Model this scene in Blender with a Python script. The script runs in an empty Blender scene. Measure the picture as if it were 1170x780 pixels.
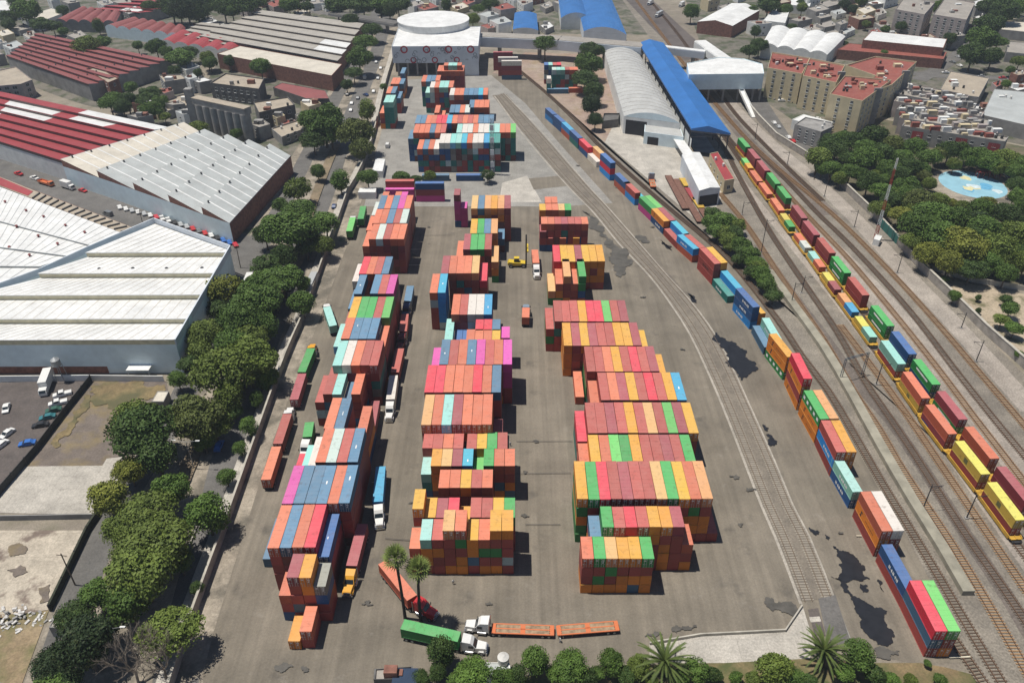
import bpy, bmesh, math, random
import numpy as np
from mathutils import Vector, Matrix
random.seed(7)
R = math.radians
scene = bpy.context.scene
COL = scene.collection

# ------------------------------------------------------------------ camera
FPX, TH_, YAW, HCAM, ROLL = 910.1, R(34.41), R(-0.42), 143.4, R(-0.43)
_r0 = Vector((math.cos(YAW), -math.sin(YAW), 0)); _h = Vector((math.sin(YAW), math.cos(YAW), 0)); _z = Vector((0, 0, 1))
FWD = _h * math.cos(TH_) - _z * math.sin(TH_)
_u0 = _h * math.sin(TH_) + _z * math.cos(TH_)
RGT = _r0 * math.cos(ROLL) + _u0 * math.sin(ROLL)
UPV = _u0 * math.cos(ROLL) - _r0 * math.sin(ROLL)
CAM = Vector((0, 0, HCAM))
cam = bpy.data.cameras.new('Camera'); co = bpy.data.objects.new('Camera', cam); COL.objects.link(co)
cam.sensor_width = 36; cam.lens = FPX / 1170 * 36; cam.clip_end = 8000; cam.clip_start = 1
M = Matrix((RGT, UPV, -FWD)).transposed().to_4x4(); M.translation = CAM
co.matrix_world = M
scene.camera = co

def G(px, py, z=0.0):
    """the point at height z that the photograph shows at this place"""
    d = RGT * ((px - 585) / FPX) - UPV * ((py - 390) / FPX) + FWD
    t = (z - HCAM) / d.z
    return CAM + d * t
def PX(p):
    q = Vector(p) - CAM; d = q.dot(FWD)
    return 585 + FPX * q.dot(RGT) / d, 390 - FPX * q.dot(UPV) / d
def HT(bx, by, tx, ty):
    """height of a thing whose foot shows at (bx,by) and whose top at (tx,ty)"""
    b = G(bx, by); lo, hi = 0.0, 120.0
    for _ in range(40):
        m = (lo + hi) / 2
        if PX((b.x, b.y, m))[1] > ty: lo = m
        else: hi = m
    return lo

# ------------------------------------------------------------------ materials
def S(r, g, b):
    f = lambda c: (c / 255 / 12.92) if c / 255 <= 0.04045 else ((c / 255 + 0.055) / 1.055) ** 2.4
    return (f(r), f(g), f(b), 1)
class NT:
    def __init__(s, name):
        s.m = bpy.data.materials.new(name); s.m.use_nodes = True
        s.t = s.m.node_tree; s.n = s.t.nodes; s.b = s.n['Principled BSDF']
    def add(s, ty, **kw):
        n = s.n.new(ty)
        for k, v in kw.items():
            if k in n.inputs.keys(): n.inputs[k].default_value = v
            else: setattr(n, k, v)
        return n
    def link(s, a, b): s.t.links.new(a, b)
    def noise(s, vec, scale, detail=4, rough=.55):
        n = s.add('ShaderNodeTexNoise', Scale=scale, Detail=detail, Roughness=rough); s.link(vec, n.inputs['Vector']); return n.outputs['Fac']
    def ramp(s, fac, a, b, c0=(0, 0, 0, 1), c1=(1, 1, 1, 1)):
        r = s.add('ShaderNodeValToRGB'); r.color_ramp.elements[0].position = a; r.color_ramp.elements[1].position = b
        r.color_ramp.elements[0].color = c0; r.color_ramp.elements[1].color = c1; s.link(fac, r.inputs[0]); return r.outputs[0]
    def mix(s, fac, a, b, mode='MIX'):
        n = s.n.new('ShaderNodeMix'); n.data_type = 'RGBA'; n.blend_type = mode
        for sock, v in ((n.inputs[0], fac), (n.inputs[6], a), (n.inputs[7], b)):
            if hasattr(v, 'is_output'): s.link(v, sock)
            else: sock.default_value = v
        return n.outputs[2]
    def math(s, op, a, b=0.0):
        n = s.n.new('ShaderNodeMath'); n.operation = op
        for i, v in enumerate((a, b)):
            if hasattr(v, 'is_output'): s.link(v, n.inputs[i])
            else: n.inputs[i].default_value = v
        return n.outputs[0]
    def coord(s, kind='Object'): return s.add('ShaderNodeTexCoord').outputs[kind]
    def pos(s): return s.add('ShaderNodeNewGeometry').outputs['Position']
    def done(s, col, rough=.8, metal=0.0, bump=None, bs=.3, bd=.05):
        if hasattr(col, 'is_output'): s.link(col, s.b.inputs['Base Color'])
        else: s.b.inputs['Base Color'].default_value = col
        s.b.inputs['Roughness'].default_value = rough; s.b.inputs['Metallic'].default_value = metal
        if bump is not None:
            bn = s.add('ShaderNodeBump', Strength=bs, Distance=bd); s.link(bump, bn.inputs['Height']); s.link(bn.outputs[0], s.b.inputs['Normal'])
        return s.m
def plain(name, col, rough=.7, metal=0.0, var=.18, scale=.6):
    t = NT(name); p = t.pos(); n = t.noise(p, scale, 5, .6)
    lo = tuple(c * (1 - var) for c in col[:3]) + (1,); hi = tuple(min(1, c * (1 + var)) for c in col[:3]) + (1,)
    return t.done(t.ramp(n, .3, .7, lo, hi), rough, metal)
MATS = {}
def mat(name, *a, **k):
    if name not in MATS: MATS[name] = plain(name, *a, **k)
    return MATS[name]

# ------------------------------------------------------------------ mesh helpers
class MB:
    """collects shapes; build() links them as ONE mesh object"""
    def __init__(s): s.v = []; s.f = []; s.mi = []
    def face(s, pts, mi=0):
        i = len(s.v); s.v += [tuple(p) for p in pts]; s.f.append(tuple(range(i, i + len(pts)))); s.mi.append(mi)
    def box(s, x0, y0, z0, x1, y1, z1, mi=0, skip=''):
        i = len(s.v)
        s.v += [(x0, y0, z0), (x1, y0, z0), (x1, y1, z0), (x0, y1, z0), (x0, y0, z1), (x1, y0, z1), (x1, y1, z1), (x0, y1, z1)]
        for k, q in zip('btfrkl', ((0, 3, 2, 1), (4, 5, 6, 7), (0, 1, 5, 4), (1, 2, 6, 5), (2, 3, 7, 6), (3, 0, 4, 7))):
            if k not in skip: s.f.append(tuple(i + a for a in q)); s.mi.append(mi)
    def prism(s, poly, z0, z1, mi=0, top=None, cap=True):
        """vertical walls over a ccw polygon"""
        n = len(poly); i = len(s.v)
        s.v += [(p[0], p[1], z0) for p in poly] + [(p[0], p[1], z1) for p in poly]
        for k in range(n):
            j = (k + 1) % n; s.f.append((i + k, i + j, i + n + j, i + n + k)); s.mi.append(mi)
        if cap: s.f.append(tuple(i + n + k for k in range(n))); s.mi.append(mi if top is None else top)
    def tube(s, a, b, r0, r1=None, n=8, mi=0, caps=True):
        r1 = r0 if r1 is None else r1
        a = Vector(a); b = Vector(b); d = (b - a)
        if d.length < 1e-6: return
        q = d.to_track_quat('Z', 'Y'); i = len(s.v)
        for P, r in ((a, r0), (b, r1)):
            for k in range(n):
                w = 2 * math.pi * k / n; s.v.append(tuple(P + q @ Vector((r * math.cos(w), r * math.sin(w), 0))))
        for k in range(n):
            j = (k + 1) % n; s.f.append((i + k, i + j, i + n + j, i + n + k)); s.mi.append(mi)
        if caps:
            s.f.append(tuple(i + n + k for k in range(n))); s.mi.append(mi)
            s.f.append(tuple(i + n - 1 - k for k in range(n))); s.mi.append(mi)
    def bar(s, a, b, w, h, mi=0):
        """square bar from a to b"""
        a = Vector(a); b = Vector(b); d = (b - a).normalized()
        up = Vector((0, 0, 1)) if abs(d.z) < .9 else Vector((0, 1, 0))
        sd = d.cross(up).normalized() * w / 2; u = sd.cross(d).normalized() * h / 2; i = len(s.v)
        for P in (a, b):
            for x, y in ((-1, -1), (1, -1), (1, 1), (-1, 1)): s.v.append(tuple(P + sd * x + u * y))
        for q in ((0, 1, 2, 3), (7, 6, 5, 4), (0, 4, 5, 1), (1, 5, 6, 2), (2, 6, 7, 3), (3, 7, 4, 0)):
            s.f.append(tuple(i + a_ for a_ in q)); s.mi.append(mi)
    def mesh(s, name, mats=()):
        me = bpy.data.meshes.new(name); me.from_pydata(s.v, [], s.f)
        for m in mats: me.materials.append(m)
        if any(s.mi): me.polygons.foreach_set('material_index', s.mi)
        me.update(); return me
    def build(s, name, mats, parent=None, loc=None):
        if not isinstance(mats, (list, tuple)): mats = [mats]
        return link(name, s.mesh(name, mats), parent, loc)
def link(name, me, parent=None, loc=None, rz=0.0):
    o = bpy.data.objects.new(name, me); COL.objects.link(o)
    if parent is not None: o.parent = parent
    if loc is not None: o.location = loc
    o.rotation_euler.z = rz
    return o
LABELS = {}
def tag(o, label=None, cat=None, group=None, kind=None):
    if label: 
        k = label.lower(); LABELS.setdefault(k, []).append(o.name); o['label'] = label
    if cat: o['category'] = cat
    if group: o['group'] = group
    if kind: o['kind'] = kind
    return o
def empty(name, loc, rz=0.0):
    o = bpy.data.objects.new(name, None); COL.objects.link(o); o.location = loc; o.rotation_euler.z = rz; o.empty_display_size = .5; return o
def structure(name, mb, m, loc=None): return tag(mb.build(name, m, None, loc), kind='structure')
def dup(o, parent=None):
    c = o.copy(); COL.objects.link(c)
    if parent is not None: c.parent = parent
    for ch in list(o.children): dup(ch, c)
    return c
ORD = 'first second third fourth fifth sixth seventh eighth ninth tenth eleventh twelfth thirteenth fourteenth fifteenth sixteenth seventeenth eighteenth nineteenth twentieth'.split()
TENS = {2: 'twenty', 3: 'thirty', 4: 'forty', 5: 'fifty', 6: 'sixty'}
def ordn(i):
    if i < 20: return ORD[i]
    t, u = divmod(i + 1, 10)
    return TENS[t][:-1] + 'ieth' if u == 0 else TENS[t] + '-' + ORD[u - 1]
# ------------------------------------------------------------------ shipping containers
PAL = {  # painted steel base colours and their names
 'o': ((.62, .185, .014), 'orange'), 'r': ((.285, .042, .034), 'rust red'), 's': ((.42, .085, .040), 'salmon red'),
 'p': ((.56, .20, .075), 'peach'), 'd': ((.22, .032, .042), 'dark maroon'), 'c': ((.50, .014, .034), 'bright red'),
 'g': ((.014, .19, .04), 'green'), 'l': ((.075, .27, .06), 'light green'), 'b': ((.038, .105, .175), 'slate blue'),
 'B': ((.010, .20, .52), 'bright blue'), 'n': ((.006, .065, .19), 'navy blue'), 't': ((.20, .42, .33), 'mint'),
 'T': ((.006, .15, .13), 'dark teal'), 'm': ((.44, .035, .20), 'pink magenta'), 'w': ((.66, .60, .50), 'cream white'),
 'y': ((.36, .45, .44), 'pale grey'), 'a': ((.17, .46, .66), 'sky blue'), 'e': ((.17, .15, .13), 'grey brown'),
 'Y': ((.46, .31, .045), 'yellow'), 'k': ((.12, .028, .024), 'dark brown'),
}
def container_material(name, attr):
    t = NT(name); oc = t.coord('Object')
    if attr: base = t.add('ShaderNodeVertexColor', layer_name='Col').outputs[0]; rnd = t.noise(t.pos(), .09, 1)
    else:
        oi = t.add('ShaderNodeObjectInfo'); base = oi.outputs['Color']; rnd = oi.outputs['Random']
    off = t.add('ShaderNodeVectorMath', operation='ADD'); t.link(t.pos(), off.inputs[0]); v = off.outputs[0]
    hs = t.add('ShaderNodeHueSaturation'); t.link(base, hs.inputs['Color'])
    t.link(t.math('ADD', t.math('MULTIPLY', rnd, .34), .83), hs.inputs['Value'])
    c = hs.outputs[0]
    # roof sheets painted lighter for sunlit contrast, besides bleaching and dust; rust streaks and scuffs on any side
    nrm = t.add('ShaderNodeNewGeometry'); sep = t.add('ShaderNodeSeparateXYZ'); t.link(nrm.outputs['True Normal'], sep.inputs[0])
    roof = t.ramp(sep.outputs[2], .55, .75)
    lit_fade = t.mix(1, c, (1.6, 1.95, 1.95, 1), 'MULTIPLY'); lit_fade = t.mix(1, lit_fade, (.70, .66, .60, 1), 'DARKEN'); c = t.mix(roof, c, lit_fade)
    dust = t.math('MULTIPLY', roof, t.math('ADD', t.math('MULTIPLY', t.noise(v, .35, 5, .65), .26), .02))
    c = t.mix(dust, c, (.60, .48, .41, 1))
    st = t.ramp(t.noise(v, .8, 6, .7), .54, .74)
    c = t.mix(t.math('MULTIPLY', st, .5), c, (.115, .055, .035, 1))
    sc = t.ramp(t.noise(v, 2.6, 3, .7), .66, .74)
    c = t.mix(t.math('MULTIPLY', sc, .30), c, (.55, .5, .45, 1))
    return t.done(c, .62)
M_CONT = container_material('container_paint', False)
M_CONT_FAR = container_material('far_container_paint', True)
M_ROD = plain('galvanised_rod', (.42, .42, .41, 1), .5, .3)
M_RUB = plain('door_gasket', (.02, .02, .02, 1), .8)
M_WHITE = plain('white_lettering', (.80, .79, .76, 1), .6)
M_BLACK = plain('black_lettering', (.02, .02, .02, 1), .6)
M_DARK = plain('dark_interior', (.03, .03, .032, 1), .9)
CW, CH = 2.44, 2.76
PITCH, TIER = 2.53, 2.8

def container_mesh(L, opened=False, side_door=False):
    """corrugated box, origin at the middle of its base, doors at -Y"""
    b = MB(); w = CW / 2; l = L / 2; h = CH
    # corner posts and rails
    for sx in (-1, 1):
        for sy in (-1, 1):
            x0, x1 = sorted((sx * w, sx * (w - .16))); y0, y1 = sorted((sy * l, sy * (l - .16)))
            b.box(x0, y0, 0, x1, y1, h)
        x0, x1 = sorted((sx * w, sx * (w - .08)))
        b.box(x0, -l + .16, h - .11, x1, l - .16, h - .002); b.box(x0, -l + .16, 0, x1, l - .16, .16)
    for sy in (-1, 1):
        y0, y1 = sorted((sy * l, sy * (l - .08)))
        b.box(-w + .16, y0, h - .12, w - .16, y1, h - .002); b.box(-w + .16, y0, 0, w - .16, y1, .16)
    # corrugated walls
    def wall(a0, a1, fixed, axis, sgn):
        n = max(6, int((a1 - a0) / .28)); st = (a1 - a0) / n; prof = []
        for k in range(n):
            p = a0 + k * st
            prof += [(p, .012), (p + st * .25, .012), (p + st * .5, .048), (p + st * .75, .048)]
        prof.append((a1, .012)); i = len(b.v)
        for p, dp in prof:
            q = fixed - sgn * dp
            for z in (.16, h - .11): b.v.append((q, p, z) if axis == 'y' else (p, q, z))
        for k in range(len(prof) - 1):
            a = i + 2 * k; f = (a, a + 2, a + 3, a + 1)
            if (axis == 'y') != (sgn > 0): f = f[::-1]
            b.f.append(f); b.mi.append(0)
    wall(-l + .16, l - .16, w, 'y', 1); wall(-l + .16, l - .16, -w, 'y', -1)
    wall(-w + .16, w - .16, l, 'x', 1)
    if side_door: b.box(-w + .16, -l + .035, .16, w - .16, -l + .05, h - .12)
    else: wall(-w + .16, w - .16, -l, 'x', -1)
    if not opened:   # pressed roof sheets, a weld line every couple of metres
        n = int(round(L / 1.2)); st = (L - .16) / n
        for k in range(n):
            y0 = -l + .08 + k * st
            b.box(-w + .08, y0 + .008, h - .05, w - .08, y0 + st - .008, h - .012, 0, 'b')
        b.face([(-w + .08, -l + .08, h - .05), (w - .08, -l + .08, h - .05), (w - .08, l - .08, h - .05), (-w + .08, l - .08, h - .05)])
    else:
        b.box(-w + .1, -l + .1, .05, w - .1, l - .1, .2, 1)
        for k in range(5):
            y = -l + .6 + k * (L - 1.2) / 4; b.tube((-w + .08, y, h - .06), (w - .08, y, h - .06), .04, n=6)
    for sx in (-1, 1):     # corner castings, a touch proud of the frame
        for sy in (-1, 1):
            for z0, z1 in ((-.004, .12), (h - .12, h + .006)):
                x0, x1 = sorted((sx * (w + .004), sx * (w - .18))); y0, y1 = sorted((sy * (l + .004), sy * (l - .17)))
                b.box(x0, y0, z0, x1, y1, z1)
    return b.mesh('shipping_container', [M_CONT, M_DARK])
def door_mesh(sx):
    b = MB(); x0, x1 = sorted((sx * .02, sx * (CW / 2 - .17)))
    b.box(x0, -.03, .17, x1, .03, CH - .13, 0)
    for k in range(4):
        z = .3 + k * .6; b.box(x0 + .06, -.045, z, x1 - .06, -.032, z + .42, 0)
    for fx in (.28, .74):
        x = sx * (.02 + fx * (CW / 2 - .19)); b.tube((x, -.085, .1), (x, -.085, CH - .08), .032, n=6, mi=1)
        for z in (.25, .9, 1.9, CH - .35): b.box(x - .06, -.10, z, x + .06, -.05, z + .09, 1)
        b.box(x - .02, -.12, 1.05, x + sx * .3 if sx > 0 else x + .02, -.09, 1.11, 1) if sx > 0 else b.box(x - .3, -.12, 1.05, x + .02, -.09, 1.11, 1)
    if sx > 0: b.box(.42, -.05, 2.02, .92, -.04, 2.22, 2); b.box(.50, -.05, 1.70, .86, -.04, 1.80, 2); b.box(.42, -.05, 1.35, .78, -.04, 1.55, 2)
    else: b.box(-.90, -.05, 2.0, -.45, -.04, 2.25, 2)
    return b.mesh('door', [M_CONT, M_ROD, M_WHITE])
CM = {}
def get_cm(L, opened=False, doors=False):
    k = (round(L, 2), opened, doors)
    if k not in CM: CM[k] = container_mesh(L, opened, doors)
    return CM[k]
DM = [door_mesh(-1), door_mesh(1)]

class Box:
    __slots__ = 'x y z L c rz row col lev top op tiers vis fvis obj text train ncol'.split()
BOXES = []
def newbox(x, y, z, L, c, rz=0.0, row='', col=0, lev=0, op=False, tiers=1, train=False, text=None):
    q = Box(); q.x, q.y, q.z, q.L, q.c, q.rz = x, y, z, L, c, rz; q.row, q.col, q.lev, q.op, q.tiers = row, col, lev, op, tiers
    q.vis = 0; q.fvis = 0; q.obj = None; q.text = text; q.train = train; q.ncol = 0
    BOXES.append(q); return q
RFILL = 'rrrrrrdddkkkkrorrroTn'
ROWS = {}
def row(name, px, py, t, L, toks, at=0, anchor='fl', fill=RFILL, side=False):
    """a row of stacks side by side; (px,py) is where the photo shows the top corner of column `at` when t tiers high"""
    L = {20: 6.06, 40: 12.19}[L]; p = G(px, py, t * TIER); rng = random.Random(name)
    x0 = p.x - at * PITCH; y0 = p.y
    if anchor == 'fr': x0 = p.x - (len(toks.split()) - 1) * PITCH - CW
    if anchor == 'bl': y0 = p.y - L
    for i, tk in enumerate(toks.split()):
        if tk == '-': continue
        op = '*' in tk; tk = tk.replace('*', '')
        head, _, below = tk.partition(':'); c = head[0]; n = int(head[1:])
        cols = [c] + list(below); 
        while len(cols) < n: cols.append(rng.choice(fill))
        for k in range(n):
            lev = n - 1 - k
            jx, jy = rng.uniform(-.03, .03), rng.uniform(-.10, .10)
            newbox(x0 + i * PITCH + CW / 2 + jx, y0 + L / 2 + jy, lev * TIER, L, cols[k], rng.uniform(-.003, .003), name, i, lev, op and k == 0, n)
    ROWS[name] = (x0, y0, L)
def siderow(name, px, py, L, cols, text=None):
    """one stack seen side on: (px,py) is its top front corner at the near side"""
    L = {20: 6.06, 40: 12.19}[L]; n = len(cols); p = G(px, py, n * TIER)
    for k, c in enumerate(cols):
        newbox(p.x + L / 2, p.y + CW / 2, (n - 1 - k) * TIER, L, c, R(90), name, 0, n - 1 - k, False, n, text=text if text and k == n - 1 else None)

# --- the row by the rail spur
row('R1', 665.5, 637.7, 4, 20, 's4:rro g4:rgo p4:gro o4:roo o4:rob g4:roo')
row('R1b', 688.5, 601.8, 5, 20, 'b4 g5:rrrr r5:rror c5:rrrr r5:rror o5:orrr o5:rooo d5:rrrr s3:ro', 1)
row('R2', 659.6, 569.7, 5, 40, 'o5:gogg g5:rrrr c5 r5 d5 r5 r5 p5 g5 o5:rooo s5:goor p5:roor r1')
row('R3', 671.8, 496.2, 4, 40, 's3 o4 s4 l4 g4 o4 r4 r4 d4 r4 g4', 1, 'bl')
row('R4', 672, 494.3, 4, 40, 'c3 r4 r4 d4 r4 o4 r4 p4 r4 l4 d4 o4', 1)
row('R5', 686.8, 456.8, 4, 40, 's3 r4 s4 d4 o4 r4 c4 r4 o4 B4', 1)
row('R5a', 657.7, 453, 1, 40, 's1')
row('R6', 670.8, 424.1, 4, 40, 'r4:rgg r4 s4 o4 r4 c4 r4 d4 o3')
row('R7', 644.4, 394.6, 4, 40, 'o4:ooo d4:rrr o4 d4 r4 r4 o4 o4 d4 o3')
row('R8', 633.7, 367, 4, 40, 'r3:gr r4:Trr r4 r4 o4 c4 c4 l4 r4 d4', 1)
row('R9', 632.8, 298.7, 4, 40, 'c4:rrr o4 o4 d4 o4:oor o4:ror o4:oor')
row('R9f', 644.1, 315.8, 4, 40, 'p2:g s3:og p4:rro s3:rr g4:gnr', 2)
row('R10', 618.5, 255.8, 4, 20, 's4 s4 r4 d4 r4 r4 s4')
row('R10f', 616.7, 264.5, 3, 20, 'd3:rn r2 - s2 - o2')
row('R11', 623.8, 240, 3, 20, 'o3 s3 s3 p3 g3 - r1', 1)
row('R12', 623, 231.8, 3, 20, 's3 s3 - l1')
# --- the row down the middle of the yard
row('M1', 586.3, 606, 5, 20, 's3:rr t4:oor r4:orr p5:rrro s5:groo o4:obr s4:gro o5:rgro o5:rryr', 0, 'fr')
row('M1b', 470.9, 580.8, 5, 20, 'o5:rrr o4 d4 c4 o3 r4 r4 o*4 g4')
row('M2', 500.8, 556.7, 4, 20, 's4:r s4:r o4:r r4:r s4:r')
row('M3', 492, 531.8, 4, 20, 't3:Tn o4:oo p4 d4 B4 l3 g4 s4:rbo s4:rob', 1)
row('M4', 482.3, 511.7, 4, 20, 'r4 r4 s4 r4')
row('M4b', 533, 512, 4, 20, 'r4 o4 g4 r4')
row('M5', 481.2, 484.9, 5, 40, 'p5:r s5 a5:n d5 s5:oo s5:oo s5:oo d2')
row('M6', 484.7, 447.9, 5, 40, 'c5 c5 s5 s5 s5 c5 s5 b5')
row('M7', 501.5, 416.1, 5, 40, 'm4 b5 r5 s5 b5 m5 r5 s5 m5:mmrr', 1)
row('M8', 532.5, 389, 4, 20, 's4 s4 s4 o4')
row('M8b', 543, 377, 4, 20, 'c4 c4 b4')
row('M8c', 573, 385.8, 4, 20, 'm4')
row('M8d', 507.5, 389, 3, 40, 't3 n2 n2')
row('M9', 515.4, 359.2, 4, 40, 's4:rb r4:ry w4:yr w4:yr B4:nr')
row('M10', 490.8, 334.4, 5, 40, 's5:yrrr B5:BBBy')
row('M11', 503.4, 312.1, 5, 40, 'd5 s5:r s5:Tr s5:rbr p5:rr')
row('M11b', 547.9, 320.5, 4, 40, 'c4:rr')
row('M12', 529, 284.9, 4, 40, 's3 d4 g4 g4 r4', 1)
row('M12b', 561.5, 299.2, 3, 40, 'p3:og')
row('M13', 537.1, 266.4, 4, 40, 'o4 g4 b4 p4:o')
row('M13b', 569, 273, 2, 40, 'b2')
row('M14', 538.2, 238.2, 5, 40, 'p5 b5:o p5 o5 p5:o d5:rrrr')
row('M15', 518.3, 222.8, 5, 20, 'd5:mmmn m3:mm')
# --- the row along the avenue side
row('L0', 341.9, 720.9, 2, 20, 's2:r')
row('L0a', 328.8, 732, 1, 20, 'o1')
row('L0b', 318.2, 679.5, 3, 20, 's3:rn d5:rrbr o5:orrr e4:nrr')
row('L1', 305.4, 625.1, 5, 40, 's5:rrrr b5 s5 c5 n4', fill='rdkkrd')
row('L1a', 299.6, 638.5, 1, 40, 'b1')
row('L2', 321.8, 574.6, 5, 40, 'm5 b5 b5 b5 s5:rrr b5:rrr', fill='rdkkrd')
row('L3', 359.9, 527.4, 5, 40, 'c2 a3 w4 s5 y5 r5 b5', 3)
row('L4', 369.7, 489.2, 5, 40, 's5 b5 - s4')
row('L5', 379.4, 450.1, 4, 40, 'r3:yr r4:by t4:T b3 s4', 2)
row('L6', 379.7, 417.2, 5, 40, 't5 w5 s5 r5 r5:rTer', fill='rdkkrd')
row('L7', 389.3, 386.9, 5, 40, 'a4 s5 b5 b5 b5 s4', 1)
row('L8', 397.2, 362.8, 5, 40, 'r3 o5 g5 g5 r5 l5', 1)
row('L9', 404.2, 335.4, 5, 40, 'b3 b5 - b5 r5 m5', 1)
row('L10', 409.7, 312.8, 4, 40, 'w3 c4 s4 r4 b4', 1, fill='rdkkrd')
row('L11', 421, 273.1, 5, 40, 's4 s5 y5 r5 s5 s5', 1, fill='rdkkrd')
row('L12', 425.2, 254.9, 5, 40, 's4 s5 s5 b5 r5 y5', 1, fill='rdkkrd')
row('L13', 431, 238.2, 5, 40, 'y4 b5 s5 b5 m5 s5', 1, fill='rdkkrd')
row('L14', 436, 226, 4, 20, 's4 - s4 m4')
# --- side-on stacks closing the yard's middle
siderow('S1', 474, 209.7, 40, 'ndm', 'ONE'); siderow('S2', 440, 216.5, 40, 'mm'); siderow('S3', 440, 207.2, 40, 'rrr')
siderow('S4', 521, 200.5, 40, 'n'); siderow('S5', 482, 200.5, 40, 'b'); 
# --- the tall far block
FF = 'rrkkddTTTnnyekrTn'
row('F1', 476.4, 170.3, 4, 40, 's4 b4 s4 w4 w5 w5 a5 t5 B5 s5 w5 w5 B5 T5 T5', fill=FF)
row('F2', 471.8, 151.8, 5, 40, 'b4:nnn s5 s5 s5 b5 s5 r5 n3 n3 t5 w5 y5 s5 w5 w5 t5 t5 s5 s5 l5', 1, fill=FF)
row('F3', 473.8, 141, 5, 40, 'b5 b5 s5 s5 c5 c5 B5 s5 r5 s5 r5 s5 b5 b5 b5', fill=FF)
row('F4', 513.3, 128.7, 5, 40, 'b5 b5 s5 y5', fill=FF)
row('F4b', 535.9, 122.8, 5, 40, 'b5 s5 s5 s5', fill=FF)
row('F4c', 496, 129, 4, 40, 's4 s3', fill=FF)
row('F5', 513.3, 108.7, 5, 40, 'w5 s5 s5 b5 b5 b5 B5 s5', fill=FF)
row('F6', 490.8, 100, 5, 40, 't4 w5 s5 t5 t5 s5', 1, fill=FF)
row('F6b', 481.2, 93.3, 5, 40, 's5 b5 b5 s5', fill=FF)
row('F7', 499.5, 81.5, 5, 40, 's5 s5 s5 s5 s5 s5', fill='rd')
row('F8', 507, 75, 6, 20, 's6 t6 t6 s6', fill='rd')
row('W1', 438, 117, 5, 40, 's3 t5:TTTT t5:TTTr', 1)
row('W2', 441, 106.5, 4, 40, 's4 b4 b3')
row('W3', 446, 96, 3, 40, 's3 s3 b3')
row('W4', 457.5, 88, 3, 20, 'c3'); row('W5', 457, 84, 4, 40, 'b4')
siderow('X1', 573, 70, 40, 'wdrb'); siderow('X2', 569, 66, 40, 'wdrr'); siderow('X3', 563.5, 60, 40, 'dddd')
row('X4', 631, 80, 4, 20, 'y4:TT t4:TT t4:Tr r4 s4 s4', fill=FF); row('X5', 625, 90, 3, 20, 'w3:TT')
row('X6', 622, 74.5, 4, 20, 'n4 t4 r4 c4', fill=FF)
siderow('X7', 625.6, 102, 40, 'b'); siderow('X8', 650, 101, 40, 's')
# ------------------------------------------------------------------ stacks along the spur (two deep), following its curve
SPUR = [G(*p) for p in ((1054.6, 750), (1026.9, 692.3), (997, 635.4), (974.4, 591.5), (947.4, 544.2), (929.5, 506), (909, 468.5), (893, 433), (870, 403),
        (857, 378), (839, 357), (830, 346.4), (812.6, 325.4), (790, 300), (774, 286), (743, 252.8), (713.8, 224), (683, 193.5), (661, 171.5), (640.8, 151.5), (618, 131))]
def along(path, s):
    for a, b in zip(path, path[1:]):
        d = (b - a).length
        if s <= d or b is path[-1]: return a + (b - a) * (s / d), (b - a).normalized()
        s -= d
def arc_of(path, p):
    best = (1e9, 0); s = 0
    for a, b in zip(path, path[1:]):
        d = b - a; t = max(0, min(1, (p - a).dot(d) / d.length_squared)); q = a + d * t
        if (q - p).length < best[0]: best = ((q - p).length, s + t * d.length)
        s += d.length
    return best[1]
UNITS = [(1054.6, 750, 40, 'rbc', 'orl'), (1026.9, 692.3, 40, 'rn', ''), (997, 635.4, 40, 'ros', 'rdw'), (976, 580, 40, 'nt', ''), (947.4, 544.2, 40, 'rBr', 'roo'),
    (929.5, 506, 40, 'oog', 'rop'), (909, 468.5, 40, 'oroc', ''), (894, 434, 40, 'goo', ''), (871, 405, 40, 'b', 'Tt'), (857, 376, 40, 'Bnn', 'oo'), (830, 346.4, 40, 'T', 'wB'),
    (812.6, 325.4, 40, 'rrr', 'rro'), (790, 300, 40, 'sB', 'rr'), (773, 284.5, 40, 'r', 'nB'), (758, 267.5, 40, 'no', 'rd'), (743, 252.8, 40, 'mg', 'gl'), (726, 234.5, 40, 'Br', 'B'),
    (713.8, 224, 40, 'sn', ''), (697, 206.5, 40, 'Bcn', ''), (682, 191.5, 40, 'w', 'sp'), (672, 181.5, 40, 'nc', ''), (660, 170.5, 40, 'Tn', ''), (650, 161, 40, 'sB', ''),
    (640.8, 151.5, 40, 'nn', ''), (632, 143.5, 40, 'Bn', '')]
SPURBOX = []
for ui, (px, py, L, near, far) in enumerate(UNITS):
    Lm = {20: 6.06, 40: 12.19}[L]; s = arc_of(SPUR, G(px, py))
    a, _ = along(SPUR, s); b, _ = along(SPUR, s + Lm); d = (b - a).normalized(); rt = Vector((d.y, -d.x, 0)); rz = math.atan2(d.y, d.x) - R(90)
    for k, cs in enumerate((near, far)):
        c = a + d * (Lm / 2) + rt * (CW / 2 + .02 + k * (CW + .12))
        for lev, ch in enumerate(cs):
            q = newbox(c.x, c.y, lev * TIER, Lm, ch, rz, 'spur', ui, lev, False, len(cs), train=True); q.text = k; SPURBOX.append(q)
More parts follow.
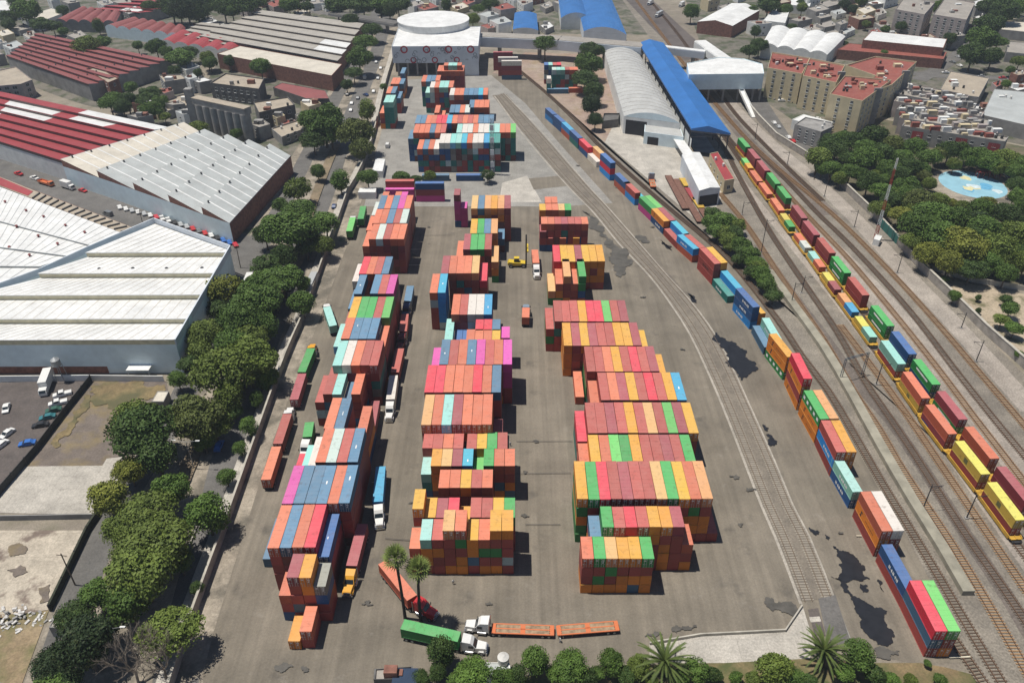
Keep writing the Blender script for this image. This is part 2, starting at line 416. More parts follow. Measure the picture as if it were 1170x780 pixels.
# ------------------------------------------------------------------ the long train of yellow well cars: two strings side by side
STR_A = [(852, 168, 'rg'), (863.3, 181.3, 'dd'), (874, 195, 'dd'), (886, 210, 'rg'), (898.3, 226.2, 'dg'), (916, 249.2, 'dd'), (930, 268.4, 'dd'), (947.7, 289, 'dr'), (965, 311.8, 'gg'), (985.5, 337.2, 'rr'),
    (1013.6, 372.3, 'gg'), (1038.5, 404.4, 'nn'), (1065.2, 439, 'ng'), (1095.6, 479, 'gd'), (1131.3, 523.6, 'rs'), (1172, 574, 'dd')]
STR_B = [(855, 192, 'o', 'l'), (865.4, 207, 's', 's'), (876.7, 221.8, 's', 's'), (890, 240.5, 's', 's'), (902, 259, 'g', 'Y'), (920, 283, 'y', 's'), (936.4, 305, 's', 't'), (953.8, 330.8, 'd', 'Y'), (973.6, 356.4, 'B', 'p'),
    (994, 385, 't', 'Y'), (1026, 415.6, 'rt', ''), (1053.3, 454.6, 'Ys', ''), (1083.5, 495.6, 'ds', ''), (1121, 541.5, 'rY', ''), (1160.5, 593.8, 'rY', '')]
CARS = []
DECK = .55
def string_of(lst, zf):
    pts = [G(u[0], u[1], zf(u)) for u in lst]
    for i, u in enumerate(lst):
        p = pts[i]; q0 = pts[max(0, i - 1)]; q1 = pts[min(len(pts) - 1, i + 1)]
        q0 = Vector((q0.x, q0.y, 0)); q1 = Vector((q1.x, q1.y, 0)); d = (q0 - q1).normalized(); rt = Vector((d.y, -d.x, 0))
        yield i, u, Vector((p.x, p.y, 0)) + rt * (CW / 2), d, math.atan2(d.y, d.x) - R(90)
for i, u, p, d, rz in string_of(STR_A, lambda u: DECK + 2 * TIER):
    c = p + d * 6.1; CARS.append((c, rz, i, 'A'))
    for lev, ch in enumerate(u[2]):
        q = newbox(c.x, c.y, DECK + lev * TIER, 12.19, ch, rz, 'trainA', i, lev, False, 2, train=True)
for i, u, p, d, rz in string_of(STR_B, lambda u: DECK + TIER * (2 if len(u[2]) == 2 else 1)):
    if len(u[2]) == 2:
        c = p + d * 6.1
        for lev, ch in enumerate(u[2]): newbox(c.x, c.y, DECK + lev * TIER, 12.19, ch, rz, 'trainB', i, lev, False, 2, train=True)
    else:
        c = p + d * 6.1
        for k, ch in enumerate(u[2] + u[3]):
            e = p + d * (3.03 + k * 6.15); newbox(e.x, e.y, DECK, 6.06, ch, rz, 'trainB', i, k, False, 1, train=True)
    CARS.append((c, rz, i, 'B'))
# ------------------------------------------------------------------ ground, paving, roads, rails (the setting)
def ground_mat(name, a, b, stain=(.06, .055, .05, 1), st=(.62, .8), sa=.5, big=.012, rough=.9, seams=0.0, fine=.25, light=None, streak=0.0):
    t = NT(name); p = t.pos()
    c = t.ramp(t.noise(p, big, 6, .62), .32, .68, a, b)
    m2 = t.ramp(t.noise(p, big * 9, 6, .65), .3, .72, (.74, .74, .74, 1), (1.16, 1.16, 1.16, 1)); c = t.mix(1, c, m2, 'MULTIPLY')
    f = t.ramp(t.noise(p, 2.1, 4, .7), .3, .7, (1 - fine,) * 3 + (1,), (1 + fine,) * 3 + (1,)); c = t.mix(1, c, f, 'MULTIPLY')
    s = t.ramp(t.noise(p, .11, 5, .6), *st); c = t.mix(t.math('MULTIPLY', s, sa), c, stain)
    if light: c = t.mix(t.math('MULTIPLY', t.ramp(t.noise(p, .19, 6, .7), .6, .74), .4), c, light)
    if streak:
        for sx, sy, am in ((.55, .012, 1.0), (.10, .006, .8)):
            mp = t.add('ShaderNodeMapping'); mp.inputs['Scale'].default_value = (sx, sy, 0); mp.inputs['Rotation'].default_value = (0, 0, .05); t.link(p, mp.inputs[0])
            k = t.ramp(t.noise(mp.outputs[0], 1.0, 4, .6), .35, .68, (1 - streak * am,) * 3 + (1,), (1 + streak * am * .6,) * 3 + (1,)); c = t.mix(1, c, k, 'MULTIPLY')
    if seams:
        mp = t.add('ShaderNodeMapping'); t.link(p, mp.inputs[0])
        br = t.add('ShaderNodeTexBrick', Scale=1.0); br.offset = .5; t.link(mp.outputs[0], br.inputs[0])
        br.inputs['Brick Width'].default_value = seams; br.inputs['Row Height'].default_value = seams * .8; br.inputs['Mortar Size'].default_value = .05; br.inputs['Mortar Smooth'].default_value = .6
        br.inputs['Color1'].default_value = (1, 1, 1, 1); br.inputs['Color2'].default_value = (.93, .93, .93, 1); br.inputs['Mortar'].default_value = (.55, .54, .52, 1)
        c = t.mix(.75, c, br.outputs[0], 'MULTIPLY')
    return t.done(c, rough, bump=t.noise(p, 3.5, 3), bs=.25, bd=.03)
G_DIRT = ground_mat('dusty_ground', (.20, .17, .135, 1), (.30, .26, .20, 1), (.10, .10, .05, 1), (.5, .75), .5)
G_YARD = ground_mat('yard_asphalt', (.170, .146, .112, 1), (.238, .206, .160, 1), (.045, .042, .04, 1), (.60, .78), .75, .009, light=(.34, .31, .265, 1), fine=.14, streak=.16)
G_OLD = ground_mat('old_yard_concrete', (.25, .24, .215, 1), (.33, .31, .28, 1), (.10, .10, .095, 1), (.6, .8), .5, .015, seams=7.0)
G_ROAD = ground_mat('road_asphalt', (.115, .11, .10, 1), (.16, .15, .14, 1), (.05, .05, .05, 1), (.55, .8), .5, .02)
G_DARK = ground_mat('dark_lot', (.085, .070, .064, 1), (.14, .118, .105, 1), (.03, .03, .03, 1), (.55, .8), .5, .02)
G_BALL = ground_mat('ballast', (.185, .16, .13, 1), (.265, .235, .19, 1), (.11, .10, .085, 1), (.5, .75), .5, .02, fine=.4)
G_BALL2 = ground_mat('pale_ballast', (.29, .25, .21, 1), (.38, .335, .285, 1), (.17, .15, .13, 1), (.55, .8), .5, .02, fine=.35)
G_BALL3 = ground_mat('dark_ballast', (.12, .10, .085, 1), (.18, .15, .125, 1), (.06, .05, .045, 1), (.5, .75), .5, .02, fine=.4)
G_CONC = ground_mat('pale_concrete', (.40, .37, .32, 1), (.52, .48, .42, 1), (.16, .14, .12, 1), (.64, .72), .7, .02, seams=6.0)
G_LOT = ground_mat('bare_lot', (.13, .105, .09, 1), (.20, .165, .135, 1), (.24, .18, .07, 1), (.46, .66), .75, .03)
G_GRASS = ground_mat('dry_grass', (.17, .12, .06, 1), (.26, .19, .10, 1), (.065, .085, .025, 1), (.40, .58), .9, .05)
G_VERGE = ground_mat('littered_verge', (.26, .22, .17, 1), (.38, .33, .26, 1), (.07, .065, .05, 1), (.46, .62), .7, .06)
G_RED = ground_mat('reddish_dirt', (.30, .20, .16, 1), (.36, .29, .23, 1), (.26, .20, .09, 1), (.5, .7), .6, .03)
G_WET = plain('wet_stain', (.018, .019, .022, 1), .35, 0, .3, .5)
G_OIL = plain('oil_stain', (.085, .078, .066, 1), .7, 0, .35, .4)

LAY = [0]
def sheet(name, px, m, z=None, sub=0, world=None):
    """flat sheet laid over what lies below it; px is its outline in the photograph"""
    LAY[0] += 1; z = .004 * LAY[0] if z is None else z
    pts = [G(*p) for p in px] if world is None else world
    b = MB(); b.face([(p.x, p.y, z) for p in pts])
    if sum(pts[i].x * pts[(i + 1) % len(pts)].y - pts[(i + 1) % len(pts)].x * pts[i].y for i in range(len(pts))) < 0: b.f = [f[::-1] for f in b.f]
    return structure(name, b, m)
def smooth(path, step=3.0):
    """Catmull-Rom through the points"""
    out = []; P = [path[0] * 2 - path[1]] + list(path) + [path[-1] * 2 - path[-2]]
    for i in range(1, len(P) - 2):
        a, b, c, d = P[i - 1:i + 3]; n = max(1, int((c - b).length / step))
        for k in range(n):
            t = k / n; out.append(.5 * ((2 * b) + (c - a) * t + (2 * a - 5 * b + 4 * c - d) * t * t + (3 * b - a - 3 * c + d) * t ** 3))
    out.append(path[-1]); return out
def offs(path, d):
    out = []
    for i, p in enumerate(path):
        t = (path[min(i + 1, len(path) - 1)] - path[max(i - 1, 0)]).normalized(); out.append(p + Vector((t.y, -t.x, 0)) * d)
    return out
def strip(name, px, w, m, z=None, world=None):
    LAY[0] += 1; z = .004 * LAY[0] if z is None else z
    pa = smooth([G(*p) for p in px] if world is None else world, 6); l, r = offs(pa, -w / 2), offs(pa, w / 2); b = MB()
    for i in range(len(pa) - 1): b.face([(l[i].x, l[i].y, z), (r[i].x, r[i].y, z), (r[i + 1].x, r[i + 1].y, z), (l[i + 1].x, l[i + 1].y, z)])
    if (pa[1] - pa[0]).y < 0: pass
    if b.f:
        a, bb, c = (Vector(b.v[k]) for k in b.f[0][:3])
        if (bb - a).cross(c - a).z < 0: b.f = [f[::-1] for f in b.f]
    return structure(name, b, m)
M_RAIL = plain('rusty_rail', (.20, .12, .075, 1), .5, .4)
M_RAILTOP = plain('worn_rail', (.33, .25, .18, 1), .35, .6)
M_TIE = plain('timber_sleeper', (.12, .085, .06, 1), .9); M_TIE2 = plain('orange_sleeper', (.33, .20, .10, 1), .9); M_TIE3 = plain('pale_sleeper', (.31, .275, .225, 1), .9)
def track(name, path, ties, z=.05, gauge=1.6, sunk=False, step=.72):
    """two rails on sleepers along a path"""
    pa = smooth(path, 5); b = MB(); L = 0
    for s in (-gauge / 2, gauge / 2):
        q = offs(pa, s)
        for a, c in zip(q, q[1:]): b.bar((a.x, a.y, z + .12), (c.x, c.y, z + .12), .13, .16, 0)
    if ties is not None:
        d = 0
        for a, c in zip(pa, pa[1:]):
            seg = (c - a); ln = seg.length; t = seg.normalized(); n = Vector((t.y, -t.x, 0))
            while d < ln:
                p = a + t * d; q0 = p - n * 1.3; q1 = p + n * 1.3
                b.bar((q0.x, q0.y, z - .01), (q1.x, q1.y, z - .01), .27, .12, 1); d += step
            d -= ln
    return structure(name, b, [M_RAIL if not sunk else M_RAILTOP, ties or M_TIE])

b = MB(); N = 3000; b.face([(-N, -150, 0), (N, -150, 0), (N, 4500, 0), (-N, 4500, 0)]); structure('ground', b, G_DIRT)
CITY = ground_mat('city_ground', (.115, .105, .085, 1), (.20, .18, .145, 1), (.045, .062, .024, 1), (.46, .6), .85, .03, light=(.34, .31, .27, 1))
sheet('city_ground', [(-200, -25), (470, -25), (440, 40), (400, 75), (350, 150), (312, 215), (285, 270), (178, 250), (0, 190), (-200, 140)], CITY); sheet('city_ground', [(470, -25), (735, -25), (740, 40), (550, 38), (450, 30)], CITY)
sheet('city_ground', [(775, -25), (1400, -25), (1400, 180), (1180, 168), (1000, 132), (925, 150), (880, 120), (838, 98), (800, 50)], CITY)
WALLPX = [(196, 790), (223, 705), (267, 583), (298, 494), (328, 410), (349, 361), (369, 304), (383, 266), (399, 221), (407, 208), (425, 165), (441, 98), (449, 70), (457, 40)]
# avenue and streets
sheet('avenue_verge', [(20, 800), (59, 700), (101, 612), (128, 560), (150, 520), (185, 470), (205, 430), (225, 380), (250, 320), (285, 272), (318, 215), (340, 170), (360, 128), (378, 100), (400, 72), (412, 40), (418, 18), (458, 20), (457, 40)] + WALLPX[::-1][1:], G_VERGE)
strip('avenue', [(196, 800), (222, 680), (246, 590), (262, 520), (285, 440), (305, 385), (325, 335), (345, 285), (365, 235), (378, 200), (395, 150), (415, 100), (432, 55), (442, 18)], 9.0, G_ROAD)
strip('avenue_lane', [(60, 770), (99, 655), (130, 590), (165, 530), (190, 490), (215, 440), (240, 385), (270, 330), (300, 275), (325, 230), (345, 190), (365, 150), (385, 110), (408, 70), (424, 30), (432, 8)], 7.5, G_ROAD)
sheet('side_street', [(-60, 150), (0, 172), (75, 203), (180, 238), (285, 270), (312, 250), (296, 300), (270, 335), (256, 300), (263, 284), (178, 254), (140, 266), (0, 212), (-60, 190)], G_ROAD)
strip('cross_street', [(-60, 64), (50, 110), (120, 128), (200, 120), (222, 100), (240, 70), (250, 40)], 10, G_DIRT)
strip('far_road', [(300, 3), (370, 15), (440, 27), (460, 30)], 9, G_ROAD)
# yard
KERB = [(232, 770), (244, 722), (284, 592), (312, 503), (346, 413), (366, 363), (389, 300), (404, 262), (414, 226), (428, 180), (444, 120), (453, 92)]
sheet('yard_paving', KERB[::-1] + [(232, 800), (560, 800), (560, 775), (690, 775), (700, 758), (930, 758), (935, 735), (1040, 757), (1112, 757), (1075, 690), (1040, 622), (1005, 560), (975, 505), (945, 452), (915, 405), (885, 366), (850, 318), (800, 267), (740, 214), (690, 170), (640, 122), (600, 88), (560, 86)], G_YARD)
sheet('old_yard_concrete', [(453, 92), (561, 86), (600, 118), (640, 165), (700, 232), (640, 236), (560, 236), (416, 236), (428, 180), (444, 120)], G_OLD)
sheet('concrete_pad', [(570, 231), (574, 209), (602, 201), (619, 231)], G_CONC)
sheet('asphalt_patch', [(604, 204), (640, 201), (652, 212), (610, 217)], G_YARD)
sheet('verge', WALLPX[:-2] + KERB[::-1], G_VERGE)
sheet('concrete_apron', [(742, 738), (788, 728), (898, 722), (917, 692), (931, 737), (925, 752), (830, 757), (742, 757)], G_CONC)
strip('concrete_kerb', [(742, 737), (800, 727), (896, 722), (915, 694)], .5, G_CONC)
sheet('planting_strip', [(560, 800), (560, 777), (700, 760), (828, 757), (925, 752), (1000, 757), (1050, 757), (1080, 762), (1110, 770), (1130, 800)], G_GRASS)
# ground right of the spur, beyond the sheds and on the freight side
sheet('reddish_dirt', [(562, 84), (600, 60), (690, 62), (720, 150), (690, 168), (640, 121), (600, 88)], G_RED)
sheet('shed_yard', [(690, 165), (706, 132), (735, 158), (790, 172), (826, 222), (806, 262), (770, 240), (735, 210)], G_CONC)
RB = [(600, 86), (640, 118), (690, 168), (735, 211), (800, 266), (850, 317), (885, 365), (915, 404), (945, 450), (975, 503), (1005, 558), (1040, 620), (1075, 688), (1112, 756), (1135, 800), (1400, 800), (1400, 640), (1170, 428), (1124, 381), (1090, 347), (1054, 314), (998, 250), (944, 199), (921, 183), (886, 160), (866, 139), (850, 118), (800, 60), (770, 30), (740, 0), (722, -8), (705, -8), (740, 40), (790, 110), (830, 165), (836, 215), (820, 245), (800, 255)]
sheet('rail_bed', RB, G_BALL)
strip('dark_ballast', [(735, 6), (790, 80), (822, 122), (853, 160), (888, 193), (924, 222), (950, 246)], 7, G_BALL3)
strip('pale_ballast', [(905, 246), (940, 275), (1000, 335), (1060, 404), (1120, 478), (1175, 545)], 9, G_BALL2)
strip('access_track', [(812, 92), (850, 135), (890, 172), (930, 205), (985, 258), (1040, 318), (1090, 370), (1140, 425), (1180, 470)], 7, G_BALL2)
strip('concrete_path', [(829, 180), (858, 222), (905, 280), (955, 342), (1004, 406), (1050, 470), (1100, 540), (1150, 612), (1190, 670)], 3.2, G_BALL2)
strip('dark_ballast', [(866, 280), (905, 336), (935, 375), (960, 410), (985, 446), (1015, 478), (1050, 528), (1085, 582), (1115, 628), (1155, 688), (1180, 730)], 3.6, G_BALL3)
# rails
def band(fr):
    Lp = [(565, 110), (600, 157), (647, 211), (678, 243), (706.7, 278), (742.6, 316), (768, 350), (787.7, 381), (805.6, 418), (826, 465), (851.8, 531), (869.7, 577), (886.7, 616), (915, 690)]
    Rp = [(576, 107), (620, 152), (668, 208), (691, 233), (722, 268), (760, 312), (790, 345), (817, 382), (837, 420), (858, 466), (887, 531), (906, 577), (925, 613), (952, 680)]
    return [G(*a) * (1 - fr) + G(*c) * fr for a, c in zip(Lp, Rp)]
strip('spur_paving', None, 8.6, ground_mat('spur_paving', (.165, .14, .11, 1), (.225, .195, .155, 1), (.09, .08, .07, 1), (.5, .75), .5, .03), world=band(.5))
G_EDGE = ground_mat('worn_concrete_edge', (.33, .30, .25, 1), (.43, .39, .33, 1), (.16, .14, .12, 1), (.6, .72), .6, .03)
strip('spur_edge', None, .65, G_EDGE, world=band(.0)); strip('spur_edge', None, .45, G_EDGE, world=band(1.0))
track('spur_track', band(.24), M_TIE3, .012 + .004 * LAY[0], sunk=True); track('spur_track', band(.8), M_TIE3, .012 + .004 * LAY[0], sunk=True)
ZT = .10 + .004 * LAY[0]
T1 = [(590, 78), (627, 109), (661, 141.5), (685, 167), (700.5, 182), (737.4, 215), (775, 247), (803, 270), (840, 304.6), (888.7, 366), (914.4, 404.6), (939, 437), (957, 464), (1007.7, 552), (1032, 592), (1072.6, 659.5), (1098, 703), (1150, 790)]
TRACKS = [(T1, M_TIE), ([(1087, 727), (1130, 790)], M_TIE),
    ([(822.6, 221), (853, 258), (884, 305), (912, 346), (943, 392), (975.6, 448), (1002.6, 488), (1025.6, 528), (1046, 560), (1088, 623), (1124, 682.6), (1186, 790)], M_TIE2),
    ([(806, 140), (828.7, 172), (841, 196), (873, 254), (899, 295), (927, 336), (958, 382), (987, 434), (1015, 475.6), (1041, 514), (1083, 580), (1113.6, 626), (1149.5, 677), (1195, 745)], M_TIE),
    ([(960, 372), (1004, 430), (1040, 480), (1075, 532), (1094, 560), (1117, 594), (1167, 667), (1210, 730)], M_TIE2),
    ([(862, 178), (900, 222), (935, 260), (970, 297), (1021, 358), (1068.7, 418), (1110, 473), (1150, 525), (1200, 590)], M_TIE2),
    ([(858, 166), (900, 208), (935, 245), (970, 279), (1034, 349), (1092, 424), (1125, 466), (1161, 510), (1220, 580)], M_TIE),
    ([(722, -6), (760, 45), (800, 98), (822, 124), (853, 159), (888, 192), (924, 222), (963, 256), (1021, 315), (1072.6, 372), (1113.6, 420), (1175, 492), (1230, 560)], M_TIE2),
    ([(737, -6), (775, 40), (812, 92), (840, 130), (866, 158), (900, 192), (940, 230)], M_TIE)]
for pa, ti in TRACKS: track('railway_track', [G(*p) for p in pa], ti, ZT)
for k in ('A', 'B'):
    cs = [c[0] for c in CARS if c[3] == k]; cs = [cs[0] + (cs[0] - cs[1]) * 8] + cs + [cs[-1] + (cs[-1] - cs[-2]) * 3]
    track('railway_track', cs, M_TIE, ZT)
# lots beside the avenue
sheet('parking_lot', [(-80, 440), (103, 434), (98, 446), (55, 500), (0, 562), (-80, 600)], G_DARK)
sheet('bare_lot', [(103, 434), (190, 436), (196, 470), (146, 526), (118, 533), (28, 533)], G_LOT)
sheet('weed_patch', None, G_GRASS, world=[]) if False else None
sheet('lot_slab', [(27, 533), (117, 532), (122, 524), (140, 522), (134, 556), (112, 588), (-60, 585), (-60, 570), (0, 566)], G_CONC)
sheet('sandy_slab', [(-70, 606), (101, 606), (58, 696), (36, 700), (-70, 706)], ground_mat('sandy_slab', (.42, .36, .28, 1), (.52, .46, .37, 1), (.14, .10, .08, 1), (.54, .62), .85, .03, seams=9))
sheet('dry_lawn', [(-70, 706), (36, 700), (56, 697), (22, 790), (-70, 800)], ground_mat('waste_ground', (.24, .175, .10, 1), (.34, .26, .16, 1), (.10, .11, .035, 1), (.46, .64), .8, .06, light=(.55, .52, .47, 1)))
sheet('sandy_lot', [(1066, 312), (1110, 325), (1180, 338), (1260, 400), (1180, 425), (1128, 380), (1094, 346)], ground_mat('sandy_lot', (.36, .29, .20, 1), (.46, .38, .28, 1), (.09, .09, .035, 1), (.5, .62), .85, .05))
# park ground and the round painted plaza
sheet('park_ground', [(925, 150), (1000, 135), (1180, 170), (1300, 250), (1300, 350), (1180, 332), (1062, 310), (1000, 250), (944, 198)], ground_mat('park_soil', (.10, .085, .055, 1), (.17, .14, .09, 1), (.05, .07, .025, 1), (.45, .65), .7, .03))
sheet('upper_street', [(838, 96), (866, 100), (905, 160), (925, 168), (945, 190), (921, 181), (886, 158), (866, 137), (848, 116)], G_ROAD)
strip('upper_road', [(1040, 84), (1090, 88), (1180, 90), (1260, 92)], 9, G_ROAD); strip('upper_road', [(1050, 92), (1085, 70), (1105, 52), (1118, 30)], 9, G_ROAD)
strip('freight_road', [(722, -8), (760, 30), (800, 68)], 22, G_DARK)
pc = G(1111, 211); pr = (G(1146, 211) - pc).length
def disc(name, c, rx, ry, m, n=40):
    LAY[0] += 1; bb = MB(); bb.face([(c.x + rx * math.cos(2 * math.pi * k / n), c.y + ry * math.sin(2 * math.pi * k / n), .004 * LAY[0]) for k in range(n)]); structure(name, bb, m)
disc('plaza_paving', G(1113, 214), pr * 1.42, pr * 1.5, G_VERGE)
disc('painted_plaza', pc, pr, pr * 1.15, plain('plaza_blue', (.26, .47, .56, 1), .6, 0, .12, .2))
rz_ = random.Random(3)
for k in range(9):
    LAY[0] += 1; a = rz_.uniform(0, 6.28); r = rz_.uniform(.15, .75); cx_, cy_ = pc.x + pr * r * math.cos(a), pc.y + pr * 1.1 * r * math.sin(a); bb = MB(); n_ = 9
    bb.face([(cx_ + pr * rz_.uniform(.10, .22) * math.cos(2 * math.pi * q / n_), cy_ + pr * rz_.uniform(.12, .26) * math.sin(2 * math.pi * q / n_), .004 * LAY[0]) for q in range(n_)])
    structure('plaza_painting', bb, plain('plaza_paint_%d' % k, ((.62, .58, .34, 1), (.55, .64, .66, 1), (.12, .36, .55, 1))[k % 3], .6))
def quadpx(nm, q, m, x0, y0, k): sheet(nm, [(x0 + a / k, y0 + c / k) for a, c in q], m)
quadpx('concrete_ramp', [(338, 452), (368, 438), (432, 600), (402, 608)], G_OLD, 850, 560, 3.545); quadpx('concrete_ramp', [(258, 484), (300, 478), (330, 590), (285, 585)], G_DARK, 850, 560, 3.545); quadpx('concrete_ramp', [(262, 515), (305, 512), (312, 532), (270, 536)], G_CONC, 850, 560, 3.545)
quadpx('asphalt_patch', [(300, 440), (370, 425), (400, 520), (440, 640), (420, 650), (335, 600)], G_ROAD, 850, 560, 3.545)
# wet and oily patches on the yard
rfz = random.Random(12)
def ragged(pts, amp=.30, it=4):
    for _ in range(it):
        out = []
        for i, a in enumerate(pts):
            c = pts[(i + 1) % len(pts)]; d = c - a; out += [a, (a + c) / 2 + Vector((-d.y, d.x, 0)) * rfz.uniform(-amp, amp)]
        pts = out
    return pts
def patch(px, m, x0=0, y0=0, s=1.0, name='puddle'): sheet(name, None, m, world=ragged([G(x0 + x / s, y0 + y / s) for x, y in px]))
patch([(360, 225), (385, 245), (420, 250), (460, 275), (490, 310), (510, 360), (470, 370), (430, 365), (412, 375), (425, 410), (440, 430), (470, 440), (500, 460), (560, 480), (580, 490), (585, 560), (610, 595), (600, 620), (540, 625), (510, 600), (470, 540), (445, 480), (430, 430), (395, 390), (350, 350), (395, 325), (395, 290), (375, 260)], G_WET, 850, 560, 3.545)
patch([(470, 380), (500, 385), (505, 405), (480, 412)], G_WET, 850, 560, 3.545); patch([(540, 362), (560, 380), (568, 412), (555, 395)], G_WET, 850, 560, 3.545)
patch([(262, 152), (300, 165), (290, 185), (275, 172)], G_WET, 850, 560, 3.545); patch([(328, 180), (345, 190), (342, 205), (330, 195)], G_WET, 850, 560, 3.545)
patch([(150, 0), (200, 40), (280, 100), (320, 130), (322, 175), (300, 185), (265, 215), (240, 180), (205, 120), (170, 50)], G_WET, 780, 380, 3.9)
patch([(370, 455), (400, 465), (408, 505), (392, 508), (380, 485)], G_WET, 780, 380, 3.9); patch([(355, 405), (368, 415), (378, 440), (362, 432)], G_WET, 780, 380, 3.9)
patch([(100, 160), (150, 190), (200, 250), (240, 310), (300, 360), (320, 400), (290, 430), (270, 460), (250, 440), (240, 400), (230, 360), (205, 320), (180, 260), (130, 210)], G_OIL, 640, 200, 3.9, 'oil_stain')
patch([(340, 270), (380, 275), (402, 300), (370, 306)], G_OIL, 640, 200, 3.9, 'oil_stain'); patch([(568, 530), (600, 545), (607, 575), (582, 560)], G_WET, 640, 200, 3.9)
patch([(445, 290), (470, 310), (498, 340), (470, 325)], G_WET, 640, 200, 3.9)
patch([(15, 405), (45, 402), (60, 425), (100, 420), (155, 440), (165, 460), (150, 482), (110, 470), (75, 455), (50, 462), (20, 440)], G_OIL, 870, 580, 3.9, 'oil_stain')
patch([(90, 712), (120, 700), (165, 698), (178, 712), (140, 730), (105, 730)], G_OIL, 290, 580, 3.9, 'oil_stain'); patch([(210, 715), (235, 708), (245, 730), (222, 742)], G_OIL, 290, 580, 3.9, 'oil_stain')
patch([(608, 575), (650, 560), (690, 566), (660, 585)], G_OIL, 580, 580, 3.9, 'oil_stain'); patch([(730, 548), (790, 530), (840, 522), (800, 545), (750, 560)], G_OIL, 580, 580, 3.9, 'oil_stain')
patch([(500, 635), (560, 630), (615, 640), (612, 660), (560, 680), (510, 670)], G_OIL, 870, 580, 3.9, 'oil_stain')
for q in ([(104, 442), (140, 438), (188, 440), (186, 452), (150, 458), (128, 470), (106, 462)], [(62, 500), (85, 470), (98, 452), (106, 456), (86, 486), (66, 512)]): sheet('weed_patch', None, ground_mat('yellow_weeds%d' % q[0][0], (.17, .125, .065, 1), (.25, .19, .09, 1), (.085, .085, .04, 1), (.42, .6), .85, .08), world=ragged([G(*p) for p in q]))
for q in ([(8, 652), (24, 646), (32, 654), (18, 660)], [(45, 672), (58, 668), (60, 686), (46, 690)], [(10, 625), (26, 622), (30, 632), (12, 636)]): sheet('oil_stain', None, G_LOT, world=ragged([G(*p) for p in q], .2, 3))
rs = random.Random(5)
for px, py, k in ((612, 505, 1), (600, 540, 1.2), (840, 545, 1.6), (858, 560, 1.3), (700, 480, .8), (735, 340, 1.2), (560, 690, 1), (420, 690, 1.2), (845, 600, 1.1), (470, 575, .8), (560, 480, .8), (600, 590, 1), (780, 400, 1), (695, 280, 1), (660, 190, 1.3), (705, 215, 1), (745, 260, 1), (985, 580, 1.2), (960, 610, 1), (455, 250, 1), (490, 260, 1), (472, 292, 1)):
    c = G(px, py); pts = []
    for q in range(11):
        a = 2 * math.pi * q / 11; r = .62 * k * rs.uniform(.25, 1.2); pts.append(Vector((c.x + 1.6 * r * math.cos(a), c.y + r * math.sin(a), 0)))
    sheet('oil_stain', None, G_OIL, world=ragged(pts, .3, 3))
# worn wheel paths and lane seams
M_SEAM = plain('crack_filler', (.07, .065, .06, 1), .9); M_WORN = plain('worn_wheel_path', (.29, .265, .225, 1), .9, 0, .3, .8)
for a, c in (((590, 505), (654, 504.5)), ((590, 542), (652, 541)), ((478, 270), (520, 269)), ((440, 616), (470, 618)), ((600, 600), (640, 600)), ((520, 712), (580, 714))): strip('paving_seam', [a, c], .16, M_SEAM)
P_PAINT = plain('faded_paint', (.55, .50, .38, 1), .8, 0, .3, .8)
for a, c in (((468, 286), (481, 286)), ((465, 304), (480, 304)), ((430, 470), (437, 470)), ((425, 552), (432, 552)), ((1084, 752), (1108, 751)), ((978, 613), (984, 613))): strip('painted_line', [a, c], .3, P_PAINT)
# ------------------------------------------------------------------ buildings
def roofing(name, col, dirt=(.30, .26, .21, 1), st=.35, wave=0.0, rough=.65):
    t = NT(name); p = t.pos()
    lo = tuple(c * .85 for c in col[:3]) + (1,); hi = tuple(min(1, c * 1.1) for c in col[:3]) + (1,)
    c = t.ramp(t.noise(p, .12, 5, .6), .3, .7, lo, hi)
    s = t.ramp(t.noise(p, .5, 6, .7), .48, .78); c = t.mix(t.math('MULTIPLY', s, st), c, dirt)
    f = t.ramp(t.noise(p, 2.2, 3, .7), .3, .7, (.9, .9, .9, 1), (1.07, 1.07, 1.07, 1)); c = t.mix(1, c, f, 'MULTIPLY')
    return t.done(c, rough, bump=t.noise(p, 1.5, 3), bs=.2)
R_WHITE = roofing('white_sheet_roof', (.72, .72, .70, 1)); R_CREAM = roofing('cream_roof', (.60, .55, .46, 1)); R_GREY = roofing('grey_sheet_roof', (.42, .44, .43, 1), st=.25)
R_RED = roofing('red_sheet_roof', (.33, .045, .05, 1), (.30, .12, .11, 1), .45); R_RED2 = roofing('faded_red_roof', (.26, .075, .07, 1), (.22, .12, .10, 1), .5)
R_BLUE = roofing('blue_sheet_roof', (.03, .15, .42, 1), (.06, .20, .42, 1), .3, rough=.5); R_BLUE2 = roofing('pale_blue_ribs', (.13, .30, .52, 1), st=.2); R_FLAT = roofing('flat_roof', (.34, .31, .27, 1), (.12, .11, .10, 1), .5); R_TILE = roofing('red_tile_roof', (.27, .075, .055, 1), (.36, .18, .13, 1), .75)
R_TAN = roofing('tan_roof', (.40, .34, .26, 1), (.16, .13, .11, 1), .5); R_GREY2 = roofing('weathered_vault_roof', (.46, .46, .44, 1), (.26, .25, .23, 1), .6)
R_BEIGE = roofing('beige_saw_roof', (.40, .37, .32, 1), (.20, .18, .16, 1), .5)
W_BLUE = plain('pale_blue_wall', (.68, .79, .82, 1), .7, 0, .08, .3); W_WHITE = plain('white_wall', (.70, .70, .67, 1), .8, 0, .12, .3); W_CREAM = plain('cream_wall', (.56, .47, .30, 1), .85, 0, .1, .3)
W_BRICK = plain('brick_wall', (.23, .105, .075, 1), .9, 0, .35, .8); W_GREY = plain('grey_concrete_wall', (.27, .26, .245, 1), .9, 0, .25, .25); W_DARK = plain('sooty_wall', (.12, .115, .11, 1), .9, 0, .35, .3)
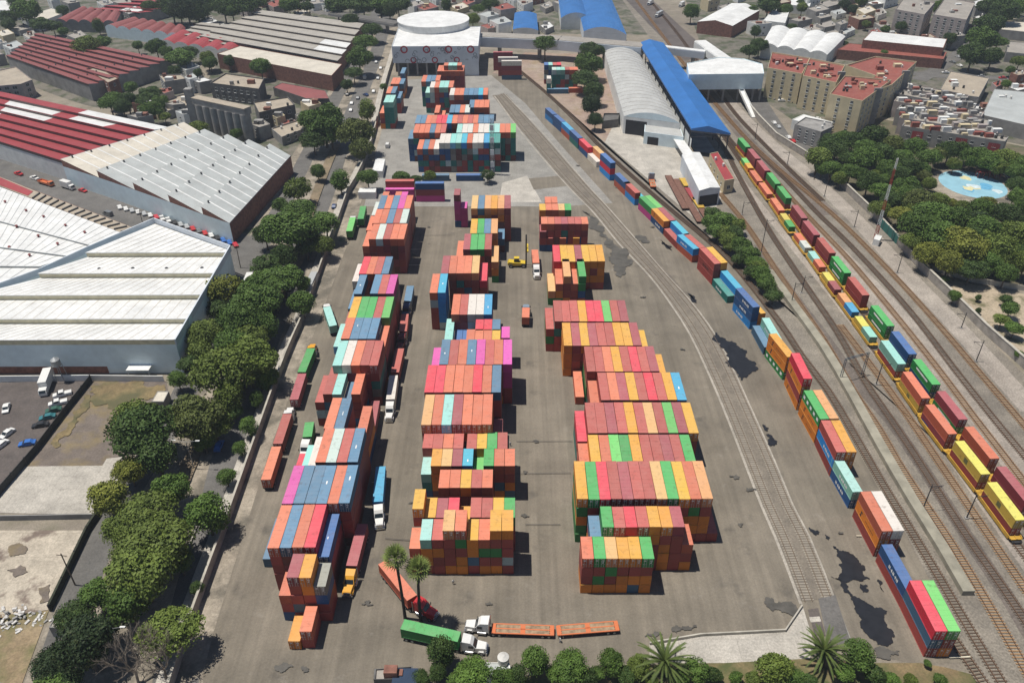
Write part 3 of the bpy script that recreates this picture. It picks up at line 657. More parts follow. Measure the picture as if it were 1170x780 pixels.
W_PINK = plain('grey_pink_wall', (.36, .31, .29, 1), .9, 0, .2, .3); W_STEEL = plain('steel_cladding', (.58, .62, .66, 1), .6, .1, .1, .2)
GLASS = plain('dark_window_glass', (.035, .045, .05, 1), .15); GLAZE = plain('dusty_rooflight', (.58, .53, .36, 1), .5); GLAZE_D = plain('dark_rooflight', (.075, .055, .05, 1), .5)
M_STEEL = plain('galvanised_steel', (.35, .36, .36, 1), .5, .4); M_DKSTEEL = plain('dark_steel', (.06, .06, .065, 1), .6, .3); M_WT = plain('water_tank_black', (.03, .03, .03, 1), .5); M_WTW = plain('water_tank_white', (.6, .58, .54, 1), .5)
def V(p, z): return (p[0], p[1], z)
def walls_of(mb, poly, z0, z1, mi=0):
    n = len(poly)
    for i in range(n):
        a, c = poly[i], poly[(i + 1) % n]; mb.face([V(a, z0), V(c, z0), V(c, z1), V(a, z1)], mi)
def ccw(poly):
    s = sum(poly[i][0] * poly[(i + 1) % len(poly)][1] - poly[(i + 1) % len(poly)][0] * poly[i][1] for i in range(len(poly)))
    return list(poly) if s > 0 else list(poly)[::-1]
def thing(name, label, cat, at, group=None): return tag(empty(name, (at[0], at[1], 0)), label, cat, group)
def sub(root, name, mb, m):
    o = mb.build(name, m); o.parent = root; o.matrix_parent_inverse = root.matrix_basis.inverted(); return o
_win = {}
def window_mesh(w, h):
    k = (round(w, 2), round(h, 2))
    if k not in _win:
        b = MB(); b.box(-w / 2, -.02, 0, w / 2, .05, h, 1)
        for x in (-w / 2, -.03, w / 2 - .06): b.box(x, -.09, 0, x + .06, -.021, h, 0)
        b.box(-w / 2 + .06, -.085, 0, w / 2 - .06, -.022, .06, 0); b.box(-w / 2 + .06, -.085, h - .06, w / 2 - .06, -.022, h, 0); b.box(-w / 2 - .1, -.16, -.12, w / 2 + .1, .0, -.003, 0)
        _win[k] = b.mesh('window', [W_WHITE, GLASS])
    return _win[k]
def windows(root, a, c, h, storeys, gap, w=1.5, wh=1.4, first=1.0, skip=0, name='window', margin=1.5):
    """rows of windows on the wall from a to c (outside is to its right-hand side when walking a->c)"""
    a = Vector((a[0], a[1], 0)); c = Vector((c[0], c[1], 0)); d = c - a; L = d.length; t = d.normalized(); n = Vector((t.y, -t.x, 0)); rz = math.atan2(t.y, t.x)
    k = max(1, int((L - 2 * margin) / gap)); st = (L - 2 * margin) / k; sh = h / storeys
    for s in range(storeys):
        for i in range(k):
            p = a + t * (margin + st * (i + .5)) + n * .03
            o = link(name, window_mesh(w, wh)); o.parent = root; o.matrix_parent_inverse = root.matrix_basis.inverted(); o.location = (p.x, p.y, s * sh + first); o.rotation_euler.z = rz
def vents(root, pts, r=.5, h=.9, m=None):
    for p in pts:
        b = MB(); b.tube((p[0], p[1], p[2] - .3), (p[0], p[1], p[2] + h * .6), r * .6, n=8); b.tube((p[0], p[1], p[2] + h * .6), (p[0], p[1], p[2] + h), r, r * .5, 10); sub(root, 'roof_vent', b, m or M_DKSTEEL)

def hall(name, label, cat, lines, h, rise, wall, roof, glaze, alt=None, altpat=None, seg=12, seam=0, gable=None, seam_m=None, glazed=True, ventk=0, vpos=.5, parapet=0):
    """saw-tooth hall: each line is a tooth's foot, its upright side towards the viewer's side of the line"""
    Ls = [(G(*a, h), G(*c, h)) for a, c in lines]
    root = thing(name, label, cat, (Ls[0][0] + Ls[0][1]) / 2)
    poly = ccw([Ls[0][0], Ls[0][1]] + [l[1] for l in Ls[1:]] + [l[0] for l in Ls[:0:-1]])
    b = MB(); walls_of(b, poly, 0, h); sub(root, 'wall', b, wall)
    rf = MB(); gbs = (MB(), MB()); vp = []
    for i in range(len(Ls) - 1):
        gz = MB()
        a, c = Ls[i]; e, f = Ls[i + 1]; inset = (e - a).normalized() * .0
        for k in range(seg):
            u0, u1 = k / seg, (k + 1) / seg; p0, p1 = a.lerp(c, u0), a.lerp(c, u1); q0, q1 = e.lerp(f, u0), e.lerp(f, u1)
            mi = 1 if alt is not None and altpat and altpat(i, k) else 0
            rf.face([V(p0, h + rise), V(p1, h + rise), V(q1, h + .05), V(q0, h + .05)], mi)
            if k % 1 == 0: gz.face([V(p0, h), V(p1, h), V(p1, h + rise - .15), V(p0, h + rise - .15)], 0)
        # overhanging lip of the tooth, and its two gable triangles
        n = ((e + f) / 2 - (a + c) / 2); n.z = 0; n.normalize(); lip = n * -.35
        a2, c2 = a + lip, c + lip
        rf.face([V(a2, h + rise + .06), V(c2, h + rise + .06), V(c, h + rise + .003), V(a, h + rise + .003)]); rf.face([V(a2, h + rise - .2), V(c2, h + rise - .2), V(c2, h + rise + .06), V(a2, h + rise + .06)])
        rf.face([V(a2, h + rise - .2), V(a, h + rise - .2), V(c, h + rise - .2), V(c2, h + rise - .2)])
        for gb, p, q in ((gbs[0], a, e), (gbs[1], c, f)): gb.face([V(p, h), V(p, h + rise), V(q, h)])
        sub(root, 'rooflight_strip', gz, glaze)
        if seam:
            L = (c - a).length; m = int(L / seam)
            for k in range(1, m):
                u = k / m; p = a.lerp(c, u); q = e.lerp(f, u); rf.bar((p.x, p.y, h + rise + .02), (q.x, q.y, h + .09), .6 if seam > 5 else .16, .06, 2)
        if ventk:
            for k in range(ventk):
                u = (k + .5) / ventk; p = a.lerp(c, u).lerp(e.lerp(f, u), vpos); vp.append((p.x, p.y, h + rise * (1 - vpos)))
    sub(root, 'roof', rf, [roof, alt or roof, seam_m or R_WHITE]); 
    for gb in gbs: sub(root, 'gable_end', gb, gable or wall)
    if vp: vents(root, vp[:60])
    return root, poly
def curved(name, label, cat, nl, nr, fr, fl, h, rise, wall, roof, n=10, bays=1, end=None, vault=True, seam=0, seam_m=None):
    """hall under one or several vaults (or gables) running from the near edge nl-nr to the far edge fl-fr"""
    A, B_, C, D = (G(*p, h) for p in (nl, nr, fr, fl)); root = thing(name, label, cat, (A + B_) / 2)
    b = MB(); walls_of(b, ccw([A, B_, C, D]), 0, h); sub(root, 'wall', b, wall)
    rf = MB(); gbs = (MB(), MB()); sm = rf
    for k in range(bays):
        prof = []
        for i in range(n + 1):
            u = i / n; z = h + rise * (math.sin(math.pi * u) ** .8 if vault else 1 - abs(2 * u - 1)); prof.append(((k + u) / bays, max(z, h + .05)))
        for (u0, z0), (u1, z1) in zip(prof, prof[1:]):
            p0, p1, q0, q1 = A.lerp(B_, u0), A.lerp(B_, u1), D.lerp(C, u0), D.lerp(C, u1); rf.face([V(p0, z0), V(p1, z1), V(q1, z1), V(q0, z0)])
        for gb, E0, E1 in ((gbs[0], A, B_), (gbs[1], D, C)): gb.face([V(E0.lerp(E1, u), z) for u, z in prof])
        if seam:
            m = int((D - A).length / seam)
            for j in range(1, m):
                for (u0, z0), (u1, z1) in zip(prof, prof[1:]):
                    p = A.lerp(D, j / m).lerp(B_.lerp(C, j / m), u0); q = A.lerp(D, j / m).lerp(B_.lerp(C, j / m), u1); sm.bar((p.x, p.y, z0 + .03), (q.x, q.y, z1 + .03), .3, .08, 1)
    sub(root, 'roof', rf, [roof, seam_m or roof])
    for gb in gbs: sub(root, 'gable_end', gb, end or wall)
    return root, (A, B_, C, D)
def block(name, label, cat, px, h, wall, roof, parapet=.5, z0=0, win=None, group=None, junk=0, seed=1):
    poly = ccw([G(*p, h) for p in px]); root = thing(name, label, cat, sum(poly, Vector()) / len(poly), group)
    b = MB(); walls_of(b, poly, z0, h + parapet)
    if z0: b.face([V(p, z0) for p in poly[::-1]])
    c = sum(poly, Vector()) / len(poly)
    inn = [c + (p - c) * (1 - .35 / max((p - c).length, 1)) for p in poly]
    for i in range(len(poly)):   # parapet thickness
        j = (i + 1) % len(poly); b.face([V(poly[i], h + parapet), V(poly[j], h + parapet), V(inn[j], h + parapet), V(inn[i], h + parapet)]); b.face([V(inn[j], h), V(inn[i], h), V(inn[i], h + parapet), V(inn[j], h + parapet)])
    sub(root, 'wall', b, wall); r = MB(); r.face([V(p, h + .01) for p in inn]); sub(root, 'roof', r, roof)
    if win:
        for i, spec in win.items():
            # edges counted by which face the viewer: choose by outward normal towards the camera
            pass
    rr = random.Random(seed)
    for k in range(junk):
        u, w_ = rr.uniform(.15, .85), rr.uniform(.15, .85)
        p = poly[0].lerp(poly[1], u).lerp(poly[3 % len(poly)].lerp(poly[2 % len(poly)], u), w_) if len(poly) >= 4 else c
        q = MB(); s = rr.uniform(.8, 2.2)
        if rr.random() < .5: q.tube((p.x, p.y, h), (p.x, p.y, h + 1.4), .6, n=10); q.tube((p.x, p.y, h + 1.4), (p.x, p.y, h + 1.7), .6, .15, 10); sub(root, 'water_tank', q, rr.choice((M_WT, M_WTW)))
        else: q.box(p.x - s, p.y - s * .7, h, p.x + s, p.y + s * .7, h + rr.uniform(.8, 2.4)); q.box(p.x - s - .1, p.y - s * .7 - .1, h + 2.4, p.x + s + .1, p.y + s * .7 + .1, h + 2.55) if False else None; sub(root, 'roof_hut', q, rr.choice((W_GREY, W_WHITE, W_BRICK) if roof is not R_TILE else (W_GREY, R_TILE, R_TILE, W_BRICK, W_CREAM)))
    return root, poly
def facing(poly):
    """edges of the polygon that turn towards the camera, longest first"""
    out = []
    for i in range(len(poly)):
        a, c = poly[i], poly[(i + 1) % len(poly)]; t = (c - a); n = Vector((t.y, -t.x, 0))
        if n.length and n.normalized().dot(CAM - (a + c) / 2) > 0: out.append((t.length, a, c))
    return [(a, c) for _, a, c in sorted(out, key=lambda e: -e[0])]

# --- the big white hall by the avenue
h = 10.5
ROOT, P_ = hall('warehouse', 'huge white stepped-roof warehouse with pale blue walls beside the avenue trees', 'warehouse',
    [((-150, 394.5), (201, 393.5)), ((-60, 370), (216.5, 369.5)), ((-28, 342.8), (232, 342)), ((46, 317.6), (246, 317.2)), ((100, 293.8), (259, 293.4)), ((177, 256), (263, 286.5))], h, 1.9, W_BLUE, R_WHITE, GLAZE, seam=3.3, seam_m=R_CREAM, seg=6)
b = MB(); pl = [G(*p, h) for p in ((-20, 337), (46, 313), (100, 288), (177, 254.5), (264, 286), (201.5, 394))]
for a, c in zip(pl, pl[1:]): b.bar((a.x, a.y, h + .9), (c.x, c.y, h + .9), .4, 2.2)
sub(ROOT, 'parapet', b, W_STEEL)
a, c = G(-150, 394.5, h), G(201, 393.5, h); b = MB(); b.box(a.x, a.y - .06, .02, c.x + .05, a.y - .002, 2.6); sub(ROOT, 'brick_base', b, W_BRICK)
for px, w in ((145, 26), (75, 3)):
    p = G(px + 13, 421, 3.2); b = MB()
    if w > 10: b.box(p.x - 3.4, a.y - 3, 3.0, p.x + 3.4, a.y - .1, 3.25); [b.tube((p.x + s * 3.1, a.y - 2.8, 0), (p.x + s * 3.1, a.y - 2.8, 3), .1) for s in (-1, 1)]; sub(ROOT, 'loading_canopy', b, R_WHITE)
vents(ROOT, [(*G(x, y, h + 1)[:2], h + .7) for x, y in ((113.5, 308), (152, 307.5), (190.5, 307.5), (231, 307))], .7, 1.0)
# --- its white neighbour
ROOT, P_ = hall('warehouse', 'low white warehouse with three long roof ridges behind the huge stepped-roof one', 'warehouse',
    [((-120, 352), (10, 328)), ((-120, 305), (48, 306)), ((-120, 268), (78, 294)), ((-120, 222), (108, 283)), ((-110, 172), (141, 267))][0:5], 8.5, .8, W_BLUE, R_WHITE, R_GREY, seam=3, seam_m=R_GREY, seg=4)
vents(ROOT, [(*G(x, y, 9)[:2], 8.9) for x, y in ((6, 231), (30, 241), (50, 248), (75, 258), (97, 266), (19, 259), (44, 270), (66, 279), (11, 283), (34, 292))], .6, .9, R_RED2)
ROOT, P_ = block('lean_to_shed', 'long narrow red and tan lean-to roof along the side street', 'shed', [(-20, 199), (0, 202), (38, 217), (160, 263), (141, 267), (0, 213), (-20, 206)], 5, W_BRICK, R_TAN, .1)
b = MB()
p0, p1, q0, q1 = G(42, 220, 5), G(158, 264, 5), G(34, 226, 5), G(142, 267, 5)
for k in range(15):
    u = (k + .5) / 15; p = p0.lerp(p1, u); q = q0.lerp(q1, u); b.bar((p.x, p.y, 5.35), (q.x, q.y, 5.35), .5, .6)
sub(ROOT, 'roof_monitor', b, W_DARK)
r2 = MB(); r2.face([(*G(x, y, 5)[:2], 5.16) for x, y in ((-20, 200), (0, 203), (38, 219), (32, 224), (0, 212), (-20, 205))]); sub(ROOT, 'red_roof_sheet', r2, R_RED)
# --- grey saw-tooth hall across the street
def altg(i, k): return i == 0
ROOT, P_ = hall('warehouse', 'pale grey saw-tooth warehouse with white roof strips and brick gables on the side street', 'warehouse',
    [((72, 190), (212, 147)), ((113, 203), (236, 155)), ((154, 217), (262, 161)), ((194, 231), (286, 167)), ((232, 245), (310, 172)), ((262, 255), (332, 178))], 8.5, 3.2, W_BLUE, R_GREY, W_WHITE, alt=R_CREAM, altpat=altg, seam=5.5, seam_m=R_WHITE, gable=W_BRICK, seg=5, ventk=7, vpos=.06)
b = MB(); a, c = G(262, 255, 8.5), G(332, 178, 8.5); t_ = (c - a).normalized(); nn = Vector((t_.y, -t_.x, 0)) * .08; b.face([V(a + nn, 0), V(c + nn, 0), V(c + nn, 8.4), V(a + nn, 8.4)]); sub(ROOT, 'shaded_end_wall', b, W_BRICK)  # dark brick-coloured panel paints the shade of this end wall
# --- red saw-tooth halls
def altr(i, k): return (i in (4, 5) and k in (4, 5, 6)) or (i == 5 and k in (8, 9)) or (i == 6 and k > 7) or (i == 3 and k in (1, 2, 3)) or (i == 2 and k == 0)
lines = [((-60 + 0 * i, 146 + (92 - 146) * i / 7), (72 + (195 - 72) * i / 7, 187 + (146 - 187) * i / 7)) for i in range(8)]
hall('factory_hall', 'bright red saw-tooth factory roof patched with white sheets, white walls to the street', 'factory', lines, 8.5, 1.6, W_WHITE, R_RED, GLAZE_D, alt=R_WHITE, altpat=altr, seg=12)
lines = [((8 + 36 * i / 8, 66 - 28 * i / 8), (102 + 93 * i / 8, 99 - 30 * i / 8)) for i in range(9)]
hall('factory_hall', 'dusty dark red saw-tooth factory roof with eight ridges, beyond the patched bright red one', 'factory', lines, 8.5, 1.5, W_GREY, R_RED2, GLAZE_D, seg=6, ventk=3)
lines = [((228 + 72 * i / 6, 43 - 31 * i / 6), (386 + 30 * i / 6, 72 - 45 * i / 6)) for i in range(7)]
hall('factory_hall', 'beige saw-tooth factory roof with dark rooflights beside the tree-lined avenue', 'factory', lines, 8, 1.3, W_BRICK, R_BEIGE, GLAZE_D, seg=10, alt=R_WHITE, altpat=lambda i, k: i in (1, 2) and k > 7)
lines = [((205 + 25 * i / 4, 40 - 14 * i / 4), (262 + 24 * i / 4, 54 - 24 * i / 4)) for i in range(5)]
hall('factory_hall', 'small beige saw-tooth roof at the near corner of the long beige factory', 'factory', lines, 7, 1.2, W_BRICK, R_BEIGE, GLAZE_D, seg=4)
block('factory_building', 'long cream-roofed brick building at the foot of the beige factory', 'factory', [(248, 62), (274, 53), (391, 74), (379, 87)], 9, W_BRICK, R_CREAM, .3)
block('lean_to_shed', 'low dull red roofed shed in front of the cream-roofed brick building', 'shed', [(312, 100), (322, 95), (372, 104), (376, 113), (350, 113)], 5, W_DARK, R_RED2, .2)
curved('vaulted_hall', 'maroon vaulted hall with six bays and a pale gable, behind the red factories', 'hall', (120, 31), (206, 42), (212, 32), (150, 22), 7, 2.2, W_BLUE, R_RED2, 6, 6)
curved('vaulted_hall', 'bright red vaulted hall with a white end bay, nearest the beige factory', 'hall', (183, 48), (266, 60), (275, 51), (205, 36), 7, 2.0, W_WHITE, R_RED, 6, 5)
curved('vaulted_hall', 'pinkish red vaulted hall beyond the maroon one', 'hall', (62, 25), (132, 27), (138, 15), (92, 10), 7, 2.2, W_GREY, R_RED2, 6, 5)
lines = [((105 + 60 * i / 4, 12 - 12 * i / 4), (160 + 60 * i / 4, 17 - 15 * i / 4)) for i in range(5)]
hall('factory_hall', 'far red saw-tooth roof at the top edge of the factories', 'factory', lines, 7, 1.5, W_GREY, R_RED, GLAZE_D, seg=4)
block('shed', 'tan roofed shed with white walls among trees at the far side of the factories', 'shed', [(24, 21), (58, 10), (76, 14), (42, 27)], 6, W_WHITE, R_CREAM, .2)
curved('warehouse', 'white gabled warehouse at the far corner beyond the red factories', 'warehouse', (-30, 12), (18, 14), (30, 4), (-20, 2), 6, 1.5, W_WHITE, R_WHITE, 2, vault=False)
R1_, p = block('brick_building', 'roofless brick block standing at the end of the dusty red factory', 'building', [(99, 80), (111, 77), (136, 91), (124, 96)], 9, W_BRICK, R_TAN, .8)
for a, c in facing(p)[:2]: windows(R1_, a, c, 9, 2, 5, 1.6, 1.8, 2)
R1_, p = block('office_building', 'pale concrete-framed office with rusty roof at the edge by the red factory', 'building', [(-14, 84), (18, 77), (37, 92), (24, 97), (-10, 100)], 9, W_PINK, R_TAN, .5)
for a, c in facing(p)[:2]: windows(R1_, a, c, 9, 3, 3.4, 2.4, 1.8, .8)
# silos
p0, p1 = G(224, 118, 14), G(284, 131, 14); n = 7; root = thing('grain_silo', 'row of grey concrete silo cylinders under a tan-roofed gallery', 'silo', (p0 + p1) / 2); st = (p1 - p0) / n; rad = st.length * .5
for k in range(n):
    q = p0 + st * (k + .5); b = MB(); b.tube((q.x, q.y, 0), (q.x, q.y, 14), rad, n=18); sub(root, 'cylinder', b, W_GREY)
dirv = (p1 - p0).normalized(); nv = Vector((-dirv.y, dirv.x, 0)); b = MB(); b.bar((p0.x, p0.y, 15.6), (p1.x, p1.y, 15.6), rad * 1.7, 3.2); sub(root, 'gallery', b, W_GREY)
b = MB(); b.bar((p0.x, p0.y, 17.35), (p1.x, p1.y, 17.35), rad * 1.9, .3); sub(root, 'roof', b, R_TAN)
b = MB(); q = p0 - st * .7; b.bar((q.x, q.y, 0), (q.x + .01, q.y, 21), rad * 1.4, rad * 1.4); sub(root, 'lift_tower', b, W_GREY)
for lab, px, hh, nm in (('sooty derelict block with tan roof beside the concrete silos', [(290, 118), (329, 112), (337, 121), (296, 130)], 9, 'derelict_building'), ('dark roofless block behind the concrete silos', [(240, 96), (258, 85), (302, 91), (296, 103)], 9, 'derelict_building'),
        ('small ruined block with open roof beside the silo trees', [(182, 87), (207, 86), (213, 91), (188, 95)], 7, 'derelict_building'), ('low ruined shed with cream slabs between trees and silos', [(184, 116), (212, 108), (220, 120), (192, 128)], 4, 'derelict_building'), ('crumbling low building with pale slabs beside the grey saw-tooth warehouse', [(310, 148), (342, 138), (352, 147), (322, 158)], 4, 'derelict_building')):
    R1_, p = block(nm, lab, 'ruin', px, hh, W_DARK if hh > 8 else W_GREY, R_TAN, .7, junk=3, seed=len(lab))
    for a, c in facing(p)[:1]: windows(R1_, a, c, hh, 2, 4, 1.8, 1.8, 1.2)
# --- hall with the white drum at the end of the yard
hb = HT(495, 86, 495, 53); z0 = hb * .45
ROOT, p = block('arena_hall', 'white hall with a round drum roof and ringed facade at the end of the yard', 'hall', [(447.5, 54), (546.5, 53.5), (549, 31), (455, 33)], hb, W_STEEL, R_WHITE, .4, z0=z0)
cc = G(495, 21.5, hb + 4.5); rx = (G(535.5, 21.5, hb + 4.5) - cc).length; b = MB(); n = 48
cc2 = G(495, 26, hb)
b.prism([(cc.x + rx * math.cos(2 * math.pi * k / n), cc.y + rx * math.sin(2 * math.pi * k / n)) for k in range(n)], hb + .02, hb + 4); sub(ROOT, 'drum', b, R_WHITE)
b = MB(); b.prism([(cc.x + 1.015 * rx * math.cos(2 * math.pi * k / n), cc.y + 1.015 * rx * math.sin(2 * math.pi * k / n)) for k in range(n)], hb + 3.8, hb + 4.4); sub(ROOT, 'drum_rim', b, R_WHITE)
fl, fr_ = facing(p)[0]; d = (fr_ - fl); L = d.length; t_ = d.normalized(); nn = Vector((t_.y, -t_.x, 0)); M_RINGR = plain('red_ring_paint', (.45, .03, .05, 1), .6); M_RINGG = plain('grey_ring_paint', (.22, .24, .27, 1), .6)
def ring(u, v, r, m, th=.35, arc=1.0):
    q = fl + t_ * (L * u) + nn * .05; q.z = 0; zz = z0 + (hb - z0) * v; b = MB(); k0 = 18
    for k in range(int(k0 * arc)):
        a0, a1 = 2 * math.pi * k / k0, 2 * math.pi * (k + 1) / k0
        b.face([tuple(q + t_ * (rr * math.cos(a)) + Vector((0, 0, zz + rr * math.sin(a)))) for rr, a in ((r - th, a0), (r, a0), (r, a1), (r - th, a1))])
    sub(ROOT, 'painted_ring', b, m)
for u in (.14, .40, .655, .91): ring(u, .84, 2.3, M_RINGR, .9)
for u in (.24, .49, .745): ring(u, .18, 1.9, M_RINGR, .7)
rr = random.Random(3)
for k in range(34): ring(rr.uniform(.02, .98), rr.uniform(.08, .92), rr.uniform(.7, 1.5), M_RINGG, .35, rr.choice((1, .5, .6, 1)))
for k in range(9):
    b = MB(); q = (fl + d * ((k + .5) / 9) - nn * 1.0); b.box(q.x - .5, q.y - .5, 0, q.x + .5, q.y + .5, z0); sub(ROOT, 'column', b, W_GREY)
b = MB(); q0, q1 = fl - nn * 9, fr_ - nn * 9; b.face([V(q0, 0), V(q1, 0), V(q1, z0), V(q0, z0)]); sub(ROOT, 'back_wall', b, W_DARK)
a, c = fl + t_ * (L * .79), fr_; b = MB(); b.face([V(a, .0), V(c, .0), V(c, z0), V(a, z0)]); sub(ROOT, 'clad_panel', b, W_STEEL)
# --- covered viaduct across the far end
def viaduct(name, label, pts, wdt, zd, hgt, m, roofm, piers=True):
    w = [G(*p, zd + hgt) for p in pts]; root = thing(name, label, 'viaduct', w[0]); b = MB(); rf = MB()
    for a, c in zip(w, w[1:]): b.bar((a.x, a.y, zd + hgt / 2), (c.x, c.y, zd + hgt / 2), wdt, hgt); rf.bar((a.x, a.y, zd + hgt + .2), (c.x, c.y, zd + hgt + .2), wdt * .9, .35)
    sub(root, 'deck', b, m); sub(root, 'roof', rf, roofm)
    if piers:
        for a, c in zip(w, w[1:]):
            n = max(2, int((c - a).length / 22))
            for k in range(n):
                q = a.lerp(c, (k + .5) / n); b = MB(); b.tube((q.x, q.y, 0), (q.x, q.y, zd), 1.3, n=10); sub(root, 'pier', b, W_GREY)
    return root
viaduct('covered_viaduct', 'long covered concrete viaduct crossing behind the yard to the blue station roof', [(548, 40), (640, 44), (735, 52)], 13, 7, 6.0, W_STEEL, R_FLAT)
viaduct('covered_footbridge', 'pale covered footbridge from the blue station roof to the white station block', [(755, 53), (806, 59)], 5, 8, 4, W_STEEL, R_WHITE)
viaduct('covered_footbridge', 'white covered footbridge slanting down to the white station block', [(800, 47), (830, 68)], 8, 9, 4, W_WHITE, R_WHITE)
viaduct('road_bridge', 'dark road bridge behind the round drum roof', [(380, 14), (455, 27)], 10, 6, 1.6, W_GREY, G_ROAD)
# --- sheds in the middle distance
ROOT, c4 = curved('vaulted_shed', 'long weathered grey vaulted shed beside the blue-roofed platform', 'shed', (713, 133), (777, 141), (731, 63), (690, 57), 9, 3.4, W_WHITE, R_GREY2, 10, 1, end=W_BLUE, seam=6, seam_m=R_FLAT)
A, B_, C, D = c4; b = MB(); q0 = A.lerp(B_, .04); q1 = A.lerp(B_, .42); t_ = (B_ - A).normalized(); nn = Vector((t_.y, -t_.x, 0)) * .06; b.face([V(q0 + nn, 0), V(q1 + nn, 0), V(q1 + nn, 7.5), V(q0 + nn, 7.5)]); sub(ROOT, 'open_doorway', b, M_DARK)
ROOT, p = block('lean_to_shed', 'low grey annex with a dark doorway at the end of the vaulted shed', 'shed', [(736, 151), (737, 141), (776, 143), (781, 157)], 6, W_BLUE, R_GREY2, .2)
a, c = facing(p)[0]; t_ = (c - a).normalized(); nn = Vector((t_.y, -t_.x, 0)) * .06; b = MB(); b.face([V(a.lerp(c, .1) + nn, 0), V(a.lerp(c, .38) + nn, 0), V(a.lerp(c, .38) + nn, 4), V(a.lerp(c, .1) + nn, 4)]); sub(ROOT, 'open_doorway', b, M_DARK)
# blue platform roof on a steel frame
hz = 13; A, B_, C, D = (G(*p, hz) for p in ((790, 147), (835, 152.5), (758, 49), (730, 49))); root = thing('platform_roof', 'long bright blue pitched roof over the rail platform', 'station roof', (A + B_) / 2)
b = MB(); n0, f0 = A.lerp(B_, .42), D.lerp(C, .42)
b.face([V(A, hz), V(n0, hz + 2.2), V(f0, hz + 2.2), V(D, hz)]); b.face([V(n0, hz + 2.2), V(B_, hz), V(C, hz), V(f0, hz + 2.2)]); b.face([V(A, hz - .8), V(B_, hz - .8), V(B_, hz), V(n0, hz + 2.2), V(A, hz)])
for P, Q in ((A, D), (B_, C)): b.face([V(P, hz - .8), V(Q, hz - .8), V(Q, hz), V(P, hz)])
sub(root, 'roof', b, R_BLUE); b = MB()
for P, Q in ((A, D), (B_, C)):
    for k in range(14):
        q = P.lerp(Q, k / 13).lerp((A + B_ + C + D) / 4, .03); b.tube((q.x, q.y, 0), (q.x, q.y, hz - .3), .3, n=6)
for k in range(14):
    p, q = A.lerp(D, k / 13), B_.lerp(C, k / 13); b.bar((p.x, p.y, hz - 1.2), (q.x, q.y, hz - 1.2), .3, .5); b.bar((p.x, p.y, hz - 4), (q.x, q.y, hz - 1.2), .2, .2); b.bar((q.x, q.y, hz - 4), (p.x, p.y, hz - 1.2), .2, .2)
sub(root, 'steel_frame', b, M_DKSTEEL); b = MB(); q0, q1 = A.lerp(B_, .04), D.lerp(C, .04); b.face([V(q0, 0), V(q1, 0), V(q1, hz - 5), V(q0, hz - 5)]); sub(root, 'side_wall', b, W_WHITE)
b = MB(); b.face([V(A.lerp(B_, .2).lerp(D, .02), 1.1), V(B_.lerp(A, .2).lerp(C, .02), 1.1), V(C.lerp(D, .2), 1.1), V(D.lerp(C, .2), 1.1)]); sub(root, 'platform', b, W_GREY)
curved('arched_hall', 'bright blue arched hall roof, longest of those beyond the viaduct', 'hall', (667, 36), (716, 40), (694, -12), (655, -12), 8, 4, W_STEEL, R_BLUE, 10, seam=3.5, seam_m=R_BLUE2)
curved('arched_hall', 'blue arched hall with white end wall beside the longest blue roof', 'hall', (641, 21), (675, 21), (664, -14), (636, -14), 8, 4, W_WHITE, R_BLUE, 10, seam=3.5, seam_m=R_BLUE2)
curved('arched_hall', 'small square blue-roofed building just beyond the viaduct', 'hall', (586, 34), (615, 35), (613, 16), (588, 15), 6, 1.6, W_WHITE, R_BLUE, 8, seam=3, seam_m=R_BLUE2)
# white station block raised on columns
hb = HT(830, 118, 830, 86); ROOT, p = block('station_block', 'white flat-roofed station block raised on columns over the tracks', 'station', [(787, 86), (873, 85), (871, 74), (850, 68), (822, 66), (785, 73)], hb, W_BLUE, R_WHITE, .4, z0=hb * .48)
a, c = facing(p)[0]
for q in list(p) + [a.lerp(c, (k + .5) / 5) for k in range(5)]: b = MB(); b.tube((q.x, q.y + 1.5, 0), (q.x, q.y + 1.5, hb * .48), .6, n=8); sub(ROOT, 'column', b, W_GREY)
b = MB(); s0 = G(844, 98, hb * .5); s1 = G(861, 135, 0); b.bar((s0.x, s0.y, hb * .5), (s1.x, s1.y, .3), 2.6, .5); 
for sd in (-1.3, 1.3): b.bar((s0.x + sd, s0.y, hb * .5 + .8), (s1.x + sd, s1.y, 1.1), .1, 1.0)
sub(ROOT, 'staircase', b, W_WHITE)
# white loco shed and the red-roofed building by it
ROOT, c4 = curved('train_shed', 'white flat-ended shed with an open dark mouth between sidings', 'shed', (799, 218), (823, 214.5), (799.5, 174), (779, 177), 7.5, .8, W_STEEL, R_WHITE, 4, vault=False)
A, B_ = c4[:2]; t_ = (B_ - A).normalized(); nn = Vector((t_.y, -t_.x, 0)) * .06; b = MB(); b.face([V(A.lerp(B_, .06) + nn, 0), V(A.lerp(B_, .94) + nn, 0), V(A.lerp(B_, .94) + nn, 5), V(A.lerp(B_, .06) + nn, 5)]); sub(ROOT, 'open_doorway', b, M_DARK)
ROOT, p = block('signal_building', 'narrow red-roofed cream building next to the white train shed', 'building', [(828, 207), (839, 205), (820, 174), (811, 176)], 6, W_CREAM, R_RED, .3, junk=2)
for a, c in facing(p)[:2]: windows(ROOT, a, c, 6, 1, 6, 1.6, 1.6, 2)
block('canopy', 'long pale canopy strip leading to the white train shed', 'canopy', [(769, 158), (779, 157), (792, 175), (781, 177)], 4.5, W_WHITE, R_WHITE, .1, z0=4.1)
block('brick_ruin', 'small roofless brick store beside the vaulted shed', 'ruin', [(688, 140), (706, 138), (708, 131), (690, 131)], 3.5, W_DARK, W_DARK, .8)
b = MB()
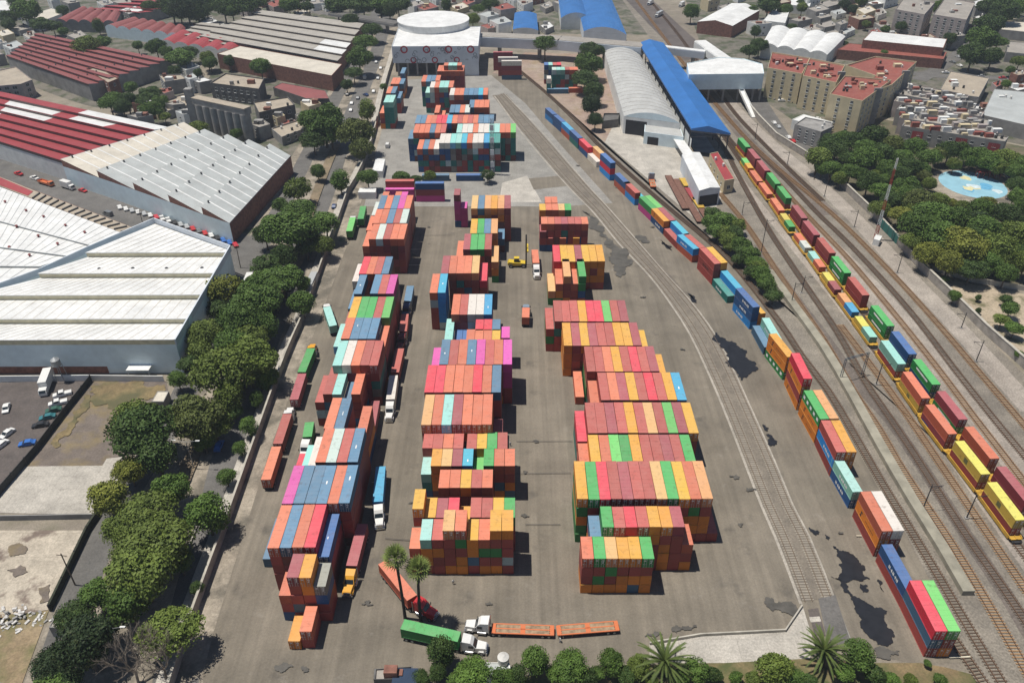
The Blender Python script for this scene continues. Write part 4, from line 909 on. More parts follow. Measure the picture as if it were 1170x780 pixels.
# --- far right buildings
curved('warehouse', 'white gabled warehouse with brick walls beyond the freight road', 'warehouse', (797, 25), (837, 30), (868, 12), (836, 4), 8, 2.5, W_BRICK, R_WHITE, 2, vault=False)
curved('warehouse', 'white warehouse with four rounded roof bays behind the red-roofed flats', 'warehouse', (870, 52), (945, 63), (966, 42), (882, 31), 8, 1.9, W_WHITE, R_WHITE, 6, 4)
block('factory_building', 'brown brick mill under a long white roof behind the red-roofed flats', 'factory', [(986, 46), (1078, 55), (1082, 45), (996, 36)], 11, W_BRICK, R_WHITE, .2)
block('lean_to_shed', 'red roofed lean-to in front of the brown brick mill', 'shed', [(957, 57), (1078, 68), (1082, 60), (970, 50)], 6, W_BRICK, R_TILE, .2)
block('warehouse', 'small white flat-roofed warehouse at the far end of the freight road', 'warehouse', [(872, 24), (897, 27), (902, 13), (884, 10)], 6, W_WHITE, R_WHITE, .3)
block('warehouse', 'narrow white warehouse beyond the small white flat-roofed one', 'warehouse', [(900, 6), (925, 8), (930, -8), (910, -8)], 6, W_WHITE, R_WHITE, .3)
block('warehouse', 'cream roofed warehouse by the trees at the far right corner', 'warehouse', [(1142, 34), (1180, 38), (1180, 26), (1146, 25)], 6, W_GREY, R_CREAM, .3)
block('warehouse', 'grey roofed long store at the far right corner below the cream one', 'warehouse', [(1150, 60), (1190, 64), (1190, 50), (1152, 48)], 6, W_GREY, R_FLAT, .3)
block('warehouse', 'large pale grey flat roof next to the terraced houses with tanks', 'warehouse', [(1122, 132), (1200, 150), (1200, 108), (1136, 102)], 7, W_GREY, R_GREY, .3, junk=4)
block('building', 'tan flat-roofed building at the bend of the upper street', 'building', [(1072, 106), (1118, 112), (1130, 90), (1086, 82)], 8, W_GREY, R_TAN, .5, junk=6, seed=4)
GR = 'red-roofed cream apartment slabs'
aps = [('cream apartment slab with red roof terraces nearest the white station block', [(877, 79), (916, 86), (925, 68), (882, 61)], 16), ('cream apartment slab with red roof between two others of the same row', [(917, 88), (955, 96), (965, 76), (925, 68)], 17),
    ('foremost cream apartment slab with red roof and a shaded side, nearest the park', [(948, 109), (985, 117), (1018, 93), (965, 88)], 17), ('long red-roofed apartment wing running away behind the foremost slab', [(985, 112), (1019, 98), (1047, 72), (1000, 66), (966, 76), (1000, 88)], 16)]
for lab, px, hh in aps:
    R1_, p = block('apartment_block', lab, 'flats', px, hh, W_CREAM, R_TILE, .8, group=GR, junk=16, seed=len(lab))
    for a, c in facing(p)[:2]: windows(R1_, a, c, hh, 6, 5.2, 1.5, 1.5, 1.0)
    q = facing(p)[0]; t_ = (q[1] - q[0]).normalized(); nn = Vector((t_.y, -t_.x, 0)); b = MB(); m_ = q[0].lerp(q[1], .5) + nn * .4; b.bar((m_.x, m_.y, 0), (m_.x + .001, m_.y, hh + 2), 4.0, .9) if False else b.box(m_.x - 2, m_.y - .6, 0, m_.x + 2, m_.y + .4, hh + 1.8); sub(R1_, 'stair_tower', b, W_GREY)
for lab, px, hh in (('grey apartment block with square windows at the far end of the upper street', [(1023, 12), (1056, 18), (1068, 4), (1034, -4)], 15), ('second grey apartment block, beside the trees of the upper street', [(1066, 18), (1104, 24), (1114, 4), (1080, -2)], 15)):
    R1_, p = block('apartment_block', lab, 'flats', px, hh, W_PINK, R_FLAT, .8, junk=4, seed=len(lab))
    for a, c in facing(p)[:2]: windows(R1_, a, c, hh, 5, 4.5, 1.8, 1.5, 1.0)
for i in range(6):
    y = 145 - i * 9.5; x = 1030 - i * 3
    R1_, p = block('terraced_house', f'{ordn(i)} row of dense terraced houses with rooftop tanks, counted from the park trees', 'houses', [(x, y), (x + 118 - i * 6, y + 18), (x + 122 - i * 6, y + 12.5), (x + 5, y - 5)], 8, W_PINK if i % 2 else W_GREY, R_FLAT, .6, group='terraced rows with rooftop tanks')
    a, c = facing(p)[0]; windows(R1_, a, c, 8, 2, 4.5, 1.6, 1.4, 1.0); e0, e1 = p[0], p[1]
    rj = random.Random(i)
    for k in range(20):
        q = a.lerp(c, (k + rj.uniform(.1, .9)) / 20); t_ = (c - a).normalized(); nb = Vector((-t_.y, t_.x, 0)); q = q + nb * rj.uniform(1.2, 6.5); bb = MB(); tp = rj.random()
        if tp < .4: bb.tube((q.x, q.y, 8), (q.x, q.y, 9.5), .65, n=8); bb.tube((q.x, q.y, 9.5), (q.x, q.y, 9.8), .65, .2, 8); sub(R1_, 'water_tank', bb, rj.choice((M_WT, M_WTW, M_WTW)))
        else:
            w1, w2, h1 = rj.uniform(.7, 2.6), rj.uniform(.6, 1.4), rj.uniform(.9, 2.6); bb.box(q.x - w1, q.y - w2, 8, q.x + w1, q.y + w2, 8 + h1); sub(R1_, 'roof_hut', bb, rj.choice((W_WHITE, W_WHITE, W_GREY, W_PINK, W_GREY, R_TILE, W_CREAM)))
    if i == 0:
        for u in (.12, .55, .86): bb = MB(); q = a.lerp(c, u); nb = Vector((t_.y, -t_.x, 0)) * .12; e_ = q + t_ * 5; bb.face([V(q + nb, .5), V(e_ + nb, .5), V(e_ + nb, 7), V(q + nb, 7)]); sub(R1_, 'red_panel', bb, R_RED)
R1_, p = block('concrete_house', 'grey concrete house with square windows between the parked cars and the park', 'house', [(908, 143), (938, 152), (951, 146), (950, 141), (920, 135)], 8, W_GREY, W_GREY, .6, junk=2)
for a, c in facing(p)[:2]: windows(R1_, a, c, 8, 3, 3.6, 1.3, 1.3, .8)
block('shed', 'long white roofed shed beside the grey concrete house', 'shed', [(905, 137), (918, 131), (952, 140), (940, 146)], 5, W_WHITE, R_WHITE, .2)
# small things at the bottom edge of the yard
R1_, p = block('guard_house', 'dark flat-roofed gatehouse with a blue side at the near edge of the yard', 'hut', [(427, 777), (428, 765), (472, 762), (475, 776)], 3.4, W_DARK, R_FLAT, .4, junk=2, seed=9)
b = MB(); c = sum(p, Vector()) / len(p); b.box(c.x - .2, c.y - 3, 3.4, c.x + 4.6, c.y + 1, 3.9); sub(R1_, 'canopy', b, plain('navy_canopy', (.01, .03, .07, 1)))
R1_, p = block('pump_house', 'small grey roofed hut with a white round water tank by the near trees', 'hut', [(545, 772), (546, 757), (582, 757), (585, 772)], 3, W_WHITE, R_GREY, .2)
b = MB(); q = G(575, 752, 4); b.tube((q.x, q.y, 3), (q.x, q.y, 4.6), 1.15, n=16); b.tube((q.x, q.y, 4.6), (q.x, q.y, 5.1), 1.15, .3, 16); sub(R1_, 'water_tank', b, M_WTW)
R1_, p = block('kiosk', 'white roofed vendor kiosk under trees beside the yard wall', 'kiosk', [(425.5, 195), (429.5, 181), (440, 182), (437, 196)], 3.2, W_WHITE, R_WHITE, .1)
block('kiosk', 'small white roofed hut between the wall and the parked green trailers', 'kiosk', [(409, 220), (411, 215), (430, 215), (429, 220)], 3, W_WHITE, R_WHITE, .1)
block('hut', 'white roofed hut on the bare lot by the big stepped-roof warehouse', 'hut', [(173, 459), (180, 447), (193, 447), (187, 459)], 3, W_GREY, R_CREAM, .1)
block('hut', 'small concrete-roofed hut under trees at the corner of the sandy slab', 'hut', [(56, 717), (65, 700), (80, 698), (70, 718)], 3, W_GREY, R_FLAT, .2)

# --- the crowded blocks at the far edge
rc = random.Random(77); HC = {}
def clutter(cx, cy, where):
    w, d = rc.uniform(7, 15), rc.uniform(2.6, 5); hh = rc.choice((3.5, 5, 6.5, 8)); nm, m, r_ = rc.choice((('white', W_WHITE, R_FLAT), ('grey', W_GREY, R_FLAT), ('brick', W_BRICK, R_TAN), ('cream', W_CREAM, R_CREAM), ('pinkish', W_PINK, R_TILE), ('white', W_WHITE, R_GREY), ('grey', W_GREY, R_WHITE)))
    k = (nm, where); HC[k] = HC.get(k, 0) + 1
    R_, p = block('house', f'small flat-roofed {nm} house, {ordn(HC[k] - 1)} {nm} one {where}', 'house', [(cx - w, cy + rc.uniform(-1, 1)), (cx - w * .2, cy + d), (cx + w, cy + rc.uniform(0, 1.5)), (cx + w * .3, cy - d)], hh, m, r_, .4, group='houses ' + where, junk=2, seed=int(cx * 7 + cy))
    a, c = facing(p)[0]; windows(R_, a, c, hh, max(1, int(hh / 3)), 5, 1.4, 1.3, 1.0)
for x, y in ((915, 22), (940, 18), (962, 26), (985, 20), (1008, 28), (930, 32), (955, 38), (978, 8), (1000, 3), (948, 4), (1005, 14), (925, -3), (970, -4), (1060, 42), (1092, 40)): clutter(x, y, 'beyond the white four-bay warehouse')
for x, y in ((845, -4), (830, 8), (850, 14), (812, -2), (890, 2), (868, 26)): clutter(x, y, 'at the end of the freight road')
for x, y in ((1140, 96), (1165, 84), (1165, 100), (1120, 122)): clutter(x, y, 'by the bend of the upper road')
for x, y in ((560, 4), (575, 8), (600, 2), (625, 6), (545, -4), (610, -5), (475, 4), (500, -3), (525, 8)): clutter(x, y, 'behind the round drum roof')
for x, y in ((50, 45), (70, 48), (25, 32), (5, 38), (95, 24), (15, 52), (230, 92), (215, 76), (160, 132), (200, 118), (212, 128), (318, 132), (190, 104), (315, 4), (335, -2), (360, 2), (300, -4), (140, 2), (80, 2), (60, -3)): clutter(x, y, 'among the old factories')

for x, y in ((1020, 40), (1000, 36), (945, 28), (968, 34), (985, -5), (1015, -6), (1050, 48), (1065, 56), (905, 42), (935, 10), (958, 14), (990, 12), (1120, 20), (1118, 4), (1160, 20), (1150, -4)): clutter(x, y, 'beyond the white four-bay warehouse')
for x, y in ((590, -2), (640, 2), (560, 16), (572, 24), (625, 30), (560, 30), (535, 2), (512, 2), (488, 8), (462, -4)): clutter(x, y, 'behind the round drum roof')
for x, y in ((35, 40), (88, 40), (0, 48), (-8, 62), (150, 12), (225, 30), (238, 24), (252, 32), (120, 3), (345, 14), (375, 4), (285, 10), (165, 118), (180, 124), (218, 88), (205, 94), (330, 140), (345, 132), (298, 142), (355, 118)): clutter(x, y, 'among the old factories')
# ------------------------------------------------------------------ trees
def leaf_material(name):
    t = NT(name); oi = t.add('ShaderNodeObjectInfo'); p = t.pos()
    n = t.ramp(t.noise(p, .45, 3, .6), .3, .7, (.72, .76, .68, 1), (1.6, 1.55, 1.3, 1)); c = t.mix(1, oi.outputs['Color'], n, 'MULTIPLY')
    y = t.ramp(t.noise(p, 1.7, 2, .6), .55, .75); c = t.mix(t.math('MULTIPLY', y, .35), c, (.14, .12, .025, 1))
    t.b.inputs['Specular IOR Level'].default_value = .25
    return t.done(c, .65)
M_LEAF = leaf_material('leaves'); M_BARK = plain('bark', (.13, .10, .075, 1), .95, 0, .3, 2.0); M_BARE = plain('bare_branch', (.24, .20, .16, 1), .95, 0, .25, 2.0); M_PALM = plain('palm_trunk', (.045, .038, .03, 1), .95, 0, .3, 2)
def crown_mesh(seed, nl, per, flat=.75, leaf=.075, spread=.62, lob=.42, taper=0.0):
    r = np.random.default_rng(seed); V_ = []; F_ = []
    lobes = []
    for k in range(nl):
        for _ in range(30):
            d = r.normal(size=3); d /= np.linalg.norm(d); rad = spread * r.uniform(.35, 1.0) ** .5
            c = d * rad; c[2] *= flat
            if taper: c[:2] *= 1 - taper * (c[2] / flat + .4)
            s = lob * r.uniform(.6, 1.15)
            if all(np.linalg.norm(c - l[0]) > .32 * (s + l[1]) for l in lobes): break
        lobes.append((c, s))
    for c, s in lobes:
        n = int(per * (s / lob) ** 2)
        d = r.normal(size=(n, 3)); d /= np.linalg.norm(d, axis=1)[:, None]; d[:, 2] = np.where(d[:, 2] < -.45, -d[:, 2], d[:, 2])
        rad = s * (r.uniform(.62, 1.08, n))
        P = c + d * rad[:, None] * np.array([1, 1, .8])
        N_ = d + r.normal(scale=.55, size=(n, 3)); N_[:, 2] += .25; N_ /= np.linalg.norm(N_, axis=1)[:, None]
        T = np.cross(N_, r.normal(size=(n, 3))); T /= np.linalg.norm(T, axis=1)[:, None]; B = np.cross(N_, T)
        sz = leaf * r.uniform(.6, 1.5, n)[:, None]
        for q in (P - T * sz, P + B * sz * .62, P + T * sz, P - B * sz * .62): V_.append(q)
    n = int(nl * per * .22); d = r.normal(size=(n, 3)); d /= np.linalg.norm(d, axis=1)[:, None]; P = d * (r.uniform(.55, 1.12, n) ** .7)[:, None] * np.array([spread + lob * .6, spread + lob * .6, (spread + lob * .6) * flat]); P[:, 2] = np.where(P[:, 2] < -.3 * flat, -P[:, 2], P[:, 2])
    N_ = d + r.normal(scale=.6, size=(n, 3)); N_ /= np.linalg.norm(N_, axis=1)[:, None]; T = np.cross(N_, r.normal(size=(n, 3))); T /= np.linalg.norm(T, axis=1)[:, None]; B = np.cross(N_, T); sz = leaf * r.uniform(.6, 1.3, n)[:, None]
    for q in (P - T * sz, P + B * sz * .62, P + T * sz, P - B * sz * .62): V_.append(q)
    # interleave the four corner arrays of each lobe
    vs = []; 
    for i in range(0, len(V_), 4):
        a = np.stack(V_[i:i + 4], 1); vs.append(a.reshape(-1, 3))
    vs = np.concatenate(vs); nq = len(vs) // 4
    me = bpy.data.meshes.new('crown'); me.vertices.add(len(vs)); me.vertices.foreach_set('co', vs.ravel())
    me.loops.add(nq * 4); me.loops.foreach_set('vertex_index', np.arange(nq * 4)); me.polygons.add(nq); me.polygons.foreach_set('loop_start', np.arange(nq) * 4); me.polygons.foreach_set('loop_total', np.full(nq, 4))
    me.materials.append(M_LEAF); me.update(); me.validate(); return me, lobes
def trunk_mesh(lobes, flat, base, seed, bark=None):
    """tapered trunk from z=-base up into the crown, with limbs to the lobes"""
    b = MB(); rr = random.Random(seed); pts = [Vector((rr.uniform(-.03, .03), rr.uniform(-.03, .03), -base + base * k / 3)) for k in range(4)]
    pts[0] = Vector((0, 0, -base)); rad = [.085, .065, .055, .045]
    for k in range(3): b.tube(pts[k], pts[k + 1], rad[k], rad[k + 1], 8)
    for c, s in lobes[::2]:
        m = pts[2].lerp(Vector(c), .55) + Vector((0, 0, -.06)); b.tube(pts[2], m, .036, .024, 6); b.tube(m, Vector(c), .024, .01, 5)
    return b.mesh('trunk', [bark or M_BARK])
KINDS = {}
for nm, args in dict(broad=(11, 22, 420, .55, .048, .74, .36), round_=(12, 18, 460, .8, .048, .58, .38), tall=(13, 18, 420, 1.25, .05, .55, .36, .2), loose=(14, 18, 280, .7, .055, .76, .30), dense=(15, 22, 520, .72, .044, .62, .37), bushy=(16, 13, 420, .6, .06, .55, .42), olive=(17, 24, 330, .62, .05, .76, .31)).items():
    me, lb = crown_mesh(*args); me.name = nm.strip('_') + '_crown'; KINDS[nm] = (me, trunk_mesh(lb, args[3], 1.35, args[0]), args[3])
    me2, lb2 = crown_mesh(args[0] + 50, *args[1:]); KINDS[nm + '2'] = (me2, trunk_mesh(lb2, args[3], 1.35, args[0] + 50), args[3])
GREENS = {'d': ((.042, .074, .020), 'dark green'), 'm': ((.066, .116, .025), 'mid green'), 'o': ((.096, .132, .029), 'olive green'), 'y': ((.145, .160, .032), 'yellowish green'), 'g': ((.080, .140, .028), 'bright green'), 'b': ((.085, .105, .032), 'brownish green'), 'k': ((.026, .046, .018), 'very dark green')}
def pxscale(p): a = PX(p); c = PX((p[0] + 1, p[1], p[2])); return math.hypot(c[0] - a[0], c[1] - a[1])
TREES = []
rt_ = random.Random(21)
def tree(cx, cy, r, kind='broad', col='m', grp='avenue', base=1.0, name='tree'):
    z = 6.0; r = r * (1.13 if grp == 'avenue' else 1.16)
    for _ in range(4):
        p = G(cx, cy, z); R_ = r / pxscale(p); z = R_ * (.8 + .45 * base)
    TREES.append((p, R_, z, kind if rt_.random() < .5 else kind + '2', col, grp, name))
for t_ in [ # beside and along the avenue, near to far
    (95, 735, 36, 'dense', 'k'), (62, 758, 24, 'dense', 'k'), (60, 785, 22, 'bushy', 'm'), (145, 690, 27, 'round_', 'm'), (110, 680, 24, 'round_', 'm'), (195, 722, 31, 'olive', 'o'), (225, 672, 9, 'tall', 'd'), (160, 655, 36, 'broad', 'o'), (180, 622, 34, 'broad', 'o'), (150, 632, 22, 'dense', 'o'), (205, 640, 18, 'dense', 'm'),
    (125, 570, 22, 'round_', 'y'), (148, 537, 17, 'dense', 'y'), (168, 585, 27, 'broad', 'o'), (195, 560, 20, 'broad', 'm'), (236, 588, 25, 'round_', 'g'), (163, 492, 34, 'broad', 'd'), (178, 520, 24, 'round_', 'd'), (150, 478, 22, 'loose', 'o'), (172, 468, 12, 'bushy', 'o'), (222, 478, 29, 'broad', 'b'), (244, 484, 20, 'broad', 'o'), (203, 434, 12, 'round_', 'm'), (233, 504, 13, 'round_', 'g'), (194, 468, 8, 'bushy', 'd'),
    (262, 455, 20, 'round_', 'o'), (258, 545, 12, 'round_', 'm'), (274, 512, 11, 'round_', 'm'), (284, 487, 13, 'round_', 'm'), (293, 456, 10, 'tall', 'm'), (304, 432, 14, 'tall', 'm'), (302, 416, 13, 'dense', 'm'), (255, 424, 30, 'broad', 'o'), (282, 410, 28, 'broad', 'o'), (268, 395, 22, 'broad', 'm'), (258, 438, 11, 'bushy', 'g'),
    (234, 380, 21, 'broad', 'o'), (255, 333, 19, 'loose', 'y'), (248, 352, 14, 'bushy', 'd'), (275, 362, 27, 'broad', 'm'), (294, 345, 26, 'broad', 'm'), (300, 372, 18, 'round_', 'm'), (285, 388, 20, 'broad', 'o'), (322, 318, 20, 'broad', 'm'), (304, 304, 15, 'loose', 'd'), (295, 326, 16, 'broad', 'm'), (345, 346, 15, 'round_', 'm'), (343, 325, 12, 'round_', 'm'), (215, 415, 14, 'bushy', 'd'), (228, 400, 16, 'bushy', 'o'),
    (330, 262, 26, 'broad', 'm'), (341, 240, 18, 'broad', 'm'), (310, 255, 12, 'dense', 'm'), (303, 268, 14, 'dense', 'd'), (340, 216, 15, 'olive', 'o'), (320, 235, 11, 'round_', 'm'), (372, 255, 17, 'round_', 'm'), (366, 279, 14, 'broad', 'o'), (363, 196, 9, 'round_', 'm'), (389, 207, 13, 'tall', 'm'), (350, 280, 14, 'broad', 'd'), (324, 292, 16, 'broad', 'd'),
    (370, 140, 21, 'broad', 'm'), (352, 137, 13, 'round_', 'm'), (378, 152, 15, 'round_', 'm'), (358, 160, 13, 'broad', 'd'), (407, 153, 19, 'olive', 'b'), (413, 170, 13, 'olive', 'b'), (419, 126, 12, 'tall', 'o'), (438, 100, 4.5, 'round_', 'm'), (396, 97, 7, 'round_', 'd'), (410, 66, 15, 'broad', 'm'), (417, 48, 13, 'broad', 'm'), (404, 83, 10, 'broad', 'd'), (425, 34, 11, 'broad', 'd'), (420, 203, 12, 'round_', 'm'), (458, 203, 10, 'bushy', 'm'), (491, 201, 8, 'bushy', 'o'), (557, 200, 7, 'loose', 'd'), (475, 205, 8, 'bushy', 'd')]: tree(*t_, grp='avenue')
for t_ in [(505, 745, 20, 'tall', 'd'), (541, 771, 19, 'olive', 'g'), (522, 778, 12, 'bushy', 'm'), (612, 755, 19, 'tall', 'm'), (652, 762, 20, 'olive', 'm'), (635, 768, 13, 'bushy', 'm'), (698, 757, 15, 'olive', 'm'), (730, 762, 14, 'olive', 'o'), (716, 770, 12, 'bushy', 'd'), (795, 765, 14, 'loose', 'm'), (885, 763, 20, 'bushy', 'o'), (981, 748, 19, 'tall', 'm'), (965, 768, 12, 'bushy', 'g'), (1000, 770, 12, 'bushy', 'd'), (840, 773, 8, 'bushy', 'g'), (1060, 757, 5, 'bushy', 'm'), (575, 776, 14, 'olive', 'm'), (592, 772, 13, 'tall', 'd'), (670, 775, 13, 'loose', 'd'), (682, 768, 10, 'bushy', 'm'), (745, 778, 9, 'bushy', 'o'), (778, 775, 11, 'bushy', 'm'), (815, 770, 10, 'bushy', 'd'), (860, 776, 10, 'bushy', 'o'), (905, 774, 12, 'olive', 'm'), (925, 777, 10, 'bushy', 'd'), (1020, 777, 9, 'bushy', 'g'), (1040, 776, 8, 'bushy', 'o'), (1075, 777, 8, 'bushy', 'm'), (480, 776, 12, 'dense', 'd'), (500, 768, 13, 'tall', 'd')]: tree(*t_, grp='near edge')
for t_ in [(676, 58, 12, 'broad', 'd'), (672, 74, 13, 'broad', 'm'), (668, 90, 13, 'broad', 'd'), (678, 104, 12, 'dense', 'd'), (676, 120, 13, 'dense', 'k'), (680, 137, 9, 'dense', 'k'), (623, 50, 13, 'olive', 'm'), (694, 66, 6, 'round_', 'm')]: tree(*t_, grp='vaulted shed')
for t_ in [(815, 245, 10, 'bushy', 'd'), (828, 252, 13, 'bushy', 'm'), (820, 264, 12, 'bushy', 'm'), (838, 266, 13, 'bushy', 'd'), (847, 280, 13, 'bushy', 'm'), (858, 290, 12, 'bushy', 'm'), (866, 304, 11, 'bushy', 'o'), (874, 318, 11, 'bushy', 'm'), (880, 330, 9, 'bushy', 'd'), (843, 296, 9, 'bushy', 'd'), (858, 310, 9, 'bushy', 'd'), (835, 282, 8, 'bushy', 'o')]: tree(*t_, grp='freight cutting', base=.3, name='shrub')
for t_ in [(98, 52, 13, 'broad', 'o'), (118, 48, 10, 'broad', 'm'), (157, 52, 7, 'round_', 'm'), (178, 54, 10, 'broad', 'm'), (207, 66, 14, 'broad', 'm'), (237, 68, 9, 'round_', 'o'), (262, 70, 8, 'round_', 'd'), (298, 76, 11, 'round_', 'm'), (125, 117, 12, 'broad', 'm'), (145, 115, 11, 'dense', 'd'), (150, 100, 8, 'round_', 'm'), (172, 108, 12, 'broad', 'd'), (172, 126, 12, 'broad', 'm'), (226, 146, 11, 'broad', 'o'), (270, 153, 8, 'round_', 'm'), (188, 133, 8, 'bushy', 'o'), (200, 82, 8, 'round_', 'd'), (226, 84, 7, 'round_', 'd'), (46, 28, 10, 'broad', 'd'), (72, 36, 6, 'round_', 'm'), (112, 30, 7, 'tall', 'm'), (30, 13, 14, 'broad', 'm'), (10, 20, 9, 'broad', 'd'),
    (195, 6, 15, 'broad', 'd'), (213, 9, 17, 'broad', 'k'), (235, 6, 14, 'broad', 'd'), (255, 8, 14, 'broad', 'd'), (276, 6, 15, 'broad', 'd'), (292, 3, 10, 'broad', 'm'), (330, 6, 10, 'broad', 'm'), (350, 8, 8, 'broad', 'd'), (385, 6, 12, 'broad', 'd'), (415, 6, 13, 'broad', 'd'), (435, 5, 13, 'broad', 'm'), (455, 6, 12, 'broad', 'd'), (540, 22, 9, 'broad', 'o'), (546, 10, 7, 'broad', 'm'), (510, 6, 8, 'round_', 'd')]: tree(*t_, grp='factories')
rp = random.Random(8)
PARK = [(935, 180, 15), (955, 172, 13), (950, 193, 12), (975, 162, 14), (1000, 158, 15), (990, 180, 16), (1020, 165, 14), (1045, 168, 14), (1040, 190, 13), (1062, 180, 12), (1085, 172, 13), (1090, 188, 8), (1110, 180, 12), (1130, 185, 12), (1150, 180, 13), (1168, 188, 12), (1015, 192, 13), (1035, 215, 14), (1020, 228, 13), (1050, 228, 17), (1068, 245, 20), (1050, 258, 20), (1075, 268, 22), (1092, 250, 16), (1100, 280, 22), (1125, 262, 18), (1140, 285, 20), (1160, 268, 18), (1150, 245, 16), (1172, 300, 16), (1130, 300, 15), (1120, 240, 14), (1030, 245, 12), (1060, 290, 16), (1085, 300, 16), (1110, 308, 14), (1150, 312, 14), (985, 200, 9), (1062, 210, 8), (1088, 232, 6), (1165, 212, 12), (970, 182, 11), (1045, 240, 12), (1170, 235, 12), (1012, 205, 9), (1000, 200, 8), (1042, 275, 13)]
PARK += [(948, 166, 13), (965, 158, 12), (988, 170, 14), (1008, 176, 14), (1030, 180, 13), (972, 196, 13), (992, 208, 14), (1008, 218, 13), (1028, 200, 14), (1055, 200, 9), (1005, 238, 11), (1052, 192, 10), (1098, 172, 11), (1122, 176, 11), (1142, 192, 10), (1075, 176, 11), (1160, 196, 11), (940, 192, 9), (960, 204, 9), (1165, 225, 11), (1072, 230, 11), (1100, 236, 9), (1128, 230, 8), (1042, 222, 12)]
for i, (x, y, r) in enumerate(PARK): tree(x, y, r, rp.choice(('broad', 'round_', 'dense', 'broad', 'olive')), rp.choice('mmddoomb' if y < 230 else 'mmoody'), grp='park')
for t_ in [(1090, 338, 8, 'round_', 'm'), (1155, 352, 11, 'bushy', 'm'), (1145, 365, 9, 'bushy', 'o'), (1160, 375, 10, 'bushy', 'm'), (1118, 340, 4, 'tall', 'd'), (1118, 355, 3.5, 'tall', 'd'), (1165, 405, 6, 'bushy', 'm'), (1150, 342, 7, 'bushy', 'd'), (1080, 318, 5, 'bushy', 'm')]: tree(*t_, grp='sandy lot', name='tree' if t_[2] > 7 else 'shrub')
for t_ in [(790, 14, 9, 'round_', 'm'), (863, 36, 7, 'tall', 'd'), (868, 52, 10, 'broad', 'd'), (878, 5, 12, 'broad', 'd'), (895, 12, 7, 'broad', 'm'), (1085, 45, 8, 'round_', 'd'), (1112, 62, 14, 'broad', 'd'), (1122, 45, 16, 'broad', 'm'), (1134, 64, 11, 'broad', 'd'), (1140, 48, 10, 'broad', 'm'), (1130, 28, 14, 'broad', 'd'), (1148, 14, 16, 'broad', 'd'), (1165, 8, 14, 'broad', 'm'), (1130, 8, 12, 'broad', 'd'), (1165, 70, 8, 'broad', 'o'), (1010, 62, 6, 'round_', 'm'), (1155, 80, 6, 'round_', 'm'), (857, 58, 9, 'broad', 'd')]: tree(*t_, grp='upper streets')
WHERE = {'avenue': ('beside the avenue', 'trees along the avenue'), 'near edge': ('at the near yard edge', 'trees of the planted strip'), 'vaulted shed': ('by the vaulted shed', 'trees by the vaulted shed'), 'freight cutting': ('on the railway bank', 'shrubs on the railway bank'),
    'factories': ('among the factories', 'trees among the factories'), 'park': ('in the park', 'park trees'), 'sandy lot': ('on the sandy lot', 'plants of the sandy lot'), 'upper streets': ('by the upper streets', 'trees by the upper streets')}
for i in range(26):
    u = i / 25; x = 1000 + 165 * u + rp.uniform(-8, 8); y = 205 + 95 * rp.random() ** .8
    if (x - 1111) ** 2 / 46 ** 2 + (y - 211) ** 2 / 17 ** 2 < 1 or x < 985 + (y - 200) * .9: continue
    tree(x, y + 6, rp.uniform(10, 15), rp.choice(('broad', 'round_', 'dense', 'olive')), rp.choice('mddoomk'), grp='park')
for x, y, r, k_, c_ in ((140, 605, 20, 'broad', 'o'), (170, 645, 22, 'dense', 'd'), (265, 470, 12, 'round_', 'm'), (310, 340, 15, 'dense', 'd'), (262, 372, 18, 'dense', 'd'), (318, 268, 16, 'dense', 'm'), (350, 262, 14, 'dense', 'd'), (85, 705, 20, 'dense', 'd'), (118, 722, 18, 'dense', 'k'), (75, 775, 20, 'dense', 'k')): tree(x, y, r, k_, c_)
for x, y in ((822, 256), (832, 274), (850, 288), (862, 300), (868, 312), (876, 325), (842, 258), (812, 254), (828, 266), (884, 338)): tree(x, y, 11, 'bushy', rp.choice('mdo'), grp='freight cutting', base=.3, name='shrub')
for x, y, r in ((130, 112, 10), (160, 114, 9), (140, 122, 10), (182, 118, 9), (165, 118, 11), (112, 50, 9), (190, 60, 8), (215, 60, 9), (240, 72, 8), (205, 12, 14), (225, 14, 13), (265, 12, 12), (400, 24, 9), (445, 12, 10), (10, 28, 8), (60, 30, 8)): tree(x, y, r, rp.choice(('broad', 'dense')), rp.choice('mdd'), grp='factories')
for i in range(46):
    x = rp.uniform(0, 1170); y = rp.uniform(-6, 14)
    if 455 < x < 540 or 575 < x < 790 or x < 0: continue
    tree(x, y, rp.uniform(5, 9), rp.choice(('broad', 'round_', 'dense')), rp.choice('mddok'), grp='factories' if x < 560 else 'upper streets')
for x, y in ((930, 45), (965, 50), (1012, 34), (905, 30), (1030, 30), (990, 28), (1075, 36), (860, 12), (1120, 100), (1150, 96), (1100, 96)): tree(x, y, rp.uniform(4, 7), 'broad', rp.choice('mdo'), grp='upper streets')
cnt = {}
SHAPE = {'broad': 'broad', 'round_': 'round', 'tall': 'tall', 'loose': 'thin', 'dense': 'dense', 'bushy': 'bushy', 'olive': 'airy'}
